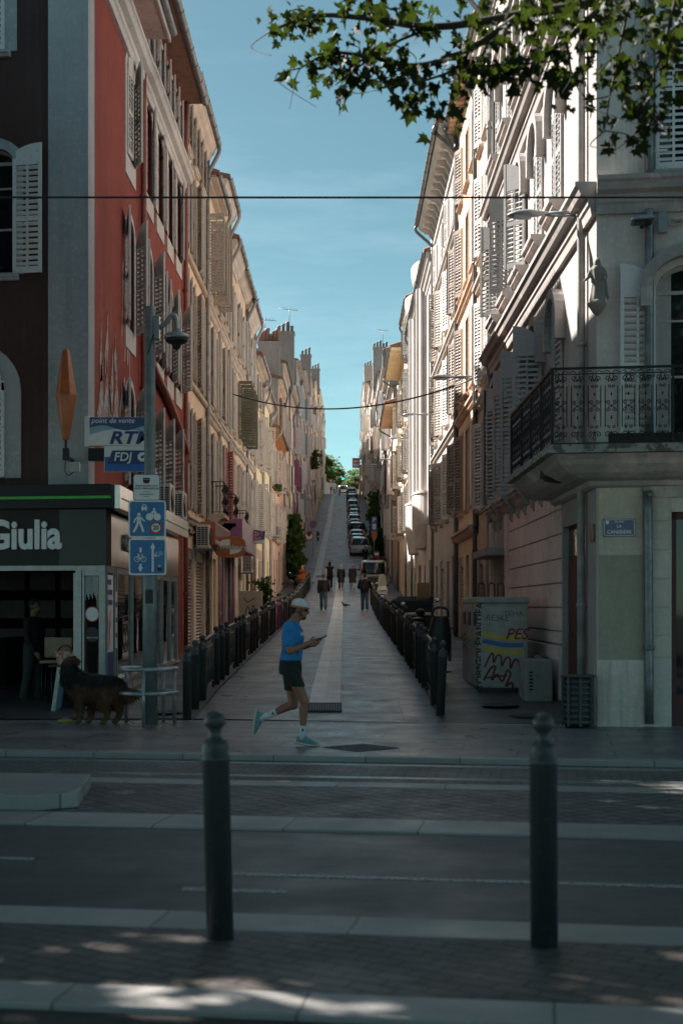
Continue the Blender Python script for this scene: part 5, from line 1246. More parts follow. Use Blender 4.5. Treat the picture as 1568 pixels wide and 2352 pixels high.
aircon('cooling unit in front of the brown fascia with a steel shutter under it', 3.25, 38.0)
aircon('cooling unit beside the beer sign above a pale post', 3.0, 55.3, 1, .8, .68, .36)
aircon('far small cooling unit under the low pink house window', 5.6, 79.5, 1, .8, .62, .34)
fb = thing('shop_fascia', 'brown orange fascia box above the steel roller shutters', 'shop sign', (XL, 38.6, gz(40) + 2.75))
MB().box(.0, 0, 0, .55, 5.2, .62).build('box', paint('fascia_orange', (.36, .11, .045), .4), fb, bevel=.01); MB().box(.551, .02, .04, .562, 5.18, .58).build('sheet', paint('fascia_gloss', (.45, .33, .28), .12, .6), fb)
pb = thing('shop_canopy', 'tall purple canopy box above the purple doorway', 'canopy', (XL, 46.0, gz(46) + 2.75))
MB().box(.0, 0, 0, .75, 6.5, 1.0).build('box', M_purple, pb, bevel=.01); MB().box(.751, .02, .03, .762, 6.45, .97).build('sheet', paint('purple_grey', (.23, .16, .2), .4), pb)
for yy, w in ((46.4, .5), (50.6, .6)):
    tag(MB().box(0, 0, 0, .12, w, 2.8).build('door_surround', M_purple, loc=(XL, yy, gz(yy) - .1)), 'purple pilaster panel left of the purple doorway' if yy < 48 else 'purple pilaster panel right of the purple doorway', 'pilaster')
kb = thing('beer_sign', 'orange and white oval beer sign sticking out from the left wall', 'shop sign', (-3.2, 40.0, 3.35))
def oval(w, h, k=1): return [(w * math.copysign(abs(math.cos(R(a))) ** .6, math.cos(R(a))) * k, h * math.copysign(abs(math.sin(R(a))) ** .75, math.sin(R(a))) * k) for a in range(0, 360, 9)]
M_kor = paint('beer_orange', (.42, .13, .035), .35)
MB().prism(oval(.45, .30), -.09, .09).build('sign_body', M_kor, kb, bevel=.01)
MB().prism([(-.32, 0), (-.32, .12), (-.2, .2), (0, .22), (0, 0)], -.096, -.09).prism([(0, 0), (.32, 0), (.32, -.1), (.2, -.18), (0, -.21)], -.096, -.09).build('white_field', M_sign_w, kb)
text('lettering', 'Kronenbourg', .185, M_black, kb, (.0, -.098, .0), ext=.002, bold=.010, sx=.92); text('lettering', 'Kronenbourg', .185, M_sign_w, kb, (.0, -.103, .0), ext=.002, bold=.001, sx=.92)
MB().box(-.85, -.02, .1, -.4, .02, .14).build('bracket', M_black, kb)
ci = thing('cinema_bar_sign', 'blue sign with red script beyond the beer sign', 'shop sign', (-3.22, 52.0, 4.25))
MB().prism([(-.33, -.26), (.3, -.28), (.34, .18), (-.31, .26)], -.06, .06).build('panel', paint('bar_blue', (.03, .09, .3), .4), ci); MB().prism([(-.32, -.24), (.30, -.27), (.32, -.12)], -.066, -.0605).build('stripe', M_sign_w, ci)
for dz, s_ in ((.08, 'Ciné'), (-.10, 'Bar')):
    text('lettering', s_, .24, M_sign_w, ci, (0, -.066, dz), (R(90), R(-6), 0), .002, shear=.3, bold=.012); text('lettering', s_, .24, M_red, ci, (0, -.07, dz), (R(90), R(-6), 0), .002, shear=.3, bold=.003)
MB().box(-.8, -.02, -.02, -.3, .02, .02).build('bracket', M_black, ci)
M_lampg = paint('lamp_grey', (.36, .375, .385), .35, .3, .1, 6)
def wall_lamp(label, Y, z, L=1.05):
    t = thing('street_lamp', label, 'street lamp', (XR, Y, z), 0, 'street lamps on the right walls')
    MB().tube([(0, 0, .05), (-L * .55, 0, .02)], .028, 8).tube([(0, 0, -.03), (-L * .55, 0, .0)], .02, 8).box(-.05, -.08, -.16, 0, .08, .16).build('arm', M_lampg, t)
    MB().loft([[(-L * .5 - q * .62, w * math.cos(R(a)), .02 + h * math.sin(R(a)) * (1 if math.sin(R(a)) > 0 else .45) - .03 * q) for a in range(0, 360, 30)] for q, w, h in ((0, .03, .03), (.15, .07, .045), (.45, .14, .075), (.75, .14, .07), (.95, .08, .035), (1, .02, .01))]).build('lamp_head', M_lampg, t)
    MB().prism([(-L * .5 - .26, -.09), (-L * .5 - .52, -.09), (-L * .5 - .52, .09), (-L * .5 - .26, .09)], -.045, -.02, 'z').build('lens', paint('lamp_lens', (.5, .52, .52), .2), t)
wall_lamp('street lamp arm nearest, above the statue on the corner building', 20.95, 7.45)
for Y, z, lb in ((36.8, 7.6, 'second wall street lamp where the low cable is fixed'), (55.0, 9.1, 'third wall street lamp at the white rounded house'), (72, 10.2, 'fourth wall street lamp past the white rounded house'), (95, 11.5, 'wall street lamp over the low ochre house'), (118, 13.4, 'wall street lamp midway up the right side'), (142, 15.6, 'wall street lamp above the climbing parked cars'), (170, 18.5, 'wall street lamp high on the right side'), (205, 22.5, 'wall street lamp near the right top'), (240, 27, 'last wall street lamp at the right top')):
    wall_lamp(lb, Y, z, 1.3)
def globe(label, Y, z):
    t = thing('globe_lamp', label, 'street lamp', (XL, Y, z))
    MB().tube([(0, 0, 0), (.4, 0, -.02), (.45, 0, .05)], .03, 6).build('arm', M_black, t)
    MB().ell((.45, 0, .3), (.27, .27, .27), 16).build('globe', paint('opal_globe', (.62, .63, .62), .25), t)
globe('white globe lamp high on the left wall of the climb', 180, gz(180) + 8.6); globe('white globe lamp lower on the left wall above the vine', 146, gz(146) + 4.5)
def cable(label, a, b, sag, r=.012):
    a = Vector(a); b = Vector(b)
    pts = [a.lerp(b, i / 24) - Vector((0, 0, sag * 4 * (i / 24) * (1 - i / 24))) for i in range(25)]
    tag(MB().tube(pts, r, 6).build('overhead_cable', M_black), label, 'cable')
cable('taut overhead tram wire crossing the whole view above the street', (-22, 14.7, 5.98), (22, 14.7, 5.98), .07, .011)
pts_ = [at(523, 925, 44), at(523, 911, 44), at(545, 906, 44)]
cable('drooping black cable strung across the street between the houses', at(535, 905, 44), at(1092, 868, 37), .62, .022)
tag(MB().tube(smooth_path([Vector((XR - .04, 36.9, 7.7)), Vector((XR - .1, 37.0, 7.5)), Vector((XR - .06, 37.1, 4.2)), Vector((XR - .06, 37.2, 3.6))], 5), .03, 6).build('wall_cable', M_black), 'black cable running down the wall from the second street lamp', 'cable')
tag(MB().tube([Vector((XL + .05 + .05 * math.sin(i * 2.1), 36.2 + i * .35, 3.62 + .05 * math.sin(i * 1.7) - i * .0)) for i in range(16)], .045, 6).build('cable_bundle', M_black), 'bundle of black cables sagging along the ledge above the roller shutters', 'cable')
tag(MB().tube([Vector((XR - .08 - .04 * math.sin(i * 2.1), 37.4 + i * .4, 3.75 + .06 * math.sin(i * 1.3))) for i in range(20)], .04, 6).build('cable_bundle', M_black), 'black cables looped along the right wall above the shutters', 'cable')
def small_balcony(label, Y, z, w=1.5, side='L'):
    t = thing('small_balcony', label, 'balcony', (XL, Y, z), 0, 'little iron balconies on the left')
    MB().prism([(0, 0), (.55, 0), (.55, -.1), (.42, -.16), (.3, -.3), (.12, -.36), (.0, -.5)], 0, w, 'y').build('slab', M_stonew, t)
    mb = MB(); mb.tube([(0, .03, .95), (.5, .03, .95), (.5, w - .03, .95), (0, w - .03, .95)], .018, 6).tube([(0, .03, .06), (.5, .03, .06), (.5, w - .03, .06), (0, w - .03, .06)], .012, 6)
    for i in range(15): yy = .03 + (w - .06) * i / 14; mb.tube([(.5 + .035 * math.sin(q * 1.57) , yy, .06 + .89 * q / 10) for q in range(11)], .009, 4)
    for i in range(1, 5): xx = .5 * i / 5; mb.tube([(xx, .03 + .02 * math.sin(q * 1.57), .06 + .89 * q / 10) for q in range(11)], .009, 4)
    mb.build('railing', M_rail, t)
small_balcony('iron balcony nearest, screened, above the roller shutters', 41.7, gz(41) + 3.75, 1.6); small_balcony('middle iron balcony in front of the pink shutter', 46.0, gz(46) + 3.6); small_balcony('far iron balcony with a flower pot', 51.2, gz(51) + 3.3)
# traffic and street signs up the hill
def disc_sign(name, label, x, Y, z, r, m1, m2, kind, side):
    t = thing(name, label, 'road sign', (x, Y, gz(Y)))
    MB().tube([(0, 0, 0), (0, 0, z + r)], .03, 6).build('post', M_galv, t)
    if kind == 'yield':
        p = MB().prism([(-r, r * .8), (r, r * .8), (0, -r)], -.05, -.035).build('panel', m1, t, (0, 0, z)); MB().prism([(-r * .6, r * .55), (r * .6, r * .55), (0, -r * .5)], -.055, -.0505).build('field', m2, p)
    else:
        p = MB().prism(circle(0, 0, r), -.05, -.035).build('panel', m1, t, (0, 0, z)); MB().prism(circle(0, 0, r * .76), -.055, -.0505).build('field', m2, p)
        if kind == 'nopark': MB(Matrix.Rotation(R(45), 4, 'Y')).box(-r * .8, -.06, -r * .1, r * .8, -.0555, r * .1).build('bar', m1, p)
        if kind == 'noturn': MB().box(-r * .08, -.06, -r * .4, r * .08, -.0555, r * .3).box(-r * .4, -.06, .0, r * .1, -.0555, r * .14).build('arrow', M_black, p)
disc_sign('road_sign', 'round blue and red no parking sign on the left of the climb', -2.8, 128, 2.9, .36, M_red, M_sign_b, 'nopark', 'L')
disc_sign('road_sign', 'round red and white sign lower on the left of the climb', -2.95, 120, 2.4, .38, M_red, M_sign_w, 'noturn', 'L')
disc_sign('road_sign', 'yield triangle at the left top of the street', -2.6, 283, 2.6, .55, M_red, M_sign_w, 'yield', 'L')
disc_sign('road_sign', 'yield triangle at the right top of the street', 2.6, 283, 2.2, .6, M_red, M_sign_w, 'yield', 'R')
pk = thing('parking_sign', 'blue parking board over an orange arrow panel on the right', 'road sign', (2.45, 116, gz(116)))
MB().tube([(0, 0, 0), (0, 0, 4.2)], .035, 6).build('post', M_galv, pk); MB().box(-.24, -.06, 3.1, .24, -.03, 4.25).build('panel', paint('parking_blue', (.05, .12, .36), .4), pk)
text('lettering', 'P', .5, M_sign_w, pk, (0, -.065, 3.95), ext=.004, bold=.012); MB().box(-.15, -.066, 3.2, .15, -.0605, 3.65).build('text_field', M_sign_w, pk)
MB().prism([(-.24, 3.05), (.24, 3.05), (.24, 2.65), (0, 2.15), (-.24, 2.65)], -.06, -.03).build('arrow_panel', paint('parking_orange', (.55, .16, .07), .4), pk)
pm = thing('parking_meter', 'parking ticket machine with coloured panels under the parking board', 'parking meter', (2.55, 112, gz(112)))
MB().box(-.2, -.15, 0, .2, .15, 1.75).build('cabinet', M_dkpipe, pm, bevel=.03)
for z, c in ((1.5, M_sign_w), (1.2, M_red), (.9, M_green), (.6, M_sign_w)): MB().box(-.17, -.16, z - .1, .17, -.149, z + .1).build('front_panel', c, pm)
tl = thing('traffic_light', 'traffic light showing green at the top of the street', 'traffic light', (-.25, 296, gz(296)))
MB().tube([(0, 0, 0), (0, 0, 4.2)], .07, 8).build('post', M_black, tl); MB().box(-.22, -.2, 3.1, .22, .1, 4.3).build('housing', M_black, tl); MB().prism(circle(0, 3.4, .15, 14), -.22, -.201).build('lamp', emit('green_lamp', (.0, .9, .5), 2.0), tl)
rs = thing('shop_board', 'pinkish red hanging shop board at the right top', 'shop sign', (2.35, 276, gz(276) + 5.4)); MB().box(-.75, -.08, 0, .75, .08, 1.9).build('panel', paint('faded_red', (.42, .13, .12), .5), rs); MB().box(-.6, -.09, .3, .6, -.081, .8).box(-.5, -.09, 1.1, .5, -.081, 1.4).build('lettering', M_sign_w, rs); MB().box(.7, -.04, 1.6, 1.3, .04, 1.75).build('bracket', M_black, rs)
tag(MB().tube([(0, 0, 0), (0, 0, 4.6)], .16, 10).build('yellow_post', paint('post_yellow', (.6, .42, .06), .5), loc=(2.95, 262, gz(262))), 'tall yellow post at the right edge near the top', 'post')
# ---------------------------------------------------------------- cars
M_tyre = paint('tyre', (.02, .02, .02), .85, 0, .3, 20); M_rim = paint('rim', (.35, .36, .37), .3, .8, .1)
M_cglass = glass('car_glass', (.015, .025, .032), .03); M_lamp = paint('tail_lamp', (.40, .02, .015), .2, 0, .1, 4, 0, .5)
M_trim = paint('black_trim', (.018, .018, .02), .5); M_plate = paint('plate_white', (.6, .6, .58), .4)
def car_paint(name, c): return paint('car_' + name, c, .28, .35, .03, 2, 0, .8)
def ringxz(w, z0, z1, y, k=16, p=.35):
    out = []; cz = (z0 + z1) / 2; h = (z1 - z0) / 2
    for i in range(k):
        a = 2 * math.pi * (i + .5) / k; c, s = math.cos(a), math.sin(a)
        out.append((w * math.copysign(abs(c) ** p, c), y, cz + h * math.copysign(abs(s) ** p, s)))
    return out
def ringxy(w, y0, y1, z, k=20, p=.4):
    out = []; cy = (y0 + y1) / 2; h = (y1 - y0) / 2
    for i in range(k):
        a = 2 * math.pi * (i + .5) / k; c, s = math.cos(a), math.sin(a)
        out.append((w * math.copysign(abs(c) ** p, c), cy + h * math.copysign(abs(s) ** p, s), z))
    return out
def make_car(kind, pm):
    V = {'hatch': dict(w=.86, L=2.0, belt=.92, h=1.47, rb=-1.9, rt=-1.55, ft=.35, fb=1.15, rw=.60), 'mpv': dict(w=.90, L=2.1, belt=1.0, h=1.62, rb=-2.02, rt=-1.75, ft=.5, fb=1.5, rw=.66),
         'van': dict(w=.91, L=2.1, belt=1.05, h=1.84, rb=-2.06, rt=-1.92, ft=.55, fb=1.35, rw=.74), 'sedan': dict(w=.87, L=2.2, belt=.9, h=1.42, rb=-1.75, rt=-1.05, ft=.35, fb=1.1, rw=.58)}[kind]
    w, L, bz, h = V['w'], V['L'], V['belt'], V['h']
    P = {}
    mb = MB(); mb.loft([ringxz(w * .88, .32, bz - .18, -L), ringxz(w * .96, .24, bz - .04, -L + .08), ringxz(w, .2, bz, -L + .3), ringxz(w, .2, bz + .02, 0), ringxz(w, .2, bz - .02, V['fb']), ringxz(w * .97, .22, bz - .16, L - .35), ringxz(w * .86, .28, bz - .28, L - .05), ringxz(w * .72, .34, bz - .36, L)])
    P['body'] = mb.mesh('body', pm)
    mb = MB(); mb.loft([ringxy(w * .94, V['rb'], V['fb'], bz - .06), ringxy(w * .90, V['rb'] + .06, V['fb'] - .12, bz + .08), ringxy(V['rw'] + .06, V['rt'] - .04, V['ft'] + .08, h - .10), ringxy(V['rw'], V['rt'] + .02, V['ft'], h - .05)])
    P['windows'] = mb.mesh('windows', M_cglass)
    mb = MB(); mb.loft([ringxy(V['rw'] + .075, V['rt'] - .07, V['ft'] + .10, h - .115), ringxy(V['rw'] + .04, V['rt'] - .04, V['ft'] + .03, h - .05), ringxy(V['rw'] - .08, V['rt'] + .1, V['ft'] - .12, h - .01), ringxy(V['rw'] - .3, V['rt'] + .4, V['ft'] - .4, h)])
    for sx in (-1, 1):
        mb.tube([(sx * w * .90, V['rb'] + .10, bz - .03), (sx * (V['rw'] + .03), V['rt'] + .02, h - .09)], .055 if kind != 'van' else .10, 6); mb.tube([(sx * w * .92, -.3, bz), (sx * (V['rw'] + .07), -.3, h - .1)], .04, 6)
        mb.tube([(sx * w * .9, V['fb'] - .1, bz - .03), (sx * (V['rw'] + .03), V['ft'] + .04, h - .09)], .045, 6)
    P['roof'] = mb.mesh('roof', pm)
    mb = MB(); mb.box(-w * .9, -L - .03, .28, w * .9, -L + .12, .46).box(-.3, -L - .035, .70, .3, -L + .02, .73); P['bumper'] = mb.mesh('bumper', pm if kind in ('mpv', 'sedan') else M_trim, .02)
    lz0, lz1 = (bz - .28, bz + .42) if kind == 'van' else (bz - .22, bz + (.12 if kind == 'hatch' else .05))
    for sx, nm in ((-1, 'tail_light'), (1, 'tail_light_')):
        mb = MB(); x0 = w * .70 if kind != 'van' else w * .84
        mb.add([(sx * x0, -L - .015 + .02, lz0), (sx * w * .97, -L + .16, lz0), (sx * w * .95, -L + .2, lz1), (sx * (x0 + .02), -L + .05, lz1), (sx * x0, -L + .2, lz0), (sx * w * .9, -L + .3, lz0), (sx * w * .9, -L + .35, lz1), (sx * (x0 + .02), -L + .3, lz1)], [(0, 1, 2, 3), (4, 7, 6, 5), (0, 4, 5, 1), (2, 6, 7, 3), (1, 5, 6, 2), (0, 3, 7, 4)])
        P[nm] = mb.mesh('tail_light', M_lamp)
    P['number_plate'] = MB().box(-.26, -L - .045, .53, .26, -L - .02, .64).mesh('number_plate', M_plate)
    for sx, nm in ((-1, 'mirror'), (1, 'mirror_')): P[nm] = MB().box(sx * w - (.0 if sx > 0 else .16), V['fb'] - .45, bz + .02, sx * w + (.16 if sx > 0 else 0), V['fb'] - .32, bz + .16).mesh('mirror', M_trim, .03)
    mb = MB()
    T = Matrix.Rotation(R(90), 4, 'Y')
    mb.lathe([(.20, -.1), (.30, -.1), (.315, -.07), (.315, .07), (.30, .1), (.20, .1)], 20, T=T); P['w'] = (mb.mesh('wheel', M_tyre), MB().lathe([(.2, -.07), (.19, .08), (.05, .05), (.001, .05)], 12, T=T).mesh('rim', M_rim), w, L)
    return P
_cars = {}
def car(kind, pname, pc, label, x, Y, group='cars parked up the hill', name='parked_car', hub=True):
    key = (kind, pname)
    if key not in _cars: _cars[key] = make_car(kind, car_paint(pname, pc))
    P = _cars[key]; t = thing(name, label, 'van' if kind == 'van' else 'car', (x, Y, gz(Y) + .055), 0, group)
    t.rotation_euler = (math.atan((gz(Y + 2) - gz(Y - 2)) / 4), 0, R(rnd.uniform(-1.5, 1.5)))
    for k, me in P.items():
        if k != 'w': put(me.name.split('.')[0], me, t)
    wm, rm_, w, L = P['w']
    for sx in (-1, 1):
        for yy in (-L + .72, L - .8):
            wo_ = put('wheel', wm, t, (sx * (w - .09), yy, .315)); put('rim', rm_, wo_, (sx * .03, 0, 0))
    return t
car('van', 'silver', (.36, .35, .34), 'silver van seen from behind at the end of the right bollards', 1.95, 95, None, 'parked_van')
MB_ = (('mpv', 'silver', (.40, .40, .40), 'silver hatchback with orange red lamp at the front of the parked row'), ('hatch', 'black', (.02, .022, .025), 'black car hidden behind the front silver hatchback'), ('hatch', 'white', (.6, .6, .6), 'white car third in the parked row'),
       ('van', 'dark', (.06, .06, .065), 'dark grey van fourth in the parked row, with two big rear panes'), ('hatch', 'red', (.22, .02, .03), 'dark red car behind the dark van'), ('sedan', 'steel', (.22, .25, .28), 'steel blue car behind the dark red one'),
       ('mpv', 'white', (.6, .6, .6), 'white people carrier midway in the parked row'), ('hatch', 'blue', (.04, .07, .13), 'dark blue car midway in the parked row'), ('hatch', 'grey', (.16, .165, .17), 'grey car midway in the parked row'),
       ('sedan', 'black', (.02, .022, .025), 'black saloon in the upper parked row'), ('mpv', 'silver', (.40, .40, .40), 'silver people carrier in the upper parked row'), ('hatch', 'blue', (.04, .07, .13), 'dark blue hatchback in the upper parked row'),
       ('van', 'black', (.02, .022, .025), 'tall black van in the upper parked row'), ('hatch', 'grey', (.16, .165, .17), 'grey hatchback above the tall black van'), ('sedan', 'steel', (.22, .25, .28), 'steel blue saloon near the top of the row'),
       ('hatch', 'black', (.02, .022, .025), 'black hatchback near the top of the row'), ('van', 'greyl', (.25, .27, .29), 'square grey van near the top of the row'), ('hatch', 'white', (.6, .6, .6), 'white hatchback just below the crest'),
       ('mpv', 'white', (.6, .6, .6), 'white car on the crest at the end of the row'))
yy = 130
for i, (k, pn, pc, lb) in enumerate(MB_): car(k, pn, pc, lb, 1.38 + rnd.uniform(-.07, .07), yy); yy += 7.9 if i < 4 else 8.3
car('van', 'white', (.62, .62, .62), 'white delivery van crossing the top of the street', -.15, 292, None, 'delivery_van')
# ---------------------------------------------------------------- two wheelers, waste bins, hoops
def wheel(mb, c, r, t=.03, m=0, n=20): mb.tube([(c[0], c[1] + r * math.cos(R(a)), c[2] + r * math.sin(R(a))) for a in range(0, 361, 15)], t, 8, m, True, None, False)
M_cream = paint('scooter_cream', (.50, .47, .41), .3, 0, .06, 3, 0, .6)
sc = thing('motor_scooter', 'cream maxi scooter with tall windscreen parked facing down the street', 'scooter', (1.95, 73, gz(73)), R(180))   # front at +y turned to the viewer
mb = MB(); wheel(mb, (0, .62, .24), .2, .06); wheel(mb, (0, -.62, .24), .2, .06); mb.build('wheels', M_tyre, sc)
blob('bodywork', lambda m: (m.loft([[(w * math.cos(R(a)), y + .06 * math.sin(R(a)), z) for a in range(0, 360, 20)] for z, w, y in ((.35, .12, .62), (.55, .24, .60), (.8, .30, .52), (1.02, .22, .45))]), m.ell((0, .62, .46), (.13, .26, .1)), m.ell((0, -.35, .62), (.22, .62, .2)), m.box(-.2, -.1, .25, .2, .5, .36)), M_cream, sc, .02, 3)
MB().prism([(-.2, .98), (.2, .98), (.24, 1.2), (.17, 1.52), (0, 1.58), (-.17, 1.52), (-.24, 1.2)], .47, .485).build('windscreen', paint('screen_tint', (.42, .38, .28), .1), sc)
MB().ell((0, .60, .82), (.2, .06, .07)).build('headlight', M_plate, sc); MB().ell((0, -.3, .84), (.18, .5, .08)).build('seat', M_black, sc); MB().box(-.2, -1.0, .85, .2, -.62, 1.2).build('top_box', M_black, sc, bevel=.06)
MB().box(-.14, .655, .38, .14, .67, .6).build('front_grille', M_black, sc); MB().tube([(-.36, .35, 1.06), (.36, .35, 1.06)], .02, 6).ell((-.42, .4, 1.2), (.08, .02, .05)).ell((.42, .4, 1.2), (.08, .02, .05)).tube([(-.3, .35, 1.06), (-.42, .4, 1.18)], .01, 5).tube([(.3, .35, 1.06), (.42, .4, 1.18)], .01, 5).build('handlebar', M_black, sc)
mp = thing('moped', 'black moped with mirror parked inside the right barriers', 'scooter', (1.92, 36.5, gz(36.5)), R(-8))
mb = MB(); wheel(mb, (0, .62, .26), .2, .055); wheel(mb, (0, -.6, .26), .2, .06); mb.build('wheels', M_tyre, mp)
blob('bodywork', lambda m: (m.ell((0, -.42, .66), (.17, .45, .15)), m.ell((0, .42, .66), (.16, .12, .3)), m.ell((0, .42, 1.0), (.13, .12, .1)), m.box(-.14, -.1, .28, .14, .4, .36), m.ell((0, .62, .46), (.08, .24, .07))), M_black, mp, .018, 3)
MB().ell((0, -.3, .82), (.15, .42, .07)).build('seat', M_trim, mp); MB().ell((0, -.86, .72), (.14, .05, .05)).build('tail_light', M_lamp, mp); MB().box(-.1, -.9, .42, .1, -.885, .56).build('number_plate', M_plate, mp)
MB().tube(smooth_path([(-.2, -.88, .8), (-.12, -.98, .84), (.12, -.98, .84), (.2, -.88, .8)], 4), .015, 6).build('grab_rail', M_trim, mp)
MB().tube([(-.36, .34, 1.06), (-.1, .42, 1.02), (.1, .42, 1.02), (.36, .34, 1.06)], .018, 6).build('handlebar', M_trim, mp)
mi = MB().tube([(.3, .36, 1.06), (.40, .34, 1.26)], .008, 5).ell((.45, .33, 1.32), (.085, .02, .055)).tube([(-.3, .36, 1.06), (-.4, .34, 1.2)], .008, 5).ell((-.44, .33, 1.22), (.07, .02, .05)); mi.build('mirror', paint('mirror_glass', (.5, .55, .56), .1, .9), mp)
def hoop(label, x, Y, w, h):
    tag(MB().tube(smooth_path([(0, 0, -.1), (0, 0, h - .2), (.05, 0, h - .05), (.18, 0, h), (w - .18, 0, h), (w - .05, 0, h - .05), (w, 0, h - .2), (w, 0, -.1)], 5), .045, 10).build('hoop_barrier', paint('hoop_white', (.55, .52, .48), .5, 0, .1, 5), loc=(x, Y, gz(Y))), label, 'hoop barrier', 'white hoop barriers')
hoop('thick pale hoop barrier behind the black moped', 1.62, 39.5, .95, .86); hoop('thick white hoop barrier at the bin behind the silver van', 1.42, 81, .75, .9); hoop('small white hoop barrier by the far bin beyond the van', 1.3, 106, .75, .9)
M_bin = paint('bin_black', (.022, .023, .025), .5, 0, .2, 5)
def wbin(label, x, Y, w=1.15, d=.95, h=1.05, lidm=None):
    t = thing('waste_bin', label, 'waste bin', (x, Y, gz(Y)), 0, 'black wheeled waste bins')
    def rr_(s, z): return [(-w / 2 * s, 0 + (1 - s) * .2, z), (w / 2 * s, (1 - s) * .2, z), (w / 2 * s, d - (1 - s) * .2, z), (-w / 2 * s, d - (1 - s) * .2, z)]
    MB().loft([rr_(.86, .16), rr_(1, h - .12), rr_(1.04, h - .115), rr_(1.04, h - .05)], 0, False).build('bin_body', M_bin, t, bevel=.015)
    l = MB(); l.loft([[(-w / 2 * 1.05 + .02, yy, h - .05 + zz) for yy, zz in ()] or rr_(1.05, h - .05), rr_(1.03, h), rr_(.9, h + .06)], 0, False); l.build('lid', lidm or M_bin, t, bevel=.02)
    for sx in (-1, 1): MB().tube([(sx * w * .54, d * .2, h - .15), (sx * w * .6, d * .2, h - .15), (sx * w * .6, d * .8, h - .15), (sx * w * .54, d * .8, h - .15)], .015, 6).build('handle', M_bin, t)
    for sx in (-1, 1):
        for yy in (.15, d - .15): MB().lathe([(.001, -.03), (.08, -.03), (.08, .03), (.001, .03)], 10, T=Matrix.Translation((sx * w * .35, yy, .08)) @ Matrix.Rotation(R(90), 4, 'Y')).build('wheel', M_tyre, t)
    return t
wbin('large black wheeled bin nearest, behind the moped', 2.15, 45.5, 1.25, 1.0, 1.1); wbin('second large black wheeled bin close behind the nearest', 2.35, 47.5, 1.2, 1.0, 1.15)
b_ = wbin('black bin with a pale logo right behind the silver van', 1.85, 84, .9, .8, 1.15); MB().prism(circle(-.08, .62, .13, 9), -.012, .0).box(.12, -.012, .56, .32, .0, .64).build('logo', worn('logo', (.3, .25, .2), (.03, .03, .03), .7, .6, 30), b_)
wbin('far bin beside the people beyond the van', 1.7, 108, .9, .7, 1.1)
tag(MB().box(-.2, 0, 0, .2, .3, .5).build('cardboard_box', paint('cardboard', (.33, .22, .13), .8), loc=(2.55, 45.6, gz(45.5) + 1.17), bevel=.01), 'dark flat box lying on the nearest waste bin', 'box')
def bicycle(label, loc, rz, m, seat=True):
    t = thing('bicycle', label, 'bicycle', loc, rz)
    for y in (-.52, .52):
        mb = MB(); wheel(mb, (0, y, .34), .32, .018)
        for a in range(0, 360, 30): mb.tube([(0, y, .34), (0, y + .31 * math.cos(R(a)), .34 + .31 * math.sin(R(a)))], .003, 3)
        mb.build('wheel', M_tyre, t)
    mb = MB()
    for a, b in (((0, -.52, .34), (0, -.12, .30)), ((0, -.12, .30), (0, -.28, .82)), ((0, -.52, .34), (0, -.26, .74)), ((0, -.12, .3), (0, .34, .72)), ((0, -.26, .74), (0, .32, .80)), ((0, .30, .9), (0, .52, .34))): mb.tube([a, b], .016, 6)
    mb.build('frame', m, t)
    MB().tube(smooth_path([(-.3, .14, .98), (-.2, .24, 1.0), (0, .3, .98), (.2, .24, 1.0), (.3, .14, .98)], 4), .013, 6).tube([(0, .3, .98), (0, .31, .86)], .014, 6).build('handlebar', M_trim, t)
    MB().ell((0, -.3, .87), (.07, .13, .035)).build('saddle', M_black, t)
    MB().tube([(-.02, -.12, .3), (.12, -.05, .2)], .01, 5).box(.1, -.09, .18, .2, -.01, .21).tube([(.02, -.12, .3), (-.12, -.19, .4)], .01, 5).box(-.2, -.23, .39, -.1, -.15, .42).build('pedal', M_trim, t)
    return t
bk = bicycle('bicycle with a black child seat leaning inside the right barriers', (1.80, 26.6, gz(26.6)), R(-4), M_trim)
cs = MB(); cs.loft([[(w * x, -.72 + y, z) for x, y in ((-1, 0), (-.8, -.06), (0, -.09), (.8, -.06), (1, 0), (.9, .05), (0, -.02), (-.9, .05))] for z, w in ((.55, .15), (.62, .2), (.9, .2), (1.1, .17), (1.24, .14))], 0, True)
cs.tube(smooth_path([(-.145, -.78, 1.22), (-.12, -.79, 1.36), (0, -.79, 1.40), (.12, -.79, 1.36), (.145, -.78, 1.22)], 4), .025, 8); cs.box(-.15, -.75, .5, .15, -.4, .6); cs.box(-.2, -.6, .42, -.14, -.35, .8).box(.14, -.6, .42, .2, -.35, .8)
cs.build('child_seat', M_black, bk)
bicycle('bicycle leaning on the left wall below the globe lamp', (-3.3, 112, gz(112)), R(15), M_trim); bicycle('orange red bicycle chained on the left sidewalk', (-3.0, 101, gz(101)), R(-20), paint('bike_orange', (.35, .1, .05), .4)); bicycle('dark bicycle against the left barriers near the orange coat', (-2.55, 84, gz(84)), R(5), M_trim)
dm = dup(mp, (-2.75, 150, gz(150)), R(3), 'dark scooter parked on the left sidewalk of the climb')
dm2 = dup(mp, (-2.9, 90, gz(90)), R(20), 'dark moped behind the woman in the orange coat')
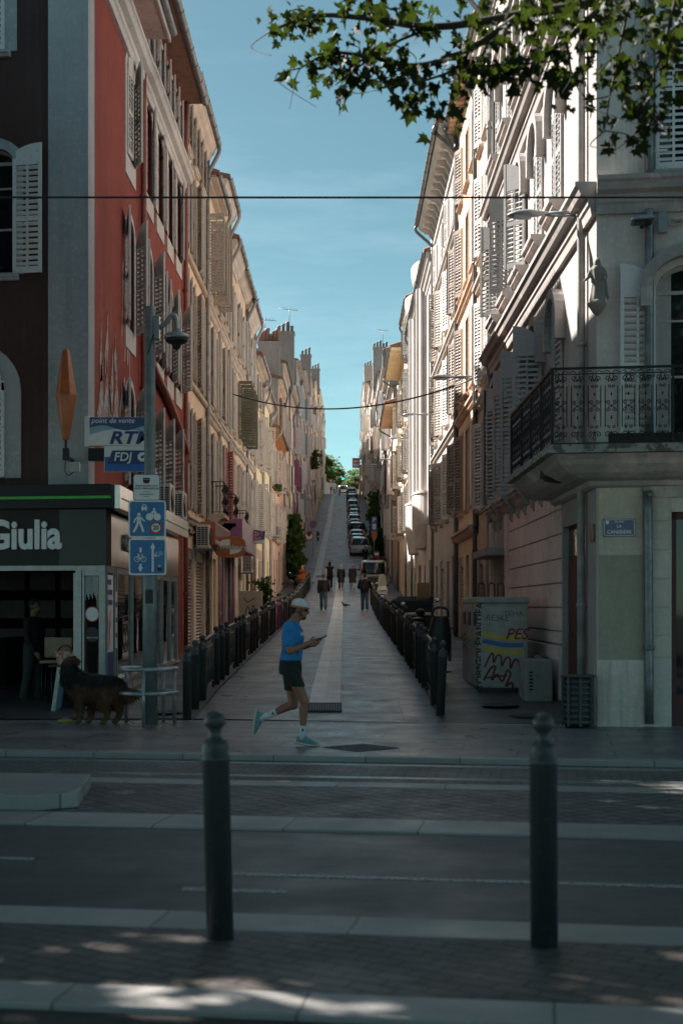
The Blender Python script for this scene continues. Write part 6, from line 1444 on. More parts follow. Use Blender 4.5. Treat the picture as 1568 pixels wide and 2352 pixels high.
# ---------------------------------------------------------------- people and animals. Local frame: x forward, y to the left, z up
def skin(name, c): return paint('skin_' + name, c, .5, 0, .08, 6, .03)
def cloth(name, c, var=.18): return paint('cloth_' + name, c, .85, 0, var, 7, .35)
V3 = Vector
def oval_ring(c, rx, ry, n=16, tilt=0): return [(c[0] + rx * math.cos(2 * math.pi * i / n), c[1] + ry * math.sin(2 * math.pi * i / n), c[2] + tilt * math.cos(2 * math.pi * i / n) * rx) for i in range(n)]
def hand(mb, wrist, d, palm, grip=25, r=.0088, side=1):
    """palm with four unequal bent fingers and a thumb off its side"""
    d = V3(d).normalized(); palm = V3(palm); palm = (palm - d * palm.dot(d)).normalized(); ac = d.cross(palm) * side
    w = V3(wrist)
    for q in (-.026, -.009, .009, .026): mb.cone(w + ac * q * .7, .014, w + d * .085 + ac * q, .0125, 8)
    for q, L in ((-.028, .060), (-.010, .074), (.010, .082), (.028, .074)):
        p = w + d * .088 + ac * q; a = d.copy(); rr = r
        for k, seg in enumerate((.44, .32, .24)):
            a = (Matrix.Rotation(R(grip) * (1 if side > 0 else -1), 3, ac) @ a) if False else (a * math.cos(R(grip)) + palm * math.sin(R(grip))).normalized()
            n = p + a * L * seg; mb.cone(p, rr, n, rr * .92, 7); p = n; rr *= .92
            palm = (palm - a * palm.dot(a)).normalized()
        palm = V3(palm); palm = (palm - d * palm.dot(d)).normalized()
    b = w + d * .025 + ac * .03; m_ = b + d * .035 + ac * .028 + palm * .012
    mb.cone(b, .013, m_, .011, 8); mb.cone(m_, .0105, m_ + d * .033 + ac * .002 + palm * .012, .009, 8)
def skeleton(h=1.75, legs=((18, 8), (-14, 16)), arms=((-14, 6, 14), (16, 6, 18)), lean=4, J=None, shw=.19):
    if J: return J
    s = h / 1.75; Jn = {}
    P = V3((0, 0, 0)); Jn['pelvis'] = P
    sp = V3((math.sin(R(lean)), 0, math.cos(R(lean))))
    Jn['chest'] = P + sp * .36 * s; Jn['neck'] = P + sp * .52 * s; Jn['head'] = P + sp * .60 * s + V3((.015, 0, .075)) * s
    for k, y in ((0, 1), (1, -1)):
        hp, kb = legs[k]; q = 'LR'[k]
        Jn['hip' + q] = P + V3((0, y * .09 * s, -.02 * s)); a = R(hp)
        Jn['knee' + q] = Jn['hip' + q] + V3((math.sin(a), y * .02, -math.cos(a))) * .43 * s
        a = R(hp - kb); Jn['ankle' + q] = Jn['knee' + q] + V3((math.sin(a), 0, -math.cos(a))) * .42 * s
        fa = R(-8 if kb < 14 else -38); Jn['toe' + q] = Jn['ankle' + q] + V3((math.cos(fa) * .17, y * .02, math.sin(fa) * .17 - .03)) * s
        sa, out, el = arms[k]
        Jn['sh' + q] = P + sp * .44 * s + V3((0, y * shw * s, 0)); a = R(sa)
        Jn['el' + q] = Jn['sh' + q] + V3((math.sin(a), y * math.sin(R(out)), -math.cos(a))).normalized() * .29 * s
        a = R(sa + el); inn = -y * .35 if el > 60 else 0
        Jn['wr' + q] = Jn['el' + q] + V3((math.sin(a), inn, -math.cos(a))).normalized() * .255 * s
    low = min(Jn['ankleL'].z - .085 * s, Jn['ankleR'].z - .085 * s, Jn['toeL'].z - .03 * s, Jn['toeR'].z - .03 * s)
    for k in Jn: Jn[k] = Jn[k] - V3((0, 0, low))
    Jn['s'] = s; return Jn
def fill_torso(mb, J, k=1.0, add=0.0, low=True, belly=0):
    s = J['s']; P, C, Nk = J['pelvis'], J['chest'], J['neck']; ax = (Nk - P)
    def ring(t, rx, ry, ox=0): c = P + ax * t; return oval_ring((c.x + ox, c.y, c.z), (rx + add) * s * k, (ry + add) * s * k, 18)
    rs = []
    if low: rs.append(ring(-.16, .085, .12)); rs.append(ring(-.10, .115, .165, -.012))
    rs += [ring(.06, .115, .165, -.006), ring(.28, .10 + belly, .148 + belly * .6, .01), ring(.50, .112 + belly * .5, .165, .012), ring(.70, .118, .182, .008), ring(.84, .105, .172, 0), ring(.92, .08, .115, -.006), ring(1.0, .05, .062, .0)]
    mb.loft(rs)
    for q in 'LR': mb.ell(tuple(J['sh' + q]), ((.058 + add) * s,) * 3, 12)
def fill_head(mb, J, face=None):
    s = J['s']; H = J['head']; f = V3(face or (1, 0, 0)).normalized(); l = V3((0, 0, 1)).cross(f).normalized(); u = f.cross(l)
    Q = Matrix((f, l, u)).transposed()
    def at_(a, b, c): return H + f * a * s + l * b * s + u * c * s
    mb.ell(at_(-.008, 0, .035), (.098 * s, .076 * s, .095 * s), 16, 0, None, Q); mb.ell(at_(.03, 0, -.045), (.066 * s, .056 * s, .075 * s), 14, 0, None, Q)
    mb.cone(at_(.055, 0, -.095), .024 * s, at_(.062, 0, -.085), .026 * s); mb.cone(at_(.088, 0, .02), .012 * s, at_(.108, 0, -.022), .015 * s)
    mb.ell(at_(.082, 0, .035), (.016 * s, .05 * s, .012 * s), 10, 0, None, Q); mb.cone(at_(.084, -.018, -.06), .009 * s, at_(.084, .018, -.06), .009 * s); mb.cone(at_(.083, -.016, -.073), .009 * s, at_(.083, .016, -.073), .009 * s)
    for q in (-1, 1): mb.ell(at_(-.012, q * .078, -.005), (.022 * s, .010 * s, .034 * s), 10, 0, None, Q)
    mb.cone(J['neck'] - V3((0, 0, .04 * s)), .062 * s, at_(-.02, 0, -.06), .054 * s)
    return at_, Q
def fill_arm(mb, J, q, a=0, t0=0, t1=2):
    s = J['s']; S, E, Wr = J['sh' + q], J['el' + q], J['wr' + q]
    if t0 < 1: mb.cone(S.lerp(E, max(0, t0)), (.053 + a) * s, S.lerp(E, min(1, t1)), (.053 - .011 * min(1, t1) + a) * s)
    if t1 > 1: mb.cone(E.lerp(Wr, max(0, t0 - 1)), (.042 + a) * s, E.lerp(Wr, t1 - 1), (.042 - .014 * (t1 - 1) + a) * s); mb.ell(tuple(E.lerp(Wr, .25)), ((.044 + a) * s,) * 3, 10)
def fill_leg(mb, J, q, a=0, t0=0, t1=2, flare=0):
    s = J['s']; Hh, K, A = J['hip' + q], J['knee' + q], J['ankle' + q]
    if t0 < 1: mb.cone(Hh.lerp(K, t0), (.088 - .03 * t0 + a) * s, Hh.lerp(K, min(1, t1)), (.088 - .03 * min(1, t1) + a) * s)
    if t1 > 1:
        mb.cone(K, (.056 + a) * s, K.lerp(A, t1 - 1), (.056 - .02 * (t1 - 1) + a + flare) * s)
        if t1 > 1.35: mb.ell(tuple(K.lerp(A, .3) - V3((.014 * s, 0, 0))), ((.056 + a) * s, (.054 + a) * s, .11 * s), 10)
def shoe(mb, J, q, up=.0):
    s = J['s']; A, T = J['ankle' + q], J['toe' + q]; d = (T - A); d = V3((d.x, d.y, d.z + .03 * s)); L = d.length; d.normalize()
    if abs(d.z) < .2: n = V3((0, 0, 1)); base = V3((A.x, A.y, A.z - .085 * s))
    else: n = V3((0, 1, 0)).cross(d) * -1; n = n if n.z > 0 or d.z < -.5 else -n; base = A - n * .085 * s
    n = (n - d * n.dot(d)).normalized(); l = n.cross(d)
    def ring(x, z0, z1, w): return [tuple(base + d * x * s + l * w * math.cos(R(a)) * s + n * ((z0 + z1) / 2 + (z1 - z0) / 2 * math.sin(R(a))) * s) for a in range(0, 360, 30)]
    mb.loft([ring(-.075, .012, .06, .022), ring(-.065, .004, .10, .036), ring(-.02, 0, .115, .042), ring(.05, .0, .10, .043), ring(.11, 0, .078, .048), ring(.165, .004, .058, .044), ring(.2, .015, .04, .026)])
    return base, d, l, n, s
def person(label, loc, rz, J, skinm, top, bottom, shoes, hairm, hair='short', coat=None, group=None, vox=.016, extra=None, sleeves=1.9, legs_to=1.88, face=None, belly=0, fat=0):
    t = thing('person', label, 'person', loc, rz, group); s = J['s']; info = {}
    def body(mb):
        fill_torso(mb, J, belly=belly); info['h'] = fill_head(mb, J, face)
        for q in 'LR':
            fill_arm(mb, J, q); fill_leg(mb, J, q); mb.cone(J['ankle' + q], .036 * s, J['toe' + q].lerp(J['ankle' + q], .4), .03 * s)
            d = J['wr' + q] - J['el' + q]; hand(mb, J['wr' + q], d, (0, 1 if q == 'R' else -1, 0), 18, .0088, 1 if q == 'R' else -1)
    blob('body', body, skinm, t, vox if vox > .011 else .0075, 3)
    def shirt(mb):
        fill_torso(mb, J, 1, .014 + fat, True, belly)
        for q in 'LR': fill_arm(mb, J, q, .013 + fat * .7, 0, sleeves)
    blob('jacket' if sleeves > 1 else 'shirt', shirt, top, t, vox, 3)
    def pants(mb):
        s_ = J['s']; P = J['pelvis']; mb.loft([oval_ring((P.x - .01, P.y, P.z + z), rx * s_, ry * s_, 18) for z, rx, ry in ((-.12 * s_, .11, .15), (-.05 * s_, .135, .182), (.05 * s_, .132, .18), (.10 * s_, .122, .17))])
        for q in 'LR': fill_leg(mb, J, q, .026, 0, legs_to, .016)
    blob('trousers' if legs_to > 1 else 'shorts', pants, bottom, t, vox, 3)
    for q in 'LR': blob('shoe', lambda mb: shoe(mb, J, q), shoes, t, max(vox * .7, .007), 2)
    at_, Q = info['h']
    if hair == 'short': blob('hair', lambda mb: (mb.ell(at_(-.022, 0, .05), (.098 * s, .083 * s, .092 * s), 16, 0, None, Q), mb.ell(at_(-.06, 0, -.01), (.052 * s, .07 * s, .06 * s), 12, 0, None, Q)), hairm, t, vox, 2)
    elif hair == 'long': blob('hair', lambda mb: (mb.ell(at_(-.022, 0, .045), (.108 * s, .095 * s, .10 * s), 16, 0, None, Q), mb.loft([oval_ring(tuple(at_(-.06, 0, z)), .06 * s, w * s, 14) for z, w in ((.05, .09), (-.08, .10), (-.2, .11), (-.27, .08))])), hairm, t, vox, 2)
    elif hair == 'scarf': blob('headscarf', lambda mb: (mb.ell(at_(-.01, 0, .03), (.118 * s, .10 * s, .118 * s), 16, 0, None, Q), mb.loft([oval_ring(tuple(at_(-.02, 0, z)), rx * s, ry * s, 14) for z, rx, ry in ((-.02, .095, .09), (-.10, .085, .085), (-.17, .11, .13))])), hairm, t, vox, 3)
    elif hair == 'hood': blob('hood', lambda mb: (mb.ell(at_(-.015, 0, .03), (.118 * s, .10 * s, .12 * s), 16, 0, None, Q), mb.cone(J['neck'], .085 * s, at_(-.02, 0, -.03), .08 * s)), hairm, t, vox, 3)
    if coat:
        P = J['pelvis']; L = coat[1]
        def ct(mb):
            fill_torso(mb, J, 1, .032, False)
            mb.loft([oval_ring((P.x - .01 + ox, P.y, P.z + z), rx * s, ry * s, 20) for z, rx, ry, ox in ((.18, .15, .19, 0), (0, .17, .215, 0), (-L * .5, .19, .235, 0), (-L, .21, .26, 0))])
            for q in 'LR': fill_arm(mb, J, q, .022, 0, 1.92)
        blob('coat', ct, coat[0], t, vox, 3)
    if extra: extra(t, J, at_, Q)
    return t
# --- the jogger, mid stride, looking at a phone
RJ = dict(s=1.0, pelvis=V3((-.09, 0, .945)), chest=V3((-.085, 0, 1.28)), neck=V3((-.055, 0, 1.485)), head=V3((.022, 0, 1.638)),
    hipL=V3((-.10, .09, .925)), kneeL=V3((-.065, .09, .485)), ankleL=V3((-.455, .085, .325)), toeL=V3((-.478, .075, .115)),
    hipR=V3((-.085, -.09, .925)), kneeR=V3((.085, -.085, .53)), ankleR=V3((.055, -.08, .105)), toeR=V3((.225, -.085, .05)),
    shL=V3((-.08, .185, 1.43)), elL=V3((-.05, .255, 1.16)), wrL=V3((.12, .10, 1.20)), shR=V3((-.10, -.185, 1.435)), elR=V3((-.075, -.25, 1.145)), wrR=V3((.145, -.13, 1.245)))
M_sk = skin('tan', (.27, .112, .066)); M_skl = skin('light', (.46, .27, .20)); M_skd = skin('deep', (.14, .075, .05))
jg = thing('person', 'jogger in blue shirt, black shorts and cap, looking at a phone mid stride', 'person', (-.555, 17.15, 0), R(-3))
inf = {}
def jb(mb):
    fill_torso(mb, RJ); inf['h'] = fill_head(mb, RJ, (1, 0, -.18))
    for q in 'LR':
        fill_arm(mb, RJ, q)
        Hh, K, A = RJ['hip' + q], RJ['knee' + q], RJ['ankle' + q]; d_ = (A - K).normalized()
        mb.cone(Hh, .09, K, .058, 14); mb.ell(tuple(K), (.06, .056, .062), 12); mb.cone(K, .053, A, .034, 14)
        dk = (A - K).normalized(); back = V3((-1, 0, 0)) - dk * dk.dot(V3((-1, 0, 0))); back.normalize()
        mb.cone(K.lerp(A, .14) + back * .018, .046, K.lerp(A, .42) + back * .014, .038, 12); mb.ell(tuple(Hh.lerp(K, .45) - back * .02), (.07, .07, .13), 12)
        mb.cone(A, .034, A + d_ * .03, .03)
    hand(mb, RJ['wrR'], (.9, .25, .25), (0, .8, -.5), 30, .009, 1); hand(mb, RJ['wrL'], (.85, -.1, .1), (.1, -.3, .9), 24, .009, -1)
blob('body', jb, M_sk, jg, .0068, 3)
def js(mb):
    fill_torso(mb, RJ, 1.0, .016, True)
    for q in 'LR': mb.cone(RJ['sh' + q] + V3((0, 0, -.005)), .07, RJ['sh' + q].lerp(RJ['el' + q], .62), .068, 14)
    P = RJ['pelvis']; mb.loft([oval_ring((P.x - .005, 0, z), rx, ry, 20) for z, rx, ry in ((1.03, .138, .175), (1.12, .134, .172), (1.25, .136, .178), (1.38, .13, .185))])
    for k in range(7): a = RJ['chest'] + V3((.09 - .028 * k, -.17, -.22 + .05 * (k % 3))); mb.cone(a, .012, a + V3((.05, .0, .16)), .006, 6)
# hem: cut the shirt below the waist by fusing only what lies above
def js2(mb):
    s = RJ; P, Nk = s['pelvis'], s['neck']; ax = Nk - P
    def rg(t, rx, ry, ox=0): c = P + ax * t; return oval_ring((c.x + ox, c.y, c.z), rx, ry, 20)
    mb.loft([rg(.155, .140, .178, -.004), rg(.2, .138, .177, -.004), rg(.32, .128, .168, .004), rg(.5, .132, .18, .008), rg(.70, .138, .198, .004), rg(.84, .12, .20, -.004), rg(.95, .085, .13, -.01), rg(1.03, .064, .07, 0)])
    for q in 'LR': mb.ell(tuple(s['sh' + q]), (.07, .07, .07), 12); mb.cone(s['sh' + q], .07, s['sh' + q].lerp(s['el' + q], .66), .066, 14)
    for k in range(5): a = V3((-.19 + .05 * k, -.165 + .004 * k, 1.10 + .03 * (k % 2))); mb.cone(a, .010, a + V3((.05, .0, .15)), .005, 6)
M_tee = cloth('blue_tee', (.022, .19, .45))
blob('shirt', js2, M_tee, jg, .0085, 3)
def jsh(mb):
    mb.loft([oval_ring((-.092, 0, z), rx, ry, 20) for z, rx, ry in ((.86, .135, .175), (.93, .142, .182), (1.0, .134, .176), (1.05, .126, .168))])
    for q, e in (('R', .52), ('L', .60)):
        Hh, K = RJ['hip' + q], RJ['knee' + q]; mb.cone(Hh, .104, Hh.lerp(K, .25), .10, 14); mb.loft([[tuple(Hh.lerp(K, t) + V3((math.cos(R(a)) * w, math.sin(R(a)) * w, 0))) for a in range(0, 360, 24)] for t, w in ((.1, .10), (.3, .10), (e, .094))])
blob('shorts', jsh, cloth('black_shorts', (.012, .014, .015)), jg, .009, 3)
M_sock = cloth('white_sock', (.62, .64, .64)); M_teal = paint('shoe_teal', (.11, .24, .25), .6, 0, .2, 20); M_sole = paint('shoe_sole', (.52, .47, .44), .6)
for q, e in (('R', .66), ('L', .52)):
    K, A = RJ['knee' + q], RJ['ankle' + q]; so_ = MB(); d = (A - K)
    so_.tube([K.lerp(A, e), K.lerp(A, e + .02), K.lerp(A, .85), K + d * 1.04], [.041, .044, .040, .043], 14); so_.build('sock', M_sock, jg)
    mk = K.lerp(A, e + .12); MB().prism([(-.018, -.012), (.018, -.012), (.0, .026)], -.043, -.041).build('mark', M_black, jg, tuple(mk - V3((-.006, .001, 0))))
    blob('shoe', lambda mb: shoe(mb, RJ, q), M_teal, jg, .0065, 2)
    A2, T2 = RJ['ankle' + q], RJ['toe' + q]; tmp = MB(); base, dd_, ll, nn, s_ = shoe(tmp, RJ, q)
    so_ = MB(); so_.loft([[tuple(base + dd_ * x + ll * w * math.cos(R(a)) + nn * (z + h * (math.sin(R(a)) * .5))) for a in range(0, 360, 30)] for x, w, z, h in ((-.098, .02, .026, .03), (-.085, .042, .016, .036), (.0, .047, .012, .034), (.1, .052, .011, .03), (.17, .048, .018, .028), (.212, .022, .03, .02))])
    so_.build('sole', M_sole, jg)
    lc = MB()
    for k in range(3): p = base + dd_ * (.04 + .022 * k) + nn * (.106 - .009 * k); lc.tube([p - ll * .022, p + nn * .008, p + ll * .022], .0035, 5)
    lc.tube([tuple(base + dd_ * .035 + nn * (.11 + .012 * math.sin(i)) + ll * (-.03 + .012 * i)) for i in range(6)], .003, 4); lc.build('laces', M_sock, jg)
ah, Qh = inf['h']; M_capw = cloth('cap_white', (.55, .58, .60)); M_capo = cloth('cap_orange', (.55, .20, .03))
def capdome(mb): mb.loft([[tuple(ah(-.008 + r * .108 * math.cos(R(a)), r * .088 * math.sin(R(a)), z)) for a in range(0, 360, 20)] for z, r in ((.025, 1.0), (.06, .99), (.095, .90), (.118, .72), (.132, .45), (.137, .1))])
m_ = MB(); capdome(m_); cp = m_.build('cap', M_capw, jg)
m_ = MB(); m_.loft([[tuple(ah(-.008 + r * .111 * math.cos(R(a)), r * .091 * math.sin(R(a)), z)) for a in range(0, 360, 20)] for z, r in ((.022, 1.0), (.022, 1.02), (.048, 1.02), (.048, 1.0))]); m_.build('cap_band', M_capo, cp)
m_ = MB(); m_.loft([[tuple(ah(-.008 + r * .110 * math.cos(R(a)), r * .090 * math.sin(R(a)) * .62, z)) for a in range(0, 360, 20)] for z, r in ((.06, 1.0), (.098, .92), (.122, .74), (.137, .46), (.142, .1))]); m_.build('cap_crown', M_capo, cp)
m_ = MB(); m_.loft([[tuple(ah(x, y, z + dz - .3 * y * y / .09 * .09)) for dz, y in ((0, -.075 * w), (0, 0), (0, .075 * w), (.007, .075 * w), (.007, 0), (.007, -.075 * w))] for x, w, z in ((.06, 1.05, .048), (.11, 1.0, .045), (.165, .8, .030), (.185, .45, .022))], 0, True); m_.build('peak', M_capw, cp)
hr = blob('hair', lambda mb: (mb.ell(ah(-.03, 0, .03), (.088, .080, .06), 14, 0, None, Qh), mb.ell(ah(-.068, 0, -.02), (.035, .06, .045), 12, 0, None, Qh)), cloth('dark_hair', (.015, .011, .009)), jg, .008, 2)
blob('beard', lambda mb: (mb.ell(ah(.058, 0, -.088), (.036, .046, .026), 12, 0, None, Qh), mb.cone(ah(.03, -.054, -.06), .014, ah(.0, -.071, .0), .009), mb.cone(ah(.03, .054, -.06), .014, ah(.0, .071, .0), .009), mb.cone(ah(.092, -.02, -.047), .006, ah(.092, .02, -.047), .006)), cloth('stubble', (.05, .03, .022)), jg, .006, 2)
m_ = MB()
for q in (-1, 1): m_.ell(ah(.086, q * .036, .014), (.012, .032, .020), 10, 0, None, Qh); m_.tube([ah(.075, q * .066, .02), ah(.0, q * .082, .018)], .005, 5)
m_.build('sunglasses', M_black, jg)
ph = MB(Matrix.Translation(V3((.285, -.085, 1.30))) @ Matrix.Rotation(R(-24), 4, 'Y') @ Matrix.Rotation(R(8), 4, 'X')); ph.box(-.075, -.036, -.005, .075, .036, .005)
tag(ph.build('phone', M_black, None, (-.555, 17.15, 0), R(-3), bevel=.003), 'dark phone held out in the hand of the jogger', 'phone')
MB().prism([(-.02, -.02), (.0, .03), (.02, -.02), (.03, .02), (-.03, .02)], -.003, 0).build('chest_logo', M_sign_w, jg, (.058, -.108, 1.34), R(55))
# --- walkers
H_dark = cloth('hair_dark', (.02, .015, .012)); H_grey = cloth('hair_grey', (.12, .09, .075)); C_blk = cloth('black', (.008, .008, .010)); C_char = cloth('charcoal', (.016, .016, .018)); C_jean = cloth('jeans', (.045, .085, .125), .3); C_grey = cloth('grey', (.17, .165, .16)); C_white = cloth('white', (.55, .54, .53))
S_w = paint('shoe_white', (.5, .48, .45), .6); S_k = paint('shoe_black', (.015, .015, .016), .6)
away = R(90)
person('stocky man in dark sweater and blue jeans walking away on the left', (-.99, 68.5, gz(68.5) + .01), away, skeleton(1.76, ((12, 8), (-12, 12)), ((-10, 9, 12), (8, 12, 45)), 2, shw=.195), M_skl, C_char, C_jean, S_k, H_grey, belly=.05, fat=.02)
person('man in black hoodie and jeans walking away near the right bollards', (.98, 67.5, gz(67.5) + .01), away, skeleton(1.80, ((9, 6), (-9, 10)), ((16, 16, 80), (18, 16, 82)), 2, shw=.20), M_skl, C_blk, C_jean, S_w, H_dark, belly=.05, fat=.03,
    extra=lambda t, J, a, Q: (MB().tube([tuple(J['pelvis'] + V3((.135 * math.cos(R(q)), .182 * math.sin(R(q)), .0))) for q in range(0, 361, 20)], .018, 6).build('shirt_hem', C_white, t), blob('hood', lambda m: m.loft([oval_ring(tuple(J['neck'] + V3((-.06, 0, z))), rx, ry) for z, rx, ry in ((-.12, .05, .10), (-.04, .07, .12), (.03, .06, .10))]), C_blk, t, .016, 3)))
person('slim walker in black vest with white sleeves, left of the three', (-.93, 92, gz(92) + .01), away, skeleton(1.82, ((10, 6), (-12, 14)), ((-12, 8, 12), (12, 10, 14)), 1), M_skd, C_white, C_blk, S_w, C_blk, 'hood',
    extra=lambda t, J, a, Q: blob('vest', lambda m: fill_torso(m, J, 1, .035, True), C_blk, t, .02, 3))
person('woman in long black coat and pale headscarf, middle of the three', (-.20, 92.5, gz(92.5) + .02), away, skeleton(1.62, ((10, 8), (-12, 16)), ((-14, 10, 10), (14, 10, 14)), 1), M_skl, C_blk, C_grey, S_w, cloth('scarf_pale', (.55, .47, .40)), 'scarf', (paint('shiny_black', (.013, .013, .014), .35, 0, .3, 6), .42))
person('woman in grey coat and pink headscarf, right of the three', (.55, 92.5, gz(92.5) + .01), away, skeleton(1.66, ((10, 8), (-12, 14)), ((-8, 8, 25), (8, 8, 25)), 1), M_skl, C_char, C_white, S_w, cloth('scarf_pink', (.56, .28, .32)), 'scarf', (cloth('coat_grey', (.04, .041, .043)), .46))
person('blonde woman in an orange brown coat on the left sidewalk', (-2.6, 89, gz(89) + .03), R(70), skeleton(1.68, ((4, 4), (-4, 6)), ((5, 8, 30), (8, 8, 40)), 2), M_skl, cloth('rust_coat', (.30, .085, .03)), C_blk, S_k, cloth('blonde', (.42, .27, .12)), 'long', (cloth('rust_coat', (.30, .085, .03)), .40),
    extra=lambda t, J, a, Q: MB().ell((-.22, .16, .95), (.05, .16, .15), 12).tube([(-.2, .16, 1.0), (-.12, -.1, 1.45)], .012, 5).build('shoulder_bag', cloth('bag_orange', (.34, .12, .04)), t))
person('man in dark coat with a turquoise scarf and cap beside the parked cars', (1.72, 117, gz(117) + .05), R(-70), skeleton(1.75, ((4, 4), (-4, 6)), ((5, 8, 70), (5, 8, 30)), 2), M_skl, C_blk, C_blk, S_k, cloth('cap_brown', (.10, .075, .06)),
    extra=lambda t, J, a, Q: MB().loft([oval_ring(tuple(J['neck'] + V3((.02, 0, z))), rx, ry) for z, rx, ry in ((-.42, .05, .06), (-.2, .13, .08), (-.06, .10, .10), (.03, .075, .08))]).build('scarf', cloth('turquoise', (.03, .33, .27)), t))
person('person in black seen from behind by the far waste bin', (2.2, 107, gz(107) + .05), R(80), skeleton(1.74, ((4, 4), (-4, 6)), ((8, 12, 40), (8, 12, 40)), 2), M_skd, C_blk, C_blk, S_k, H_dark)
person('person in brown jacket, rust trousers and hat at the right wall', (2.95, 107, gz(107) + .05), R(80), skeleton(1.74, ((6, 4), (-6, 8)), ((6, 10, 20), (4, 10, 30)), 2), M_skd, cloth('brown', (.085, .045, .03)), cloth('rust', (.25, .075, .025)), S_k, cloth('hat', (.03, .022, .02)),
    extra=lambda t, J, a, Q: MB().lathe([(.001, .17), (.08, .16), (.1, .09), (.16, .075), (.16, .065), (.001, .06)], 14).build('hat', cloth('hat', (.03, .022, .02)), t, tuple(J['head'])))
person('woman with long dark hair facing down the street behind the silver van', (1.36, 101, gz(101) + .05), R(-90), skeleton(1.64, ((4, 4), (-4, 6)), ((10, 8, 110), (10, 8, 50)), 2), M_skl, cloth('mauve', (.075, .05, .055)), C_blk, S_k, cloth('hair_brown', (.04, .022, .015)), 'long')
for x, Y, c, nm, lb, h, rz in ((-2.6, 284, (.5, .10, .04), 'orange_red', 'tiny far pedestrian in an orange top at the left crest', 1.75, 60), (-2.0, 284, (.55, .54, .52), 'pale', 'tiny far pedestrian in white at the left crest', 1.7, 100), (-1.5, 285, (.06, .055, .055), 'dim', 'tiny far pedestrian in dark clothes at the crest', 1.78, 20), (-.85, 272, (.26, .27, .28), 'light_grey', 'far pedestrian in a grey jacket walking in the road near the crest', 1.75, 90)):
    person(lb, (x, Y, gz(Y) + .06), R(rz), skeleton(h, ((16, 8), (-14, 14))), M_skl, cloth(nm, c), C_jean, S_k, H_dark, vox=.035)
person('dim figure in black with white sneakers standing inside the dark bar', tuple(S0 + TF @ V3((-1.66, 1.3, .012))), R(-20), skeleton(1.78, ((3, 3), (-5, 6)), ((5, 8, 60), (5, 8, 30)), 2), M_skd, C_blk, cloth('dark_jeans', (.03, .035, .038)), S_w, H_dark)
person('second dim figure in dark blue inside the bar doorway', tuple(S0 + TF @ V3((-.6, 1.5, .012))), R(190), skeleton(1.74, ((3, 3), (-5, 6)), ((5, 8, 60), (5, 8, 30)), 2), M_skd, cloth('dark_blue', (.015, .02, .04)), cloth('dark_blue', (.015, .02, .04)), S_w, H_dark)
# --- the dog: large shaggy black and tan, head turned into the bar
dogt = thing('dog', 'large shaggy black and tan dog on a lead looking into the bar', 'dog', (-3.52, 20.32, 0), R(-10)); dogt.scale = (1.08, 1.08, 1.08)
def dx(X, Y, y=0): return V3(((X - 500) * .00138, y, (892 - Y) * .00138))
def dogf(mb):
    ch, mid, rp = dx(285, 530), dx(440, 545), dx(640, 560)
    mb.loft([[tuple(c + V3((tw * math.sin(R(a)), w * math.cos(R(a)), h * math.sin(R(a)) + (.03 if math.sin(R(a)) < 0 else 0)))) for a in range(0, 360, 18)] for c, w, h, tw in ((dx(175, 500), .09, .12, -.03), (dx(220, 510), .135, .185, -.02), (ch, .155, .215, 0), (mid, .155, .195, 0), (dx(560, 560), .15, .19, 0), (rp, .145, .19, .02), (dx(720, 570), .11, .14, .03), (dx(745, 580), .06, .08, .02))])
    mb.cone(dx(240, 450), .15, dx(205, 355, .02), .10); mb.cone(dx(210, 370, .02), .115, dx(215, 315, .05), .095)
    mb.ell(tuple(dx(215, 305, .05)), (.10, .095, .085)); mb.cone(dx(180, 312, .07), .06, dx(128, 325, .12), .034); mb.ell(tuple(dx(125, 318, .125)), (.02, .02, .018))
    mb.cone(dx(285, 285, -.02), .035, dx(330, 290, -.045), .018); mb.cone(dx(300, 278, -.03), .03, dx(325, 310, -.05), .016); mb.cone(dx(225, 260, .13), .03, dx(235, 285, .16), .014)
    for y, sh, el, wr, pw in ((-.085, dx(330, 600), dx(345, 690), dx(345, 800), dx(320, 872)), (.085, dx(400, 610), dx(425, 700), dx(410, 800), dx(385, 868))):
        q = V3((0, y, 0)); mb.cone(sh + q, .085, el + q, .066); mb.cone(el + q, .058, wr + q, .036); mb.cone(wr + q, .036, dx(0, 872) * 0 + V3((wr.x - .01, 0, .045)) + q, .034); mb.ell(tuple(V3((wr.x - .035, y, .026))), (.052, .036, .028))
    for y, hp, st, hk, pw in ((-.08, dx(600, 600), dx(565, 690), dx(620, 780), dx(560, 880)), (.08, dx(690, 600), dx(665, 690), dx(700, 780), dx(675, 880))):
        q = V3((0, y, 0)); mb.cone(hp + q, .115, st + q, .085); mb.cone(st + q, .07, hk + q, .038); mb.cone(hk + q, .036, V3((hk.x - .035, 0, .045)) + q, .032); mb.ell(tuple(V3((hk.x - .065, y, .026))), (.052, .036, .028))
    mb.cone(dx(725, 560), .055, dx(790, 600), .075); mb.cone(dx(790, 600), .078, dx(860, 585), .05); mb.cone(dx(855, 590), .05, dx(885, 575), .02)
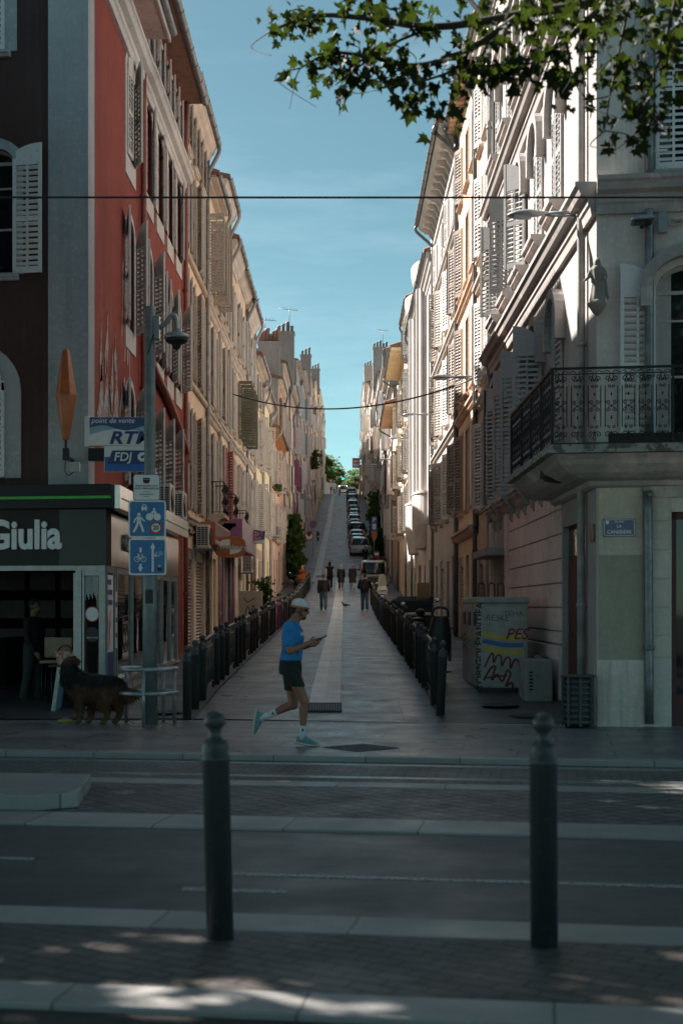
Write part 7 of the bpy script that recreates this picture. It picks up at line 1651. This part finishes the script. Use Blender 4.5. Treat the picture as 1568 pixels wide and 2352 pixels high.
def furmat():
    m, t, b = new_mat('dog_fur'); v = coords(t); sep = N(t, 'ShaderNodeSeparateXYZ'); t.links.new(v, sep.inputs[0])
    nz = tex(t, v, 9, 4); ad = N(t, 'ShaderNodeMath', operation='MULTIPLY_ADD', i1=.22, i2=-.11); t.links.new(nz, ad.inputs[0])
    z = N(t, 'ShaderNodeMath', operation='ADD'); t.links.new(sep.outputs[2], z.inputs[0]); t.links.new(ad.outputs[0], z.inputs[1])
    f = ramp(t, z.outputs[0], .43, .53); hd = ramp(t, z.outputs[0], .775, .80)
    c = mixc(t, (.14, .066, .03), (.014, .013, .013), f); c = mixc(t, c, (.09, .035, .016), hd); c = mixc(t, c, (.05, .03, .018), N2(t, ramp(t, tex(t, v, 30, 3), .5, .7), .4))
    t.links.new(c, b.inputs['Base Color']); b.inputs['Roughness'].default_value = .75; return m
M_fur = furmat(); db = blob('body', dogf, M_fur, dogt, .014, 3)
tuft = MB(); me = db.data; rf = random.Random(3)
for p in me.polygons:
    if p.center.z < .07 or rf.random() > .62: continue
    c = p.center; n = p.normal; dn = V3((.35, 0, -.9)) ; d = (n * .45 + dn * .8 + V3((rf.uniform(-.3, .3), rf.uniform(-.3, .3), rf.uniform(-.2, .2)))).normalized()
    L = rf.uniform(.035, .075) * (1.5 if c.x > .33 else (.45 if c.z > .74 or c.z < .2 else 1)); sd = d.cross(n); sd = sd.normalized() * .006 if sd.length > 1e-4 else V3((.006, 0, 0))
    tuft.add([c - sd, c + sd, c + d * L * .6 + sd * .6 + n * .006, c + d * L, c + d * L * .6 - sd * .6 + n * .006], [(0, 1, 2, 3, 4)], 0, True)
tuft.build('fur', M_fur, dogt)
tag(MB().tube(smooth_path([dx(390, 735, -.06) + V3((-3.52, 20.32, 0)), V3((-3.25, 20.45, .22)), V3((-3.08, 20.25, .07)), V3((-2.99, 20.12, .03)), V3((-2.96, 20.02, .03))], 6), .007, 6).build('dog_lead', M_black), 'thin dark lead running from the dog to the ringed signpost', 'lead')
toy = thing('toy', 'small yellow green toy lying in front of the dog', 'toy', (-4.02, 20.5, .0))
MB().loft([oval_ring((0, 0, z), rx, ry, 14) for z, rx, ry in ((.0, .10, .05), (.03, .11, .055), (.05, .09, .045), (.06, .04, .03))]).build('base', paint('toy_yellow', (.26, .28, .05), .5), toy); MB().ell((.01, 0, .07), (.04, .03, .025)).build('ball', paint('toy_blue', (.08, .14, .3), .4), toy)
pg = thing('pigeon', 'dark pigeon walking on the road right of the gutter', 'pigeon', (.06, 71, gz(71) + .01))
blob('body', lambda m: (m.ell((0, 0, .15), (.14, .065, .07), 12), m.cone((-.1, 0, .19), .04, (-.15, 0, .26), .035), m.ell((-.165, 0, .28), (.04, .032, .033)), m.cone((-.19, 0, .275), .012, (-.225, 0, .27), .006), m.cone((.12, 0, .15), .04, (.26, 0, .12), .018), m.cone((0, .025, .1), .012, (0, .025, .01), .01), m.cone((.01, -.025, .1), .012, (.01, -.025, .01), .01)), paint('pigeon_grey', (.035, .037, .045), .6), pg, .011, 2)
# ---------------------------------------------------------------- trees and plants
def leafmat(name, c, tr):
    m, t, b = new_mat(name); v = coords(t); n = ramp(t, tex(t, v, 3, 3), .35, .65)
    t.links.new(mixc(t, sc3(c, .6), sc3(c, 1.5), n), b.inputs['Base Color']); b.inputs['Roughness'].default_value = .6; b.inputs['Specular IOR Level'].default_value = .2
    ts = N(t, 'ShaderNodeBsdfTranslucent'); ts.inputs[0].default_value = tr + (1,); mx = N(t, 'ShaderNodeMixShader'); mx.inputs[0].default_value = .35
    o = t.nodes['Material Output']; t.links.new(b.outputs[0], mx.inputs[1]); t.links.new(ts.outputs[0], mx.inputs[2]); t.links.new(mx.outputs[0], o.inputs[0]); return m
M_leaf = leafmat('plane_leaf', (.013, .022, .008), (.045, .07, .008)); M_leaf2 = leafmat('far_leaf', (.045, .085, .018), (.16, .24, .03)); M_leaf3 = leafmat('vine_leaf', (.035, .07, .018), (.08, .14, .02))
M_bark = worn('bark', (.06, .052, .042), (.11, .10, .08), .5, .9, 3)
LF_ = [(0, 0), (.30, -.10), (.34, .10), (.55, .12), (.36, .32), (.50, .62), (.22, .55), (.0, 1.0), (-.22, .55), (-.50, .62), (-.36, .32), (-.55, .12), (-.34, .10), (-.30, -.10)]
def leaf(mb, p, s, rr, hang=.5):
    d = V3((rr.uniform(-1, 1), rr.uniform(-1, 1), rr.uniform(-1, .35) - hang)).normalized(); n = V3((rr.uniform(-1, 1), rr.uniform(-1, 1), rr.uniform(-.2, 1))); n = (n - d * n.dot(d)).normalized(); x = d.cross(n)
    f = rr.uniform(.05, .8); cu = rr.uniform(-.5, .35); tw = rr.uniform(-.3, .3); wd = rr.uniform(.8, 1.25)
    vs = [p + x * a * wd * s + d * b * s + n * (abs(a) * f + b * b * cu + a * b * tw) * s for a, b in LF_]; k = len(vs); c = p + d * .35 * s
    mb.add([c] + vs, [(0, i + 1, (i + 1) % k + 1) for i in range(k)], 0, False)
def in_view(p, m=.02): return p.y > .5 and abs((p.x) / p.y) < .2405 + m and (p.z - 1.68) / p.y < .43 + m
def crown(mb, c, r, ncl, nl, s, rr, keep=True):
    for i in range(ncl):
        while True:
            q = V3((rr.uniform(-1, 1), rr.uniform(-1, 1), rr.uniform(-1, 1)))
            if .25 < q.length < 1: break
        cc = V3((c[0] + q.x * r[0], c[1] + q.y * r[1], c[2] + q.z * r[2])); cr = rr.uniform(.35, .75)
        for k in range(nl):
            p = cc + V3((rr.gauss(0, 1) * cr, rr.gauss(0, 1) * cr, rr.gauss(0, 1) * cr * .6))
            if keep and in_view(p, .03): continue
            leaf(mb, p, s * rr.uniform(.7, 1.25), rr)
def plane_tree(label, base, c, r, ncl, nl, s, seed, twigs=None):
    t = thing('plane_tree', label, 'tree', base, 0, None); rr = random.Random(seed); b = V3(base)
    mb = MB(); top = V3(c) - b; mb.tube(smooth_path([(0, 0, -.2), (.05, 0, 1.5), (.0, .1, 3.2), top * .55 + V3((0, 0, .4))], 5), [.30, .29, .27, .25, .25, .24, .23, .23, .22, .22, .21, .21, .2, .2, .19, .18], 10)
    mb.build('trunk', M_bark, t)
    lb = MB()
    for k in range(9):
        a = k * 2.4; e = top + V3((math.cos(a) * r[0] * .7, math.sin(a) * r[1] * .7, rr.uniform(-.5, .6) * r[2])); m = top * .55 + (e - top * .55) * .5 + V3((0, 0, .5))
        if in_view(b + e, .08) or in_view(b + m, .08): continue
        lb.tube(smooth_path([top * .5, m, e], 5), [.13, .12, .11, .1, .09, .08, .07, .06, .05, .04, .03], 7)
    if twigs:
        for pth, r0 in twigs[0]: sp_ = smooth_path([p - b for p in pth], 5); lb.tube(sp_, [r0 * (1 - .8 * i / len(sp_)) for i in range(len(sp_))], 5)
    if lb.v: lb.build('limbs', M_bark, t)
    mb = MB(); crown(mb, top, r, 0, 0, s, rr)
    tmp = MB(); crown(tmp, c, r, ncl, nl, s, rr); mb.v = [p - b for p in tmp.v]; mb.f = tmp.f; mb.m = tmp.m; mb.s = tmp.s
    if twigs:
        tmp = MB(); twigs[1](tmp, rr); o = len(mb.v); mb.v += [p - b for p in tmp.v]; mb.f += [[i + o for i in f] for f in tmp.f]; mb.m += tmp.m; mb.s += tmp.s
    mb.build('foliage', M_leaf, t)
    if twigs:
        fr = MB()
        for px, py in ((990, 262), (1000, 305), (832, 172), (900, 205), (1455, 325), (1490, 290), (1085, 200), (760, 190), (860, 110)): fr.ell(tuple(at(px, py, 10.4) - b), (.018, .018, .018), 8); fr.tube([at(px, py, 10.4) - b, at(px + 6, py - 40, 10.4) - b], .003, 4)
        fr.build('seed_ball', M_bark, t)
    return t
TW = [([(1850, -420, 9.0), (1600, -120, 9.6), (1400, -10, 10), (1200, 30, 10.3), (1000, 60, 10.5), (840, 40, 10.6), (720, 35, 10.7), (625, 68, 10.8)], .05), ([(1200, 30, 10.3), (1080, 110, 10.2), (960, 150, 10.3), (850, 130, 10.4), (760, 120, 10.5), (690, 155, 10.6)], .03),
      ([(1080, 110, 10.2), (1040, 160, 10.2), (960, 190, 10.3), (940, 215, 10.3)], .015), ([(1000, 60, 10.5), (900, 100, 10.5), (800, 170, 10.5), (770, 195, 10.5)], .014), ([(985, 190, 10.3), (995, 260, 10.35), (1005, 315, 10.4)], .006), ([(1400, -10, 10), (1300, 90, 9.9), (1200, 140, 10), (1110, 150, 10.1)], .03),
      ([(1300, 90, 9.9), (1310, 160, 9.8), (1330, 210, 9.8)], .015), ([(1450, -20, 9.6), (1420, 120, 9.6), (1400, 220, 9.5), (1388, 300, 9.5)], .012), ([(1560, -40, 9.3), (1520, 120, 9.3), (1480, 230, 9.3), (1500, 265, 9.3)], .016), ([(1120, 100, 10.2), (1080, 180, 10.2), (1050, 235, 10.2)], .012), ([(720, 35, 10.7), (680, 20, 10.7), (640, 40, 10.8)], .01), ([(880, 60, 10.5), (850, 20, 10.5), (830, -40, 10.4)], .02)]
rt_ = random.Random(21)
for k in range(34):
    b0 = TW[rt_.choice((0, 1, 5, 3, 6, 7, 8))][0]; i = rt_.randrange(1, len(b0)); q = b0[i]
    TW.append(([q, (q[0] + rt_.uniform(-60, 60), q[1] + rt_.uniform(10, 50), q[2] + rt_.uniform(-.3, .3)), (q[0] + rt_.uniform(-110, 110), q[1] + rt_.uniform(25, 95), q[2] + rt_.uniform(-.5, .5))], .006))
tw_paths = [([at(*p) for p in pth], r0) for pth, r0 in TW]
def tw_leaves(mb, rr):
    dens = [90, 95, 40, 48, 12, 90, 34, 34, 60, 30, 20, 22]
    for (pth, r0), n in zip(tw_paths, dens):
        sp_ = smooth_path(pth, 8); k0 = 0 if n < 40 else int(len(sp_) * .25)
        for i in range(n):
            p = sp_[rr.randrange(k0, len(sp_))]; leaf(mb, p + V3((rr.gauss(0, .09), rr.gauss(0, .14), rr.gauss(-.03, .07))), rr.uniform(.045, .125), rr)
    for (x0, x1, y0, y1, z0, z1, n) in ((1160, 1640, -140, 85, 8.4, 11.5, 430), (1360, 1640, 60, 190, 8.6, 10.5, 80), (1020, 1240, -90, 100, 9.4, 11.2, 70), (840, 1060, -80, 60, 10, 11, 60), (1050, 1250, 90, 190, 9.8, 10.6, 50)):
        for i in range(n): leaf(mb, at(rr.uniform(x0, x1), rr.uniform(y0, y1), rr.uniform(z0, z1)), rr.uniform(.045, .12), rr)
plane_tree('plane tree whose leafy branches hang into the top right of the view', (6.6, 8.6, 0), (5.6, 8.2, 8.6), (4.6, 4.2, 2.8), 120, 26, .26, 5, (tw_paths, tw_leaves))
plane_tree('street plane tree out at the left shading the road', (-9.2, 12.2, 0), (-7.6, 11.8, 7.9), (3.9, 3.8, 2.4), 160, 30, .27, 8)
plane_tree('further plane tree out at the left near the brown front', (-9.8, 18.2, 0), (-8.6, 17.4, 8.3), (4.4, 4.2, 3.2), 330, 34, .30, 9)
plane_tree('unseen plane tree added behind the viewer to darken the foreground', (-1.2, -4.5, 0), (-.3, -1.5, 7.4), (7.0, 6.5, 2.0), 330, 28, .30, 12)  # added out of view; its wide crown blocks sky light over the foreground
def far_tree(label, x, Y, h, w, seed, m=None):
    t = thing('tree', label, 'tree', (x, Y, gz(Y)), 0, 'trees at the top of the street'); rr = random.Random(seed)
    MB().tube([(0, 0, -.3), (.1, 0, h * .4), (0, 0, h * .8)], [.22, .17, .06], 7).build('trunk', M_bark, t)
    mb = MB()
    for k in range(60):
        while True:
            q = V3((rr.uniform(-1, 1), rr.uniform(-1, 1), rr.uniform(-1, 1)))
            if q.length < 1: break
        cc = V3((q.x * w, q.y * w * .7, h * .62 + q.z * h * .38)); cr = rr.uniform(.4, .95)
        for i in range(34):
            p = cc + V3((rr.gauss(0, cr), rr.gauss(0, cr * .7), rr.gauss(0, cr * .55))); s = rr.uniform(.4, .8); a = V3((rr.uniform(-1, 1), rr.uniform(-1, 1), rr.uniform(-.6, .6))).normalized(); b = a.orthogonal().normalized()
            mb.add([p - a * s * .5, p + b * s * .3, p + a * s * .5, p - b * s * .3], [(0, 1, 2, 3)])
    mb.build('foliage', m or M_leaf2, t)
far_tree('leafy tree left of centre beyond the crest', -3.0, 322, 9.6, 3.2, 1); far_tree('tallest far tree beside the left top houses', -4.6, 316, 10.8, 2.4, 2); far_tree('bright far tree right of the traffic light', 1.8, 330, 8.2, 3.2, 3); far_tree('low far tree behind the traffic light', -.6, 342, 6.2, 3.4, 4)
far_tree('far tree half hidden by the right top house', 4.2, 335, 9.0, 2.8, 6)
tag(MB().prism([(-7, 0), (-1.2, 0), (-1.2, 2.6), (-2.0, 3.4), (-7, 3.6)], 0, .5, 'y').build('boundary_wall', P_greyl, loc=(0, 309, gz(309))), 'pale boundary wall under the far trees at the crest', 'wall')
tag(MB().box(-1.1, 0, 0, 9, .5, 2.2).build('boundary_wall', P_beige, loc=(0, 311, gz(311))), 'beige low wall right of the pale wall at the crest', 'wall')
# climbing and potted plants
def plant(name, label, loc, box, n, s, seed, cat='plant', pot=None, m=None):
    t = thing(name, label, cat, loc); rr = random.Random(seed); mb = MB()
    for i in range(n):
        u = V3((rr.gauss(0, .33), rr.gauss(0, .33), rr.betavariate(1.3, 1.3))); wv = 1 - .35 * abs(u.z - .5) + .3 * math.sin(u.z * 17 + seed)
        leaf(mb, V3((u.x * box[0] * wv, u.y * box[1] * wv, u.z * box[2])), s * rr.uniform(.7, 1.3), rr)
    mb.build('leaves', m or M_leaf3, t)
    MB().tube(smooth_path([(0, 0, -.1), (.04, .03, box[2] * .4), (-.03, 0, box[2] * .9)], 4), .02, 5).build('stem', M_bark, t)
    if pot: MB().lathe([(.6 * pot, -.35 * pot * 2), (.8 * pot, 0), (.85 * pot, .02), (.001, .0)], 14).build('pot', M_pot, t)
plant('climbing_vine', 'tall climbing vine on the left wall beyond the low pink house', (-3.55, 100, gz(100) + .3), (.9, 3.2, 4.6), 1500, .30, 3)
plant('climbing_vine', 'dark climbing greenery on the right wall of the climb', (3.1, 140, gz(140) + .2), (.9, 5.5, 5.2), 1300, .36, 4)
plant('potted_tree', 'dark leafy shrub in a pot by the right wall below the greenery', (2.95, 122, gz(122) + .5), (.9, 1.2, 2.4), 500, .26, 5, 'plant', .5)
plant('potted_shrub', 'potted shrub on the left sidewalk by the pale cabinet', (-3.0, 53.8, gz(53.8) + .6), (.55, .55, 1.25), 420, .11, 6, 'plant', .3)
plant('window_plant', 'little red flowering plant on the low pink house', (-3.7, 80.2, gz(80) + 6.15), (.4, .7, .4), 120, .10, 7)
plant('balcony_palm', 'spiky plant on a balcony high on the left climb', (-3.5, 168, gz(168) + 7.5), (.9, .9, 2.2), 260, .3, 8)
plant('roof_weed', 'tuft of weeds growing from the tile eave on the left', (-3.7, 58.6, gz(58.5) + 13.1), (.25, .35, .5), 90, .10, 9)
kc = thing('service_cabinet', 'beige graffitied service cabinet behind the left barriers', 'cabinet', (-3.35, 51.0, gz(51))); MB().box(-.4, 0, 0, .4, .45, 1.35).build('casing', paint('cabinet_beige', (.46, .40, .30), .6), kc, bevel=.015)
g_ = MB()
for pth in ([(-.2, .5), (-.1, .8), (0, .55), (.1, .85), (.15, .5)], [(-.15, .3), (.2, .42), (-.1, .2)], [(-.25, 1.1), (-.1, .95), (.15, 1.1)]): ribbon(g_, smooth_path([p + (0,) for p in pth], 4), .03, -.004)
g_.build('graffiti', gk, kc)
# grey green lettering sprayed on the red wall, read along the street
sg_ = thing('wall_graffiti', 'pale blue spiky graffiti sprayed on the red wall by the corner', 'graffiti', (XL + .004, 23.3, 0), R(90))
gb = MB()
for x, w, z0, z1, ln in ((.05, .5, 4.4, 5.9, .12), (.3, .28, 5.4, 6.5, -.1), (.62, .42, 4.4, 6.0, .1), (.8, .22, 5.6, 6.75, .12), (1.12, .4, 4.4, 5.6, -.06), (1.3, .25, 5.0, 6.2, .1), (1.66, .5, 4.4, 6.2, .05), (1.8, .2, 5.8, 6.6, -.1), (2.25, .34, 4.4, 5.4, .12), (2.4, .25, 4.9, 5.9, .05)):
    gb.prism([(x, z0), (x + w, z0 + .1), (x + w * .9 + ln, z0 + (z1 - z0) * .55), (x + w * .5 + ln, z1), (x + w * .3 + ln * .5, z0 + (z1 - z0) * .6), (x - .08, z0 + (z1 - z0) * .3)], -.006, -.003 + .0004 * (x % .7))
gb.build('fill', worn('spray_blue', (.25, .32, .34), (.22, .06, .045), .75, .6, 4), sg_)
gb = MB()
for pth in ([(2.6, 6.6), (2.7, 8.0), (2.9, 7.2), (3.0, 8.1)], [(2.9, 6.2), (3.2, 7.0), (3.3, 6.2), (3.5, 7.3), (3.55, 6.0)], [(3.3, 7.4), (3.5, 8.0), (3.6, 7.4)], [(2.7, 5.3), (2.9, 5.9), (3.0, 5.2), (3.2, 5.7)], [(3.0, 4.6), (3.1, 5.1), (3.4, 4.7)]): ribbon(gb, smooth_path([p + (0,) for p in pth], 5), .05, -.004)
gb.build('tag', worn('spray_white', (.5, .48, .46), (.33, .07, .05), .3, .6, 9), sg_)
